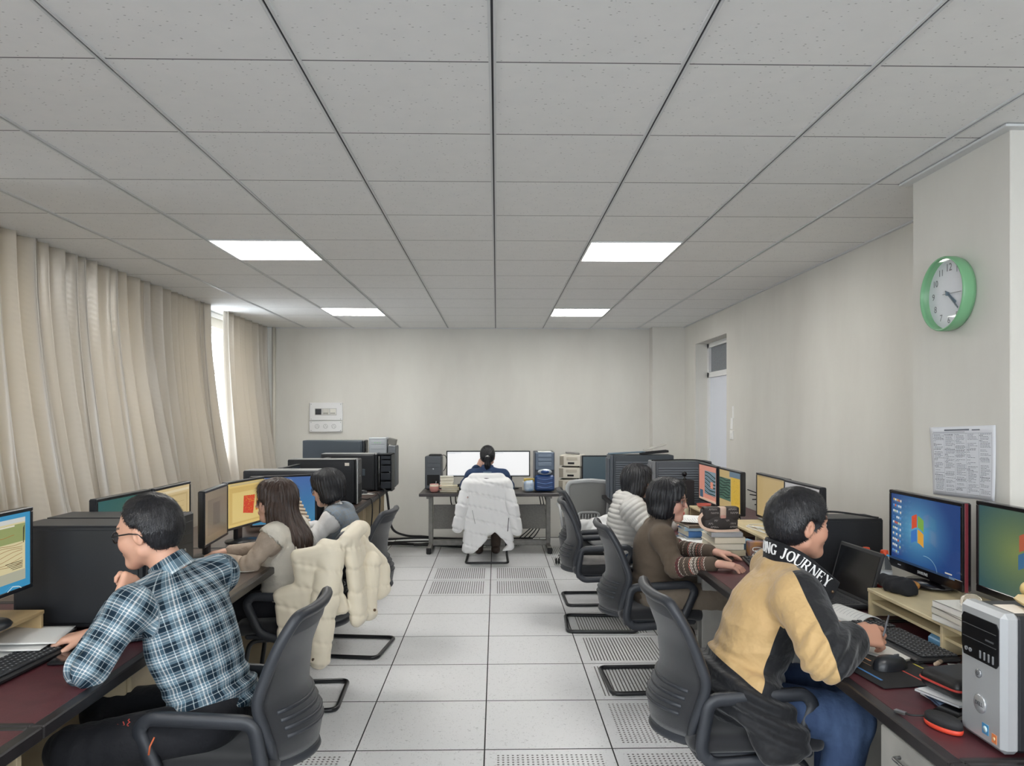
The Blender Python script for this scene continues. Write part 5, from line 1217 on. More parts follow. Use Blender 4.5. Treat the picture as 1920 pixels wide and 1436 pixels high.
pb = thing('dispenser_bottle', 'cream plastic bottle behind the face of the woman in brown', 'bottle', (1.40,5.62,Z)); MB().lathe([(0,0),(.042,0),(.045,.006),(.045,.11),(.036,.13),(.016,.138),(.016,.15),(0,.15)], (0,0,0), 24).ob('body', M('cream_bottle', (224,216,192), .4), pb); MB().lathe([(.012,.15),(.012,.165),(.005,.17),(.005,.185),(0,.185)], (0,0,0), 14).ob('pump', M('cream_bottle2', (206,196,170), .4), pb); MB().box((-.046,-.03,.03),(-.0445,.03,.09), .001).ob('label', M('peach_label', (226,176,130), .6), pb)
sp = thing('speaker', 'tall black speaker box left of the salmon-screen monitor', 'speaker', (1.60,6.36,Z), PI); MB().box((-.07,-.055,0),(.07,.055,.26), .006).ob('cabinet', M('black_rubber', (28,28,30), .6), sp); MB().box((.069,-.048,.02),(.074,.048,.24), .004).ob('grille', ventm, sp)
wc = thing('webcam', 'small dark webcam on top of the tall black speaker', 'camera', (1.60,6.36,Z+.2605), PI); MB().lathe([(.018,0),(.012,.01),(.006,.018),(.006,.03)], (0,0,0), 14).ob('stand', M('black_rubber', (28,28,30), .6), wc); MB().lathe([(0,-.022),(.02,-.012),(.022,.006),(.014,.02),(0,.021)], (0,0,.048), 16, 'x').ob('eye', M('dark_glass', (18,20,24), .12), wc)
# clutter on the server top
tag(MB().grid(lambda u,v: (.20*(u-.5), .14*(v-.5), .012+.055*u+.006*math.sin(20*v)), 12, 20).ob('egg_tray', M('moulded_pulp', (176,174,166), .8), None, (1.50,7.10,1.215)), 'ridged pale tray propped on the louvred server', 'tray')
tag(MB().box((-.13,-.06,0),(.13,.06,.022), .004, rot=(0,R(-5),0)).ob('black_keyboard_case', M('black_rubber', (28,28,30), .6), None, (1.50,7.13,1.196)), 'flat black case under the ridged tray on the server', 'case')
tag(MB().box((-.17,-.06,0),(.17,.06,.012), .003, rot=(0,R(-3),0)).ob('folder', M('blue_grey_folder', (96,116,130), .5), None, (1.24,7.14,1.196)), 'blue-grey folder lying on the server beside the tray', 'folder')
tag(MB().tube(smooth_path([(1.36,6.56,1.165),(1.5,6.58,1.166),(1.65,6.6,1.168),(1.78,6.5,1.166),(1.9,6.5,1.12)],6), .006, 6).ob('cable', M('black_rubber', (28,28,30), .6)), 'black cable trailing over the grey louvred tower', 'cable')
for k in range(4):
    tag(MB().tube(smooth_path([(1.80,5.35-.05*k,1.03-.03*k),(1.90+.02*k,5.2-.05*k,.98),(1.98,5.08-.03*k,.86),(1.93-.03*k,5.0,.80),(1.85,4.95+.04*k,.765)],6), .004, 6).ob('cable', M('black_rubber', (28,28,30), .6)), 'black cable hanging behind the gold-strip monitor, %s of four from the top' % ('first','second','third','fourth')[k], 'cable', 'cables behind the gold-strip monitor')
# ---- floor and wall cables
bk = M('black_rubber', (28,28,30), .6)
tag(MB().tube(smooth_path([(-1.24,8.02,.80),(-1.17,8.0,.74),(-1.15,8.05,.55),(-1.13,8.2,.32),(-1.02,8.5,.20),(-.86,8.80,.14),(-.74,8.84,.115),(-.5,8.9,.03)],8), .013, 8).ob('cable', bk), 'thick black cable dropping from the open tower to the floor', 'cable')
tag(MB().tube(smooth_path([(-1.40,7.85,Z+.003),(-1.3,7.75,Z+.003),(-1.185,7.6,.762),(-1.175,7.58,.6),(-1.19,7.6,.40),(-1.16,7.65,.2),(-1.2,7.7,.01)],7), .006, 6).ob('cable', bk), 'thin black cable hanging over the left desk edge by the mouse mat', 'cable')
tag(MB().tube(smooth_path([(-1.36,7.30,Z+.003),(-1.24,7.2,Z+.003),(-1.182,7.12,.762),(-1.175,7.12,.6),(-1.21,7.1,.3),(-1.24,7.1,.01)],7), .006, 6).ob('cable', bk), 'thin grey cable hanging over the left desk edge, nearer the bob-haired woman', 'cable')
rg = np.random.default_rng(31)
for k in range(6):
    y0 = 8.85+.07*k; pts = [(-1.75+.4*rg.random()+.26*i, y0+.10*math.sin(i*1.1+k)+.03*rg.normal(), .012+.010*(k%3)+.015*rg.random()) for i in range(8)]
    tag(MB().tube(smooth_path(pts,7), .010+.003*(k%2), 6).ob('cable', bk), 'black cable snaking on the floor to the far table, %s of six from the front' % ('first','second','third','fourth','fifth','last')[k], 'cable', 'floor cables by the far table')
for k in range(5):
    x = -.55+.06*k; pts = [(x,8.95,.62),(x+.02,8.90,.50),(x+.10+.05*k,8.92,.38-.03*k),(x+.25,8.95,.48),(x+.32,8.98,.60)]
    tag(MB().tube(smooth_path(pts,6), .007, 6).ob('cable', bk), 'black cable loop under the left half of the far table, %s from the left' % ('first','second','third','fourth','fifth')[k], 'cable', 'cable loops under the far table')
for k in range(4):
    x = .50+.03*k; pts = [(x,8.9,.64),(x+.03,8.88,.45),(x+.02-.06*k,8.86,.25),(x-.10-.08*k,8.88,.08),(x-.3,8.9,.014)]
    tag(MB().tube(smooth_path(pts,6), .006, 6).ob('cable', bk), 'black cable hanging by the right leg of the far table, %s from the left' % ('first','second','third','fourth')[k], 'cable', 'cables at the right table leg')
s_ = SDF((-.2,-.15,0),(.2,.15,.12), .01); s_.ell((0,0,.03),(.15,.09,.05),None,0); s_.half((0,0,.003),(0,0,-1)); vs, fs = s_.nets(); vs = vs+normals(vs,fs)*(.014*wav(vs,50,6))[:,None]
tag(link('black_bag', qmesh('black_bag', vs, fs), M('black_fleece', (26,27,31), .9), None, (-.46,8.97,.0)), 'dark bundle on the floor under the left of the far table', 'bundle')
# ---- on the walls
pn = thing('distribution_panel', 'white two-part electrical panel on the far wall above the slate case', 'electrical panel', (-2.155,YB,1.52))
wp = M('panel_white', (226,226,226), .4)
u_ = MB().box((-.208,-.035,-.03),(.208,0,.195), .006).ob('upper_cover', wp, pn); l_ = MB().box((-.21,-.04,-.175),(.205,0,-.036), .006).ob('lower_cover', wp, pn)
MB().box((-.14,-.039,.035),(.135,-.034,.125), .002).ob('breaker_window', M('window_rim', (196,196,194), .4), u_)
for x, c in ((-.095,(44,46,50)),(-.0,(206,204,196)),(.088,(226,224,216))):
    MB().box((x-.038,-.043,.044),(x+.038,-.038,.116), .003).ob('breaker', M('breaker_%d' % c[0], c, .4), u_)
    MB().box((x-.030,-.047,.052),(x+.030,-.042,.07), .002).ob('breaker_lever', M('breaker_l%d' % c[0], tuple(int(v*.8) for v in c), .4), u_)
for x in (-.11,-.004,.10):
    MB().tube([(x+.026*math.cos(a),-.041,-.105+.026*math.sin(a)) for a in np.linspace(0,2*PI,22,endpoint=False)], .0018, 5, True).ob('socket_ring', M('socket_grey', (130,130,130), .5), l_)
    m = MB()
    for a in (90,210,330): m.box((x+.012*math.cos(R(a))-.002,-.0415,-.105+.012*math.sin(R(a))-.005),(x+.012*math.cos(R(a))+.002,-.0395,-.105+.012*math.sin(R(a))+.005))
    o = m.ob('socket_pins', M('socket_dark', (80,80,82), .5), l_); o['kind'] = 'stuff'
for p_, zz in ((u_,(.175,-.012)),(l_,(-.055,-.157))):
    for x in (-.185,.185):
        for z_ in zz: MB().lathe([(.006,0),(.005,-.003),(0,-.003)], (x,-.036 if p_ is u_ else -.041,z_), 8, 'y').ob('screw', M('brushed_steel', (170,172,175), .3, 1), p_)
# clock on the pillar
ck = thing('wall_clock', 'round wall clock with a green rim on the pillar', 'clock', (1.95,3.155,2.082), PI)
green = M('green_plastic', (122,176,132), .35)
MB().lathe([(.135,0),(.152,.006),(.158,.025),(.158,.056),(.155,.063),(.150,.063),(.148,.058),(.148,.024)], (0,0,0), 56, 'x').ob('rim', green, ck)
MB().add([(.026,.149*math.cos(2*PI*k/48),.149*math.sin(2*PI*k/48)) for k in range(48)], [tuple(range(48))]).ob('dial', M('dial_white', (226,228,234), .6), ck)
num = M('dial_grey', (120,122,128), .6)
for n in range(1,13):
    a = R(90-30*n); text(str(n), .040 if n != 12 else .046, num, ck, (.0268,-.112*math.cos(a)*-1,.112*math.sin(a)), (PI/2,0,PI/2), .0002, name='numeral')
hm = M('hand_slate', (104,124,140), .5)
def hand(L, w, deg, x, nm, tail=.015, mat=hm): MB().box((x,-w/2,-tail),(x+.002,w/2,L), 0).ob(nm, mat, ck, (0,0,0), (R(-deg)*-1*-1,0,0))
hand(.068, .009, 128, .029, 'hour_hand'); hand(.098, .006, 133, .032, 'minute_hand', .02, M('hand_dark', (92,108,120), .5)); hand(.10, .002, 92, .035, 'second_hand', .03, M('hand_grey', (110,112,118), .5))
MB().lathe([(.008,.028),(.008,.038),(0,.039)], (0,0,0), 14, 'x').ob('hub', hm, ck)
gl2 = thinglass('clock_glass', .06)
MB().add([(.054,.148*math.cos(2*PI*k/40),.148*math.sin(2*PI*k/40)) for k in range(40)], [tuple(range(40))]).ob('cover_glass', gl2, ck)
# printed notice
nt = thing('notice', 'white printed five-column notice taped on the pillar below the clock', 'notice', (1.948,3.10,1.372), PI)
nt.rotation_euler = (R(2.2),0,PI)
W_, H_ = .43, .297
cv = lambda s,t: -.0+.010*max(0,.22-s)/.22*t*t+.012*max(0,(s-.75)/.25)*(1-t)**2+.0015
MB().grid(lambda u,v: (cv(u,v),(u-.5)*W_,(v-.5)*H_), 20, 14).ob('sheet', M('notice_paper', (222,224,230), .75), nt).modifiers.new('t','SOLIDIFY').thickness = .0005
m = MB(); rg = random.Random(11)
def strip(s0, s1, t0, th): m.grid(lambda u,v: (cv(s0+(s1-s0)*u,t0)+.0008,(s0+(s1-s0)*u-.5)*W_,(t0+th*(v-.5)-.5)*H_), 5, 2)
def vstrip(s, t0, t1, w): m.grid(lambda u,v: (cv(s,t0+(t1-t0)*v)+.0008,(s+w*(u-.5)-.5)*W_,(t0+(t1-t0)*v-.5)*H_), 2, 10)
for s in (.04,.215,.39,.57,.76,.95): vstrip(s,.05,.90,.002)
strip(.04,.95,.90,.003); strip(.04,.95,.05,.003); strip(.22,.62,.95,.022); strip(.66,.78,.945,.016); strip(.05,.55,.92,.006)
for c in range(5):
    s0 = (.05,.225,.40,.58,.77)[c]
    for k in range(46):
        t0 = .885-.0178*k; L = .155*rg.choice((.25,.9,.85,.6,.95,.8)); bold = rg.random() < .14
        if rg.random() < .12: continue
        x = s0+(.0 if bold or L < .06 else .012)
        while x < s0+L:
            w = rg.uniform(.008,.035); strip(x, min(x+w, s0+.165), t0, .009 if bold else .0055); x += w+.006
o = m.ob('print', M('print_grey', (112,116,126), .8), nt); o['kind'] = 'stuff'
# ================================================================ GARMENTS LEFT ON CHAIRS
def soft(name, label, cat, mat, lo, hi, h, build, quilt=None, amp=.004, seed=1, loc=(0,0,0), rz=0, f=24):
    s = SDF(lo, hi, h); build(s); vs, fs = s.nets(); vs = smooth_v(vs, fs, 1, .4); N = normals(vs, fs); d = np.zeros(len(vs))
    if quilt: d += quilt(vs, N)
    q = vs*np.array((1,1,.55)); d += amp*(.6-np.abs(wav(q, f, seed)))*1.6+amp*.6*wav(vs, f*2.3, seed+1)
    t = thing(name, label, cat, loc, rz); link('shell', qmesh(name, vs+N*d[:,None], fs), mat, t); return t
wn = M('white_nylon', (232,232,232), .55, sheen=.2); cn = M('cream_nylon', (232,222,200), .6, sheen=.2)
def qz(pitch, a, lean=0, seed=3, nw=120):
    def f(vs, N):
        ph = (vs[:,2]+lean*vs[:,0]+.012*wav(vs,12,seed))/pitch; q = np.abs(np.sin(PI*ph)); g = np.exp(-(q/.28)**2)
        side = np.clip(1.15-np.abs(N[:,2]),.15,1); az = vs@np.array((1,.9,.15))
        return (a*(.4-g*1.2)+a*.45*np.sin(az*nw+3*wav(vs,16,seed+4))*np.exp(-(q/.6)**2)+.007*wav(vs*np.array((1,1,.35)),22,seed+7))*side
    return f
# long white coat on the far chair (chair faces +y, its back at y 7.84)
def wc_(s):
    y = 7.815
    s.cone((-.24,y+.045,.905),(.04,y+.045,.905), .045,.045,.03); s.cone((-.29,y+.03,.865),(.10,y+.03,.865), .045,.045,.03)
    s.box((-.10,y-.005,.60),(.205,.050,.29), None, .045, .03)
    s.box((-.215,y-.01,.36),(.125,.045,.235), rotm(0,4,0), .04, .03); s.box((.06,y-.01,.36),(.095,.045,.21), rotm(0,-6,0), .04, .03)
    s.cone((-.295,y+.01,.84),(-.355,y-.045,.62), .058,.062,.008); s.cone((-.355,y-.045,.62),(-.395,y-.03,.40), .060,.058,.008)
    s.cone((.105,y+.01,.84),(.165,y-.035,.62), .055,.058,.008); s.cone((.165,y-.035,.62),(.215,y-.02,.36), .056,.050,.008)
    s.box((-.06,y-.06,.17),(.10,.10,.16), rotm(0,45,0), .01, .01, 's')
    s.box((-.10,7.96,.62),(.19,.075,.30), None, .02, .01, 's')
c = soft('coat', 'long white padded coat hung over the far chair back', 'coat', wn, (-.62,7.66,.08),(.44,8.02,1.0), .0075, wc_, qz(.14,.010,.25), .005, 5)
MB().box((-.325,7.735,.705),(-.29,7.742,.722), .001).ob('sleeve_badge', M('badge_maroon', (120,62,62), .6), c); MB().box((-.322,7.731,.710),(-.293,7.7365,.717)).ob('badge_lettering', M('badge_pale', (226,214,206), .6), c)
MB().tube([(.115,7.752,.36),(.125,7.752,.50)], .004, 6).ob('pocket_zip', M('zip_grey', (96,96,98), .5), c); MB().tube([(-.22,7.745,.44),(-.25,7.745,.58)], .003, 6).ob('pocket_zip', M('zip_grey2', (166,166,166), .5), c)
# cream padded coat on the long-haired woman's chair (back at x about -.80)
def cc_(s):
    # collar and hood rolled over the chair top
    s.cone((-.90,3.99,.86),(-.79,4.38,.90), .050,.050,.03); s.cone((-.80,3.98,.905),(-.765,4.20,.935), .036,.042,.02); s.cone((-.80,4.04,.885),(-.76,4.16,.80), .045,.03,.03)
    # back panel behind the chair, near side panel, front flap to the left
    s.box((-.765,4.19,.66),(.034,.20,.22), rotm(0,-6,0), .032, .04)
    s.box((-.925,3.955,.69),(.115,.032,.19), rotm(0,-10,8), .03, .03)
    s.box((-1.035,3.925,.50),(.105,.026,.165), rotm(0,-5,0), .024, .025); s.cone((-.95,3.94,.70),(-1.10,3.935,.64), .034,.026,.03)
    s.cone((-.93,3.90,.335),(-1.13,3.92,.335), .022,.020,.012)
    # near sleeve
    s.cone((-.855,3.96,.85),(-.885,3.885,.60), .060,.066,.02); s.cone((-.885,3.885,.60),(-.900,3.86,.375), .062,.050,.012); s.cone((-.900,3.86,.345),(-.902,3.858,.318), .046,.047,.004)
    # far sleeve bunched and hanging behind
    s.cone((-.78,4.24,.84),(-.70,4.36,.68), .055,.075,.015); s.cone((-.70,4.36,.68),(-.685,4.33,.58), .078,.070,.02); s.cone((-.715,4.24,.74),(-.715,4.20,.52), .058,.044,.012); s.cone((-.715,4.195,.50),(-.712,4.19,.475), .046,.048,.004)
    s.box((-.90,4.19,.58),(.085,.195,.34), rotm(0,-6,0), .02, .01, 's')
c = soft('coat', 'cream padded coat draped over the chair of the long-haired woman', 'coat', cn, (-1.24,3.74,.24),(-.54,4.52,1.02), .0055, cc_, qz(.118,.0055,.2,3,150), .006, 8, f=28)
for p_ in ((-.925,3.812,.332),(-.672,4.16,.49),(-.975,3.893,.40)): MB().lathe([(.008,0),(.008,-.004),(0,-.005)], p_, 12, 'y').ob('snap_button', M('bronze_snap', (112,92,72), .4, .6), c)
# white fluffy garment on the empty chair
def fl(s): s.ell((.10,0,.58),(.22,.20,.10),None,0); s.ell((.16,-.06,.66),(.12,.12,.07),None,.04); s.cone((.0,-.15,.56),(.18,-.10,.60),.07,.06,.05); s.cone((.16,.08,.62),(.24,-.06,.58),.06,.06,.05); s.cone((-.12,.05,.60),(.05,-.05,.62),.06,.07,.05); s.half((0,0,.492),(0,0,-1))
soft('garment', 'crumpled white fluffy garment on the empty chair seat', 'garment', wn, (-.30,-.36,.45),(.44,.32,.80), .009, fl, None, .014, 9, (.83,6.33,0), 0, 32)
# grey jersey folded on the puffer woman's seat
def gj(s): s.box((-.07,-.155,.505),(.10,.055,.022),rotm(0,0,0),.02,0); s.cone((-.14,-.17,.52),(.02,-.16,.525),.022,.026,.03); s.half((0,0,.489),(0,0,-1))
soft('folded_garment', 'folded grey cloth on the seat edge beside the puffer-jacketed woman', 'garment', M('grey_towel', (118,114,112), .9, col2=(150,146,142), mscale=12, bump=.4, bscale=300), (-.3,-.30,.46),(.16,-.02,.58), .007, gj, None, .006, 10, (.785,5.58,0), R(-3))
# ================================================================ PEOPLE
A_ = lambda *p: np.array(p, float)
def hand_rot(f, b, right):
    f = unit(f); b = np.asarray(b,float); b = unit(b-f*np.dot(b,f)); t = np.cross(b,f)*(1 if right else -1)
    return np.stack([f,t,b],1)
def frame(P):
    lat = unit(P['shL']-P['shR']); up = unit(P['nb']-P['pel']); fwd = unit(np.cross(lat, up)); return fwd, lat, up
def torso_prims(s, P, g=0., k=.05, low=True):
    w = P.get('w',1); fwd, lat, up = frame(P); Rt = np.stack([fwd, np.cross(up,fwd), up],1)
    pf = unit(A_(1,0,0)); zr = unit(P['ch']-P['pel']); Rp = axisR(zr, fwd)
    if low: s.ell(P['pel'], A_(.120,.172*w,.115)*1+g, Rp, k)
    mid = (P['pel']+P['ch'])/2
    s.ell(mid, A_(.105*P.get('d',1),.140*w,.15)+g, Rp, k)
    s.ell(P['ch'], A_(.115*P.get('d',1),.158*w,.15)+g, Rt, k)
    sh = (P['shL']+P['shR'])/2; s.cone(P['shL'], P['shR'], .062+g, .062+g, k)
    s.ell((P['ch']*.45+sh*.55)-fwd*.02, A_(.085,.15*w,.09)+g, Rt, k)
    for q in ('shL','shR'): s.cone(P['nb']-up*.015, P[q]+up*.0, .046+g, .052+g, .03)
def sleeve_prims(s, P, side, g=0., k=.02, r=(.060,.050,.046,.036), stop=.0, fore=True):
    sh, el, wr = P['sh'+side], P['el'+side], P['wr'+side]
    s.cone(sh+(el-sh)*.05, el, r[0]-.006+g, r[1]+g, k)
    if fore: e = unit(wr-el); s.cone(el, wr-e*(r[3]+stop), r[2]+g, r[3]+g, .02)
def bbox(P, keys, m): q = np.array([P[k] for k in keys]); return q.min(0)-m, q.max(0)+m
TK = ('pel','ch','nb','shL','shR')
def bones(P):
    fwd, lat, up = frame(P)
    return [(P['pel']-up*.2, P['nb'], .12, -fwd), (P['shL']*.75+P['elL']*.25,P['elL'],.05,-fwd), (P['elL'],P['wrL'],.042,-fwd), (P['shR']*.75+P['elR']*.25,P['elR'],.05,-fwd), (P['elR'],P['wrR'],.042,-fwd)]
def wrinkle(vs, fs, P, amp, seed=1, f=16):
    N = normals(vs, fs); d = np.zeros(len(vs))
    for el in ('elL','elR'):
        r = np.linalg.norm(vs-P[el],axis=1); e = unit(P['wr'+el[-1]]-P['sh'+el[-1]]); d += amp*1.4*np.exp(-(r/.09)**2)*np.sin(((vs-P[el])@e)*150+2*wav(vs,20,seed+3))
    q = np.stack([vs[:,0], vs[:,1], vs[:,2]*2.3],1)
    d += amp*1.5*(.6-np.abs(wav(q, f, seed)))*np.clip(1.2-np.abs(wav(vs,5,seed+9))*1.5,0.2,1)
    fwd, lat, up = frame(P); r = (vs-P['pel'])@up; d += amp*1.2*np.exp(-((r-.03)/.09)**2)*np.sin(r*130+3*wav(vs,9,seed+5))
    return vs+N*d[:,None]
def garment(name, P, mat, root, h=.0065, g=0., sleeves='LR', hem=None, neck=.058, amp=.003, seed=1, r=(.060,.050,.046,.036), k=.05, extra=None, quilt=None, label=None, low=True, attr=None, fore=True, lo=None, hi=None, stop=0.):
    keys = list(TK)+[a+sd for sd in sleeves for a in ('el','wr')]
    a, b = bbox(P, keys, .22)
    if lo is not None: a = np.minimum(a, lo)
    if hi is not None: b = np.maximum(b, hi)
    s = SDF(a, b, h); torso_prims(s, P, g, k, low)
    for sd in sleeves: sleeve_prims(s, P, sd, g, .045, r, stop, fore)
    if extra: extra(s)
    fwd, lat, up = frame(P)
    if hem is not None: s.half(P['pel']+up*hem, -up, .01)
    if neck:
        ax = unit(P['hd']-P['nb']); s.cone(P['nb']+ax*.035, P['nb']+ax*.15, neck, neck+.012, .006, 's')
    vs, fs = s.nets(); vs = smooth_v(vs, fs, 3, .5); bi, U, V = bones_uv(vs, bones(P))
    if quilt:
        N = normals(vs, fs); pitch, amp_q = quilt; Vq = V+.012*wav(vs,14,seed)
        vs = vs+N*(amp_q*(np.abs(np.sin(PI*Vq/pitch))**.55-.75)*(1+.3*wav(vs,30,seed+2)))[:,None]
    if amp: vs = wrinkle(vs, fs, P, amp, seed)
    at = {'u':U, 'v':V, 'fore':((bi == 2)|(bi == 4)).astype(float)}
    if attr: at.update(attr(vs, bi, U, V))
    o = link(name, qmesh(name, vs, fs, at), mat, root)
    if label: o['label'] = label
    return o
def legs_prims(s, P, g=0., r=(.088,.066,.060,.045), k=.03):
    for sd in 'LR':
        y = 1 if sd == 'L' else -1
        hp = P['pel']+A_(.01,y*.092*P.get('w',1),-.02); s.cone(hp, P['kn'+sd], r[0]+g, r[1]+g, k)
        s.cone(P['kn'+sd], P['an'+sd], r[2]+g, r[3]+g, .025)
    s.ell(P['pel'], A_(.115,.165*P.get('w',1),.10)+g, None, .04)
def trousers(P, mat, root, h=.008, amp=.003, seed=4, r=(.088,.068,.062,.050), label=None, name='trousers'):
    a, b = bbox(P, ('pel','knL','knR','anL','anR'), .2); s = SDF(a, b, h); legs_prims(s, P, .004, r)
    s.half(P['pel']+A_(0,0,.085), (0,0,1), .01); s.half((0,0,.075), (0,0,-1), .004)
    vs, fs = s.nets(); vs = smooth_v(vs, fs, 1, .4); N = normals(vs, fs)
    kd = np.minimum(np.linalg.norm(vs-P['knL'],axis=1), np.linalg.norm(vs-P['knR'],axis=1))
    d = amp*(.5-np.abs(wav(vs*A_(1,1.6,1.6), 22, seed)))+amp*np.exp(-(kd/.12)**2)*np.sin(vs[:,0]*120+3*wav(vs,10,seed+1))
    o = link(name, qmesh(name, vs+N*d[:,None], fs, {'kz':kd}), mat, root)
    if label: o['label'] = label
    return o
def shoes(P, mat, root):
    for sd in 'LR':
        an = P['an'+sd]; d = P.get('toe'+sd, A_(1,0,0)); c = A_(an[0],an[1],0)
        s = SDF(c-A_(.24,.24,.02), c+A_(.24,.24,.15), .006)
        s.cone(c-d*.035+A_(0,0,.05), c+d*.02+A_(0,0,.062), .042, .045, .02); s.cone(c-d*.02+A_(0,0,.042), c+d*.15+A_(0,0,.036), .043, .036, .03, flat=((0,0,1),.85))
        s.half((0,0,.004), (0,0,-1), .004); vs, fs = s.nets(); link('shoe', qmesh('shoe', vs, fs), mat, root)
def body(P, root, skin, lip, brow, hands, k=1.0, wide=1.0, hh=.0032, blush=.06, rw=.026):
    Rm = P['hr']; parts = [head_mesh(P['hd'], Rm, k, P['nb'], skin, lip, brow, .052 if P.get('w',1) > .95 else .046, wide, hh, blush)]
    keys = TK+('elL','elR','wrL','wrR','knL','knR','anL','anR'); a, b = bbox(P, keys, .16); s = SDF(a, b, .011)
    torso_prims(s, P, -.032, .05); legs_prims(s, P, -.014)
    for sd in 'LR': sleeve_prims(s, P, sd, -.020, .02); 
    s.half(P['nb']+unit(P['hd']-P['nb'])*.02, P['hd']-P['nb'], .01)
    s.half((0,0,.02), (0,0,-1), .004)
    v, f = s.nets(); parts.append((v, f, np.tile(np.array(lin(skin)), (len(v),1))))
    for sd, kw in hands.items(): parts.append(hand_mesh(P['wr'+sd], kw.pop('R'), kw.pop('sc', 1.0), P['el'+sd], rw, skin, **kw))
    vs, fs, cs = join(*parts); return link('body', qmesh('body', vs, fs, None, cs), skinm, root)
def hair(P, root, style, mat, k=1.0, wide=1.0, h=.0038, down=None, label=None):
    C, Rm = np.asarray(P['hd']), P['hr']; T = lambda *p: C+Rm@(np.array(p,float)*k*np.array([1,wide,1])); D = lambda *p: Rm@np.array(p,float)
    Z = .20 if style in ('short','receding','pony') else (.26 if style == 'bob' else .44)
    s = SDF(C-A_(.22,.20,Z), C+A_(.17,.19,.18), h)
    if style in ('short','receding'):
        head_prims(s, C, Rm, k, False, .010 if style == 'receding' else .014, wide)
        if style == 'short':
            s.ell(T(.0,0,.075), A_(.085,.068,.055)*k, Rm, .02)
            s.half(T(.038,0,0), D(1,0,-.62)); s.half(T(.022,0,-.018), D(.65,0,-.80))
        else:
            s.half(T(-.004,0,.0), D(1,0,-.66)); s.half(T(.015,0,-.03), D(.55,0,-.85))
            for y in (-1,1): s.ell(T(.085,y*.05,.085), A_(.035,.03,.035), Rm, .015, 's')
        for y in (-1,1): s.ell(T(.006,y*.089,-.014), A_(.032,.022,.042), Rm, .006, 's')
        s.cone(T(-.05,0,-.09), T(-.04,0,-.15), .02, .02, .01, 's')
    elif style == 'pony':
        head_prims(s, C, Rm, k, False, .009, wide); s.half(T(.055,0,0), D(1,0,-.45)); s.half(T(.02,0,-.05), D(.5,0,-.86))
        for y in (-1,1): s.ell(T(.006,y*.086,-.012), A_(.022,.02,.034), Rm, .006, 's')
        s.cone(T(-.085,0,-.01), T(-.115,0,-.03), .022, .026, .015); s.cone(T(-.115,0,-.03), T(-.10,0,-.10), .030, .034, .01); s.cone(T(-.10,0,-.10), T(-.085,.01,-.165), .034, .014, .01)
    else:
        head_prims(s, C, Rm, k, False, .015, wide)
        for y in (-1,1):
            s.cone(T(-.004,y*.058,.045), T(-.012,y*.064,-.075), .030, .028, .03); s.cone(T(.026,y*.056,.06), T(.010,y*.068,-.045), .018, .012, .02)
        s.cone(T(-.045,0,.03), T(-.050,0,-.085), .075, .062, .03); s.cone(T(-.03,-.05,-.07), T(-.03,.05,-.07), .045, .045, .03)
        s.cone(T(.05,-.04,.085), T(.05,.04,.085), .028, .028, .03)
        if style == 'long':
            for (a, b, ra, rb) in down: s.cone(C+np.array(a), C+np.array(b), ra, rb, .03, flat=((1,0,0),.75))
        else: s.half(T(0,0,-.118), D(-.25,0,-1), .008)
        s.ell(T(.116,0,-.040), A_(.092,.064,.108)*k, Rm, .012, 's')
        for y in (-1,1): s.ell(T(.098,y*.075,-.060), A_(.052,.036,.085)*k, Rm, .012, 's')
        s.cone(T(.06,0,-.06), T(.12,0,-.12), .046, .06, .01, 's')
        s.cone(T(0,0,-.09), P['nb']+0*C, .05, .052, .01, 's')
    vs, fs = s.nets(); vs = smooth_v(vs, fs, 1, .4); N = normals(vs, fs); L = (vs-C)@Rm
    az = np.arctan2(L[:,1], L[:,0]+.03); pol = np.linalg.norm((L-A_(-.03,0,.12)),axis=1)
    if style == 'pony': az = np.arctan2(L[:,1], L[:,2]-.0); pol = -L[:,0]
    if style in ('short','receding'):
        d = .0035*wav(L*A_(1,1,1.2), 95, 3, 8)+.002*wav(L, 190, 6, 8)
    else: d = .0026*np.sin(az*31+2.5*wav(L,14,4))*np.clip(pol/.1,0,1)+.0016*np.sin(az*73+wav(L,20,7)*3)
    o = link('hair', qmesh('hair', vs+N*d[:,None], fs, {'hu':az*.09, 'hv':pol}), mat, root)
    if label: o['label'] = label
    if style in ('short','receding'): strands(o, C, Rm, 9000, .016 if style == 'short' else .014, .0009, 'short', mat, 3)
    elif style == 'pony': strands(o, C, Rm, 2500, .03, .0012, 'tied', mat, 3, .05)
    else: strands(o, C, Rm, 3500 if style == 'long' else 2200, .06 if style == 'long' else .034, .0012, 'fall', mat, 3, .04)
    return o
def glasses(P, root, mat, k=1.0, wide=1.0, r=(.023,.018), t=.0016, lensm=None):
    C, Rm = np.asarray(P['hd']), P['hr']; T = lambda *p: tuple(C+Rm@(np.array(p,float)*k*np.array([1,wide,1]))); m = MB()
    for y in (-1,1):
        m.tube([T(.1005-.006*abs(math.cos(a)), y*.034+r[0]*math.cos(a), -.002+r[1]*math.sin(a)) for a in np.linspace(0,2*PI,20,endpoint=False)], t, 6, True)
        m.tube([T(.094,y*.058,.004), T(.086,y*.074,.006), T(.02,y*.082,.006), T(-.012,y*.083,.0), T(-.028,y*.080,-.02)], t, 6)
    m.tube([T(.100,-.011,.002), T(.108,0,.006), T(.100,.011,.002)], t, 6)
    o = m.ob('glasses', mat, root)
    if lensm:
        l = MB()
        for y in (-1,1): l.add([T(.098,y*.034+r[0]*math.cos(a), -.002+r[1]*math.sin(a)) for a in np.linspace(0,2*PI,16,endpoint=False)], [tuple(range(16))])
        l.ob('lens', lensm, o)
    return o
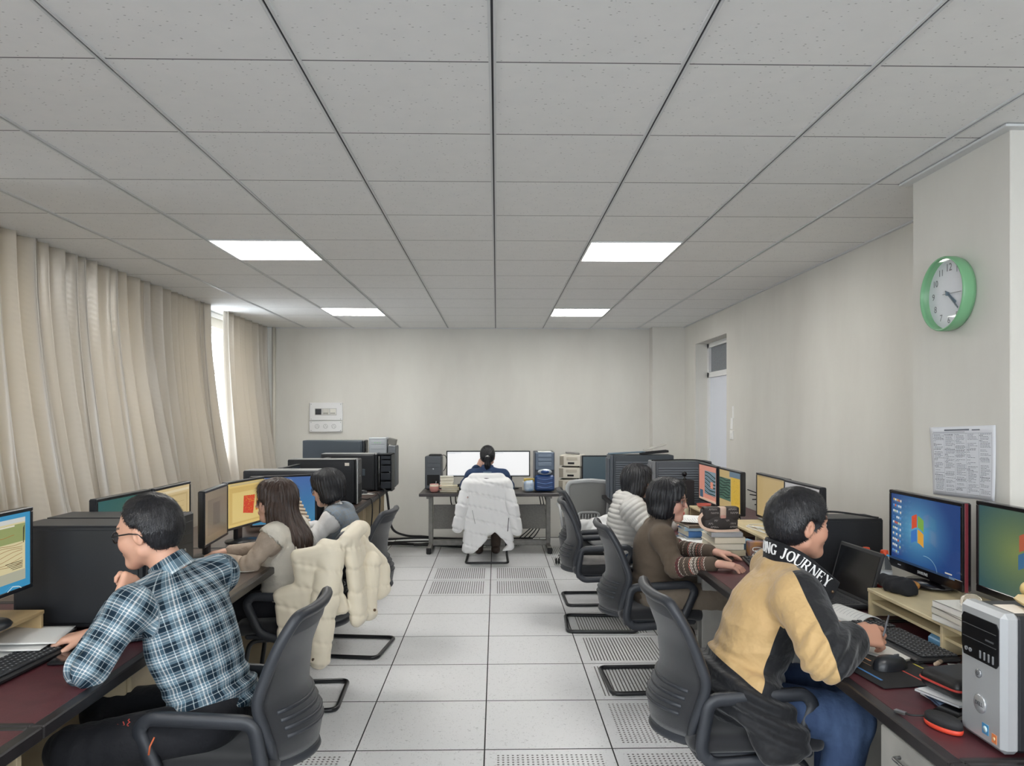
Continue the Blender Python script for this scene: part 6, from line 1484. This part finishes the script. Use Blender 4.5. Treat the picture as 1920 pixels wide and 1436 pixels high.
def collar(P, mat, root, r0=.062, r1=.060, hgt=.035, off=.0, tilt=0, name='collar', thick=.006, open_=0.):
    ax = unit(P['hd']-P['nb']); fwd, lat, up = frame(P); e1 = unit(fwd-ax*np.dot(fwd,ax)); e2 = np.cross(ax,e1); c = P['nb']+ax*off
    prof = [(r0,0),(r1,hgt),(r1+thick*.5,hgt+.003),(r1+thick,hgt),(r0+thick*1.6,-.004)]
    def fn(u, v):
        a = open_+(2*PI-2*open_)*u; i = v*(len(prof)-1); i0 = min(int(i),len(prof)-2); q = i-i0
        r_ = prof[i0][0]*(1-q)+prof[i0+1][0]*q; z = prof[i0][1]*(1-q)+prof[i0+1][1]*q
        return tuple(c+(e1*math.cos(a)+e2*math.sin(a))*r_+ax*(z-tilt*math.cos(a)*.02))
    m = MB().grid(fn, 40, 9, closed_u=(open_ == 0)); me = m.mesh(name); n_ = len(me.vertices)
    for nm, f_ in (('u', lambda i: (i%40)*.0105), ('v', lambda i: (i//40)*.008+.3)): at = me.attributes.new(nm,'FLOAT','POINT'); at.data.foreach_set('value', [f_(i) for i in range(n_)])
    return link(name, me, mat, root)
def person(label, loc, rz): return thing('person', label, 'person', loc, rz)
HB = hairmat('black_hair', (16,16,18), (46,46,52)); HBr = hairmat('brown_hair', (44,32,28), (92,72,62))
clear = thinglass('spectacle_lens', .10, (236,236,240))
blackpl = M('black_plastic', (26,27,30), .4)
def clothm(name, col, rough=.85, mott=.10, mscale=10, bump=.25, bscale=700, sheen=.06, fold=.3):
    if name in MC: return MC[name]
    m, t = newmat(name); b = t.bsdf; b.inputs['Roughness'].default_value = rough; b.inputs['Sheen Weight'].default_value = sheen; b.inputs['Specular IOR Level'].default_value = .25
    f = t.noise(t.co('Object'), mscale, 4); t.link(t.mix(t.ramp(f,.3,.7), lin(col), lin(tuple(x*(1-mott) for x in col))), b.inputs['Base Color'])
    fo = t.noise(t.co('Object'), 26, 3); n1 = t.new('ShaderNodeBump'); n1.inputs['Strength'].default_value = fold; n1.inputs['Distance'].default_value = .02; t.link(fo, n1.inputs['Height'])
    t.bump(t.noise(t.co('Object'), bscale, 2), bump, .0015, n1.outputs[0]); MC[name] = m; return m
def stepramp(t, f, stops):
    n = t.new('ShaderNodeValToRGB'); n.color_ramp.interpolation = 'CONSTANT'; e = n.color_ramp.elements
    while len(e) > 1: e.remove(e[-1])
    e[0].position = stops[0][0]; e[0].color = lin(stops[0][1])
    for p, c in stops[1:]: q = e.new(p); q.color = lin(c)
    t.link(f, n.inputs[0]); return n.outputs[0]
# ---- plaid cloth
plaid, t = newmat('plaid_cotton'); b = t.bsdf
st = [(0,(22,40,54)),(.21,(190,202,206)),(.24,(22,40,54)),(.37,(112,136,150)),(.50,(196,206,210)),(.53,(112,136,150)),(.63,(228,230,230)),(.69,(96,122,138)),(.78,(228,230,230)),(.815,(84,112,128)),(.93,(206,214,218)),(.955,(36,58,74))]
P_ = .067
cu = stepramp(t, t.math('FRACT', t.math('ADD', t.math('MULTIPLY', t.attr('u'), 1/P_), 50.3)), st); cv = stepramp(t, t.math('FRACT', t.math('ADD', t.math('MULTIPLY', t.attr('v'), 1/P_), 50.1)), st)
t.link(t.mix(.5, cu, cv), b.inputs['Base Color']); b.inputs['Roughness'].default_value = .8; b.inputs['Specular IOR Level'].default_value = .2
n1 = t.new('ShaderNodeBump'); n1.inputs['Strength'].default_value = .35; n1.inputs['Distance'].default_value = .02; t.link(t.noise(t.co('Object'), 22, 3), n1.inputs['Height']); t.bump(t.noise(t.co('Object'), 900, 1), .15, .001, n1.outputs[0])

# ---------------------------------------------------------------- 1 man in a plaid shirt
p = person('man in plaid shirt and glasses, elbow on the near left desk', (-.90,2.60,0), PI)
P = dict(pel=A_(.06,0,.555), ch=A_(.145,.0,.80), nb=A_(.225,-.02,1.035), shL=A_(.265,.175,.955), shR=A_(.125,-.195,.985), elL=A_(.345,.285,.80), wrL=A_(.330,.105,.965),
  elR=A_(.30,-.24,.80), wrR=A_(.52,-.06,.80), knL=A_(.42,.24,.525), knR=A_(.50,-.10,.515), anL=A_(.36,.26,.10), anR=A_(.44,-.12,.10), hd=A_(.300,-.015,1.168), hr=rotm(-6,10,0), d=1.1, w=1.07)
body(P, p, (214,166,142), (176,104,96), (40,32,30), {'L': dict(R=hand_rot(A_(-.05,-.6,.65), A_(-.6,.3,.1), False), curl=((55,70,50),(60,75,50),(65,75,50),(70,75,50)), sc=1.0),
  'R': dict(R=hand_rot(A_(1,.25,-.12), A_(.1,0,1), True), curl=((20,30,25),(22,30,25),(24,32,25),(28,32,25)))}, 1.0)
hair(P, p, 'receding', HB)
glasses(P, p, blackpl, t=.0026, lensm=clear)
garment('shirt', P, plaid, p, h=.006, hem=-.03, neck=.058, amp=.006, seed=3, r=(.066,.056,.054,.046), k=.06)
collar(P, plaid, p, .070, .060, .052, -.016, .3)
trousers(P, clothm('black_trousers', (30,31,36), .75), p)
shoes(P, M('black_leather', (28,27,28), .4), p)
m = MB().tube([(.155,.262,.575),(.165,.270,.550),(.168,.272,.525)], .003, 6); rs = MB()
for i in range(5): rs.tube([(.255+.014*i+.004*math.sin(k*2.1+i),.222+.006*i+.035*(k/8-.5)*.6,.597-.006*i-.03*(k/8-.5)+.003*math.sin(3*k)) for k in range(6)], .0018, 5)
rs.ob('red_stitching', M('red_thread', (186,70,60), .7), p)
o = m.ob('zip_pull', M('orange_cord', (196,98,58), .6), p)
# ---------------------------------------------------------------- 2 woman, long brown hair, cream vest
p = person('woman with long brown hair in a cream vest at a left desk', (-1.10,4.2,0), PI)
P = dict(pel=A_(.07,0,.545), ch=A_(.075,0,.775), nb=A_(.088,-.01,.955), shL=A_(.10,.165,.905), shR=A_(.06,-.165,.915), elL=A_(.20,.235,.775), wrL=A_(.40,.10,.785),
  elR=A_(.22,-.2,.79), wrR=A_(.45,-.12,.785), knL=A_(.46,.10,.52), knR=A_(.46,-.10,.52), anL=A_(.42,.10,.1), anR=A_(.42,-.1,.1), hd=A_(.130,-.005,1.09), hr=rotm(7,4,0), w=.88)
body(P, p, (226,184,164), (196,96,96), (60,44,38), {'L': dict(R=hand_rot(A_(1,-.35,-.1), A_(0,.15,1), False), curl=((20,30,25),)*4, sc=.92), 'R': dict(R=hand_rot(A_(1,.2,-.1), A_(0,0,1), True), curl=((20,30,25),)*4, sc=.92)}, .95, rw=.023)
hair(P, p, 'long', HBr, .95, down=[((-.05,0,-.05),(-.150,.0,-.20),.080,.062),((-.150,.0,-.20),(-.185,.01,-.30),.060,.03),((-.03,.06,-.05),(-.135,.085,-.20),.052,.042),((-.135,.085,-.20),(-.175,.075,-.31),.042,.014),((-.03,-.055,-.06),(-.14,-.08,-.22),.05,.04),((.0,.078,-.05),(-.01,.100,-.20),.036,.028),((-.01,.10,-.20),(-.03,.105,-.26),.026,.01)])
glasses(P, p, M('thin_wire', (96,92,96), .3, 1), .95, t=.0012, lensm=clear)
knit = clothm('beige_knit', (190,174,158), .9, .06, bump=.35, bscale=420)
garment('sweater', P, knit, p, hem=-.12, amp=.003, seed=5, r=(.054,.047,.046,.036))
fl_ = clothm('cream_fleece', (226,220,208), .95, .06, bump=.5, bscale=240)
def vest_extra(s):
    for sd in 'LR': s.cone(P['el'+sd], P['sh'+sd]+(P['el'+sd]-P['sh'+sd])*.16, .10, .078, .006, 's')
garment('vest', P, fl_, p, g=.014, sleeves='', hem=-.02, amp=.003, seed=6, neck=.056, extra=vest_extra)
collar(P, fl_, p, .060, .056, .030)
trousers(P, clothm('dark_trousers', (40,40,46), .8), p); shoes(P, M('black_leather', (28,27,28), .4), p)
m = MB().tube([tuple(P['hd']+A_(-.004,.078,-.045)), tuple(P['hd']+A_(-.002,.080,-.075))], .0035, 6); m.ob('earring', M('gold', (208,160,80), .3, 1), p)
# ---------------------------------------------------------------- 3 woman, black bob, grey waistcoat
p = person('woman with black bob in grey checked waistcoat and white sleeves', (-1.0,5.1,0), PI)
P = dict(pel=A_(.02,0,.545), ch=A_(.045,0,.765), nb=A_(.10,-.01,.935), shL=A_(.075,.17,.88), shR=A_(.065,-.165,.885), elL=A_(.185,.245,.77), wrL=A_(.40,.08,.785),
  elR=A_(.2,-.2,.78), wrR=A_(.42,-.1,.785), knL=A_(.44,.1,.52), knR=A_(.44,-.1,.52), anL=A_(.42,.1,.1), anR=A_(.42,-.1,.1), hd=A_(.145,-.005,1.075), hr=rotm(-4,14,0), w=.88)
body(P, p, (228,190,172), (196,106,100), (30,26,26), {'L': dict(R=hand_rot(A_(1,-.35,-.1), A_(0,.15,1), False), curl=((20,30,25),)*4, sc=.92), 'R': dict(R=hand_rot(A_(1,.2,-.1), A_(0,0,1), True), curl=((20,30,25),)*4, sc=.92)}, .97, rw=.023)
hair(P, p, 'bob', HB, .97); glasses(P, p, blackpl, .97, t=.002, lensm=clear)
garment('blouse', P, clothm('white_cotton', (226,226,226), .8, .05), p, hem=-.05, amp=.0035, seed=8, r=(.060,.052,.050,.036))
gw, t = newmat('checked_wool')
g1 = t.math('LESS_THAN', t.math('FRACT', t.math('MULTIPLY', t.attr('u'), 1/.032)), .08); g2 = t.math('LESS_THAN', t.math('FRACT', t.math('MULTIPLY', t.attr('v'), 1/.032)), .08)
t.link(t.mix(t.math('MAXIMUM', g1, g2), t.mix(t.noise(t.co('Object'), 120, 3), lin((112,119,127)), lin((136,142,148))), lin((116,136,158))), t.bsdf.inputs['Base Color']); t.bsdf.inputs['Roughness'].default_value = .9
t.bump(t.noise(t.co('Object'), 25, 3), .2, .02)
def vest_extra(s):
    for sd in 'LR': s.cone(P['el'+sd], P['sh'+sd]+(P['el'+sd]-P['sh'+sd])*.16, .10, .080, .006, 's')
garment('waistcoat', P, gw, p, g=.013, sleeves='', hem=-.04, amp=.002, seed=9, neck=.066, extra=vest_extra)
collar(P, clothm('white_cotton', (226,226,226)), p, .055, .052, .03)
trousers(P, clothm('dark_trousers', (40,40,46), .8), p); shoes(P, M('black_leather', (28,27,28), .4), p)
# ---------------------------------------------------------------- 4 woman at the far desk, back to the camera
p = person('woman with ponytail in navy jacket, back turned at the far table', (-.10,8.18,0), PI/2)
P = dict(pel=A_(.03,0,.555), ch=A_(.09,0,.775), nb=A_(.125,0,.965), shL=A_(.10,.165,.885), shR=A_(.10,-.165,.885), elL=A_(.23,.235,.77), wrL=A_(.23,.10,.985),
  elR=A_(.22,-.225,.76), wrR=A_(.34,-.16,.745), knL=A_(.43,.11,.53), knR=A_(.43,-.11,.53), anL=A_(.30,.1,.1), anR=A_(.30,-.09,.1), hd=A_(.165,0,1.10), hr=rotm(0,6,0), w=.88)
body(P, p, (222,178,158), (190,104,98), (30,26,26), {'L': dict(R=hand_rot(A_(.0,-.45,.8), A_(-.9,.2,.1), False), curl=((30,40,30),(35,45,30),(40,45,30),(40,45,30)), sc=.95), 'R': dict(R=hand_rot(A_(1,.3,-.1), A_(0,0,1), True), curl=((20,30,25),)*4, sc=.92)}, .97, hh=.004)
hair(P, p, 'pony', HB, .97, h=.0045)
m = MB().lathe([(.016,-.012),(.024,-.006),(.025,.004),(.017,.011)], (0,0,0), 14, 'x'); o = m.ob('hair_tie', M('white_scrunchie', (232,230,226), .8), p); o.location = tuple(P['hd']+P['hr']@A_(-.118,0,-.02))
navy = clothm('navy_cloth', (44,66,102), .75, .12)
garment('jacket', P, navy, p, h=.008, g=.012, hem=-.06, amp=.004, seed=12, r=(.066,.060,.056,.044))
collar(P, navy, p, .066, .060, .035)
m = MB(); m.box((-.002,-.045,-.05),(.001,.045,.05)); o = m.ob('collar_patch', M('slate_cloth', (112,132,150), .8), p); o.location = (-.012,0,.895); o.rotation_euler = (0,R(14),0)
for z_, w_ in ((.02,.032),(-.006,.026),(-.022,.03)): MB().box((-.0035,-w_,z_),(-.001,w_,z_+.009)).ob('patch_lettering', M('patch_dark', (48,62,84), .8), o)
trousers(P, clothm('brown_trousers', (92,80,72), .8), p); shoes(P, M('brown_leather', (74,60,52), .5), p)
# ---------------------------------------------------------------- 5 woman, grey puffer jacket
p = person('woman with long black hair in a light grey puffer jacket', (.86,5.60,0), 0)
P = dict(pel=A_(.08,0,.555), ch=A_(.105,0,.775), nb=A_(.145,.01,.93), shL=A_(.155,.165,.885), shR=A_(.13,-.175,.885), elL=A_(.26,.21,.78), wrL=A_(.44,.10,.785),
  elR=A_(.225,-.235,.765), wrR=A_(.405,-.30,.785), knL=A_(.46,.1,.52), knR=A_(.46,-.1,.52), anL=A_(.42,.1,.1), anR=A_(.42,-.1,.1), hd=A_(.195,.01,1.07), hr=rotm(14,8,0), w=.9)
body(P, p, (230,190,170), (196,104,100), (34,28,28), {'R': dict(R=hand_rot(A_(1,.15,-.12), A_(0,-.1,1), True), curl=((18,28,22),(22,30,24),(24,32,24),(28,32,24)), sc=.95), 'L': dict(R=hand_rot(A_(1,-.2,-.1), A_(0,0,1), False), curl=((20,30,25),)*4, sc=.92)}, .97, rw=.023)
hair(P, p, 'long', HB, .97, down=[((-.045,0,-.05),(-.125,.0,-.17),.066,.035),((-.03,-.06,-.05),(-.08,-.095,-.19),.045,.018),((-.03,.06,-.05),(-.04,.08,-.18),.042,.02),((-.06,-.03,-.1),(-.085,-.045,-.225),.03,.008),((.01,-.072,-.04),(.0,-.085,-.15),.03,.012)])
puff = clothm('grey_nylon', (204,202,198), .5, .05, fold=.15, bump=.1)
def hood(s):
    c = P['nb']; s.ell(c+A_(-.075,0,.005), A_(.055,.105,.062), rotm(0,-25,0), .03); s.cone(c+A_(-.055,-.08,.035), c+A_(.045,-.088,.01), .034, .026, .02); s.cone(c+A_(-.055,.08,.035), c+A_(.045,.088,.01), .034, .026, .02)
garment('puffer_jacket', P, puff, p, g=.020, hem=-.085, amp=.0025, seed=15, r=(.066,.062,.058,.046), quilt=(.036,.009), extra=hood, neck=.062)
trousers(P, clothm('blue_jeans', (58,82,112), .85, .2), p); shoes(P, M('black_leather', (28,27,28), .4), p)
# ---------------------------------------------------------------- 6 woman, brown patterned sweater
p = person('woman with black bob and glasses in brown sweater, typing', (.87,4.35,0), 0)
P = dict(pel=A_(.035,0,.555), ch=A_(.045,0,.775), nb=A_(.085,.01,.945), shL=A_(.085,.165,.885), shR=A_(.055,-.175,.885), elL=A_(.19,.08,.775), wrL=A_(.37,-.12,.790),
  elR=A_(.105,-.275,.735), wrR=A_(.285,-.455,.790), knL=A_(.47,.10,.52), knR=A_(.47,-.11,.52), anL=A_(.44,.1,.1), anR=A_(.44,-.1,.1), hd=A_(.130,.0,1.072), hr=rotm(-24,6,0), w=.9)
body(P, p, (226,176,156), (190,70,72), (30,26,26), {'R': dict(R=hand_rot(A_(1,-.25,-.09), A_(.1,-.1,1), True), curl=((10,16,14),(18,24,20),(20,26,22),(26,28,22)), sc=.98), 'L': dict(R=hand_rot(A_(1,-.3,-.08), A_(.1,.05,1), False), curl=((9,14,12),(14,20,18),(16,22,18),(20,24,20)), sc=.98)}, .99, blush=.09, rw=.024)
hair(P, p, 'bob', HB, .99); glasses(P, p, M('rose_frame', (120,84,84), .35), .99, t=.0016, r=(.025,.022), lensm=clear)
fair, t = newmat('fairisle_knit'); v, u, fo = t.attr('v'), t.attr('u'), t.attr('fore')
f = t.math('MULTIPLY', v, 1/.26)
BR = (96,84,74)
bands = stepramp(t, f, [(0,BR),(.10,(214,204,190)),(.125,(108,56,60)),(.19,(214,204,190)),(.21,BR),(.30,(170,156,140)),(.33,BR),(.43,(206,122,108)),(.455,(214,206,194)),(.52,(120,112,104)),(.555,(214,206,194)),(.60,BR),(.64,(206,122,108)),(.66,BR),(.70,(150,110,100)),(.76,(214,206,194)),(.785,BR)])
zz = t.math('SINE', t.math('ADD', t.math('MULTIPLY', u, 420.0), t.math('MULTIPLY', t.math('PINGPONG', v, .012), 700.0)))
onarm = t.math('GREATER_THAN', fo, .5)
deco = t.mix(t.math('MULTIPLY', t.math('GREATER_THAN', zz, .25), t.math('MULTIPLY', t.math('LESS_THAN', f, .785), t.math('GREATER_THAN', f, .06))), bands, lin((70,60,54)))
base = t.mix(t.noise(t.co('Object'), 40, 3), lin((104,92,80)), lin((92,80,68)))
t.link(t.mix(onarm, base, deco), t.bsdf.inputs['Base Color']); t.bsdf.inputs['Roughness'].default_value = .9; t.bsdf.inputs['Sheen Weight'].default_value = .05; t.bsdf.inputs['Specular IOR Level'].default_value = .2
t.bump(t.noise(t.co('Object'), 380, 2), .35, .002)
garment('sweater', P, fair, p, h=.0055, g=.003, hem=-.10, amp=.003, seed=18, r=(.058,.052,.050,.036), neck=.056)
collar(P, clothm('brown_knit', (98,86,74), .9, .08, bump=.4, bscale=380), p, .060, .054, .048, .0, .2)
trousers(P, clothm('khaki_corduroy', (132,120,106), .85, .1), p); shoes(P, M('black_leather', (28,27,28), .4), p)
# ---------------------------------------------------------------- 7 man, gold and black jacket
p = person('young man in gold and black jacket and jeans, turned away', (.87,2.75,0), 0)
P = dict(pel=A_(.02,0,.555), ch=A_(.10,.0,.79), nb=A_(.182,.0,1.015), shL=A_(.225,.185,.955), shR=A_(.165,-.195,.945), elL=A_(.24,.25,.82), wrL=A_(.31,.05,.81),
  elR=A_(.180,-.385,.805), wrR=A_(.335,-.260,.832), knL=A_(.44,.12,.52), knR=A_(.345,-.20,.53), anL=A_(.42,.14,.10), anR=A_(.26,-.20,.10), hd=A_(.245,.0,1.165), hr=rotm(9,2,0))
body(P, p, (208,156,132), (178,104,96), (30,26,26), {'R': dict(R=hand_rot(A_(1,.18,-.10), A_(-.1,-.75,.65), True), curl=((18,30,22),(26,38,26),(34,44,28),(40,48,30)), thumb=(.85,.35,-.35), sc=1.05), 'L': dict(R=hand_rot(A_(1,-.2,-.1), A_(0,0,1), False), curl=((20,30,25),)*4)}, 1.02)
hair(P, p, 'short', HB, 1.02)
GJ, t = newmat('gold_black_satin'); t.bsdf.inputs['Roughness'].default_value = .62; t.bsdf.inputs['Specular IOR Level'].default_value = .3; t.bsdf.inputs['Sheen Weight'].default_value = .2
f = t.noise(t.co('Object'), 8, 3)
t.link(t.mix(t.math('GREATER_THAN', t.attr('blk'), 0.0), t.mix(f, lin((204,172,122)), lin((190,157,108))), lin((27,28,32))), t.bsdf.inputs['Base Color'])
n1 = t.new('ShaderNodeBump'); n1.inputs['Strength'].default_value = .7; n1.inputs['Distance'].default_value = .03; t.link(t.noise(t.co('Object'), 12, 3), n1.inputs['Height']); t.bump(t.noise(t.co('Object'), 800, 1), .12, .001, n1.outputs[0])
def jk(vs, bi, U, V):
    fwd, lat, up = frame(P); d = np.full(len(vs), -.1)
    rel = vs-P['shR']; relL = vs-P['shL']
    # torso: black below the slanted waist seam and in the yoke in front of the shoulder
    h_ = (vs-P['pel'])@up; xf = (vs-P['ch'])@fwd
    tor = np.maximum(.075-h_-.25*xf, xf-.015)
    d = np.where(bi == 0, tor, d)
    for b_up, b_fo, sh, el in ((1,2,P['shL'],P['elL']),(3,4,P['shR'],P['elR'])):
        e = unit(el-sh); q = vs-sh; q = q-(q@e)[:,None]*e; side = unit(fwd+up*.75-e*np.dot(fwd+up*.75,e)); 
        d = np.where(bi == b_up, (q@side)-.004, d); d = np.where(bi == b_fo, np.maximum((q@side)+.03, V-.03), d)
    return {'blk': d}
def tail(s):
    # loose lower half slipping off the chair on the near side
    s.ell(P['pel']+A_(-.03,0,.03), A_(.145,.205,.12), None, .05)
    s.cone(P['pel']+A_(.0,-.19,.05), A_(.085,-.265,.46), .055, .05, .04, flat=((1,0,0),1.7)); s.cone(A_(.02,-.2,.58), A_(.125,-.265,.47), .05, .035, .04)
garment('jacket', P, GJ, p, h=.006, g=.014, hem=None, neck=.064, amp=.008, seed=25, r=(.074,.064,.062,.048), k=.06, extra=tail, attr=jk, stop=.015, lo=A_(-.22,-.42,.36))
garment('undershirt', P, clothm('grey_jersey', (150,146,140), .9), p, h=.009, g=.0, sleeves='', hem=-.075, amp=.001, neck=.056)
blk = clothm('black_satin', (26,27,31), .6, .1)
# stand collar with white embroidered capitals: a band that runs from front tip to front tip round the nape
cpath = smooth_path([(.305,.125,.955),(.255,.130,1.005),(.200,.108,1.050),(.150,.064,1.074),(.132,0,1.080),(.150,-.064,1.076),(.198,-.112,1.052),(.252,-.136,1.008),(.318,-.142,.955)], 12)
CP = np.array(cpath); CL = np.concatenate([[0],np.cumsum(np.linalg.norm(np.diff(CP,axis=0),axis=1))]); CT = np.gradient(CP,axis=0)
def col_pt(s_, w_, off):
    s_ = float(np.clip(s_,0,CL[-1])); p_ = np.array([np.interp(s_,CL,CP[:,i]) for i in range(3)]); t_ = unit([np.interp(s_,CL,CT[:,i]) for i in range(3)])
    o_ = p_-np.array((.235,0,p_[2])); o_ = unit(o_-t_*np.dot(o_,t_)); wd = np.cross(o_,t_); wd = wd if wd[2] > 0 else -wd
    return tuple(p_+wd*w_+o_*(off-.10*max(0,w_)))
def colf(u, v):
    prof = [(-.045,.002),(.030,.0),(.034,.003),(.031,.007),(-.045,.012)]; k_ = v*4; i = min(int(k_),3); q = k_-i
    return col_pt(u*CL[-1], prof[i][0]*(1-q)+prof[i+1][0]*q, prof[i][1]*(1-q)+prof[i+1][1]*q)
co_ = MB().grid(colf, 90, 13).ob('collar', blk, p)
MB().lathe([(.006,0),(.005,.003),(0,.004)], (0,0,0), 12).ob('snap_stud', M('bronze_snap', (112,92,72), .4, .6), co_, col_pt(CL[-1]-.012,-.018,.012), (R(90),0,0))
GL = {'L':[((0,0),(0,1),.17),((-.1,0),(.13,0),.05),((-.1,1),(.13,1),.05),((0,.025),(.5,.025),.06),((.48,0),(.5,.25),.06)],
 'N':[((0,0),(0,1),.08),((.62,0),(.62,1),.08),((0,1),(.62,0),.17),((-.1,0),(.1,0),.05),((.5,1),(.72,1),.05),((-.12,.985),(.08,.985),.05)],
 'J':[((.3,.2),(.3,1),.17),((.15,1),(.45,1),.05),((.3,.2),(.2,.0),.14),((.2,.0),(.04,.0),.10),((.04,.0),(.0,.16),.12)],
 'U':[((0,.28),(0,1),.17),((.58,.28),(.58,1),.08),((0,.28),(.1,.06),.15),((.1,.05),(.42,.03),.10),((.42,.05),(.58,.28),.09),((-.12,1),(.13,1),.05),((.46,1),(.7,1),.05)],
 'R':[((0,0),(0,1),.17),((0,.975),(.36,.975),.06),((.36,.97),(.47,.75),.14),((.47,.75),(.36,.52),.14),((.36,.5),(0,.5),.06),((.24,.5),(.6,.02),.16),((-.1,0),(.13,0),.05),((-.1,1),(.05,1),.05),((.52,.02),(.7,.02),.05)],
 'E':[((0,0),(0,1),.17),((-.1,.025),(.5,.025),.06),((-.1,.975),(.48,.975),.06),((0,.51),(.34,.51),.06),((.48,0),(.51,.25),.06),((.46,.78),(.48,1),.06),((.34,.4),(.34,.62),.05)],
 'Y':[((.3,0),(.3,.45),.17),((.3,.42),(.02,1),.16),((.3,.42),(.58,1),.07),((.16,0),(.44,0),.05),((-.1,1),(.14,1),.05),((.46,1),(.7,1),.05)]}
def ring(cx, cy, rx, ry, a0, a1, n=14): return [((cx+rx*math.cos(a0+(a1-a0)*i/n), cy+ry*math.sin(a0+(a1-a0)*i/n)), (cx+rx*math.cos(a0+(a1-a0)*(i+1)/n), cy+ry*math.sin(a0+(a1-a0)*(i+1)/n)), .07+.11*abs(math.cos(a0+(a1-a0)*(i+.5)/n))) for i in range(n)]
GL['O'] = ring(.36,.5,.34,.47,0,2*PI); GL['G'] = ring(.36,.5,.34,.47,.7,2*PI-.45)+[((.62,.06),(.62,.42),.15),((.48,.42),(.76,.42),.05)]
WD = {'L':.72,'O':.92,'N':.9,'G':.95,'J':.62,'U':.85,'R':.85,'E':.74,'Y':.78,' ':.42}
m = MB(); H = .030; txt = 'LONG JOURNEY'; tot = sum(WD[c] for c in txt)*H
# the words run round the nape from the far side to the near front
H = .033; x = CL[-1]-.030-sum(WD[c] for c in txt)*H
for ch in txt:
    for (p0, p1, wd) in GL.get(ch, []):
        p0, p1 = np.array(p0), np.array(p1); d = p1-p0; L = np.linalg.norm(d); nrm = np.array((-d[1], d[0]))/max(L,1e-6)*wd/2
        quad = [p0-nrm, p1-nrm, p1+nrm, p0+nrm]
        vs = [col_pt(x+q[0]*H, -.016+q[1]*H*1.15, off) for off in (.0125,.009) for q in quad]
        m.add(vs, [(0,1,2,3),(0,4,5,1),(1,5,6,2),(2,6,7,3),(3,7,4,0)])
    x += WD[ch]*H
m.ob('collar_lettering', M('white_thread', (236,236,236), .7), co_)
m = MB().lathe([(.0,.002),(.007,.002),(.008,0)], (0,0,0), 12); 
den, t = newmat('indigo_denim'); t.bsdf.inputs['Roughness'].default_value = .85; t.bsdf.inputs['Specular IOR Level'].default_value = .2
fz = t.math('MULTIPLY', t.ramp(t.attr('kz'), .30, .06), t.noise(t.co('Object', (3,1,1)), 9, 4))
t.link(t.mix(fz, lin((36,50,80)), lin((96,120,158))), t.bsdf.inputs['Base Color']); t.bump(t.noise(t.co('Object'), 20, 3), .4, .02)
trousers(P, den, p, r=(.092,.074,.068,.056)); shoes(P, M('black_leather', (28,27,28), .4), p)
pe = MB().tube([tuple(P['wrR']+A_(.075,-.03,.005)), tuple(P['wrR']+A_(.120,.02,.060))], .003, 8).ob('pen', M('grey_pen', (96,98,104), .35))
pe.location = (.87,2.75,0); tag(pe, 'grey pen held in the hand of the gold-jacketed man', 'pen')
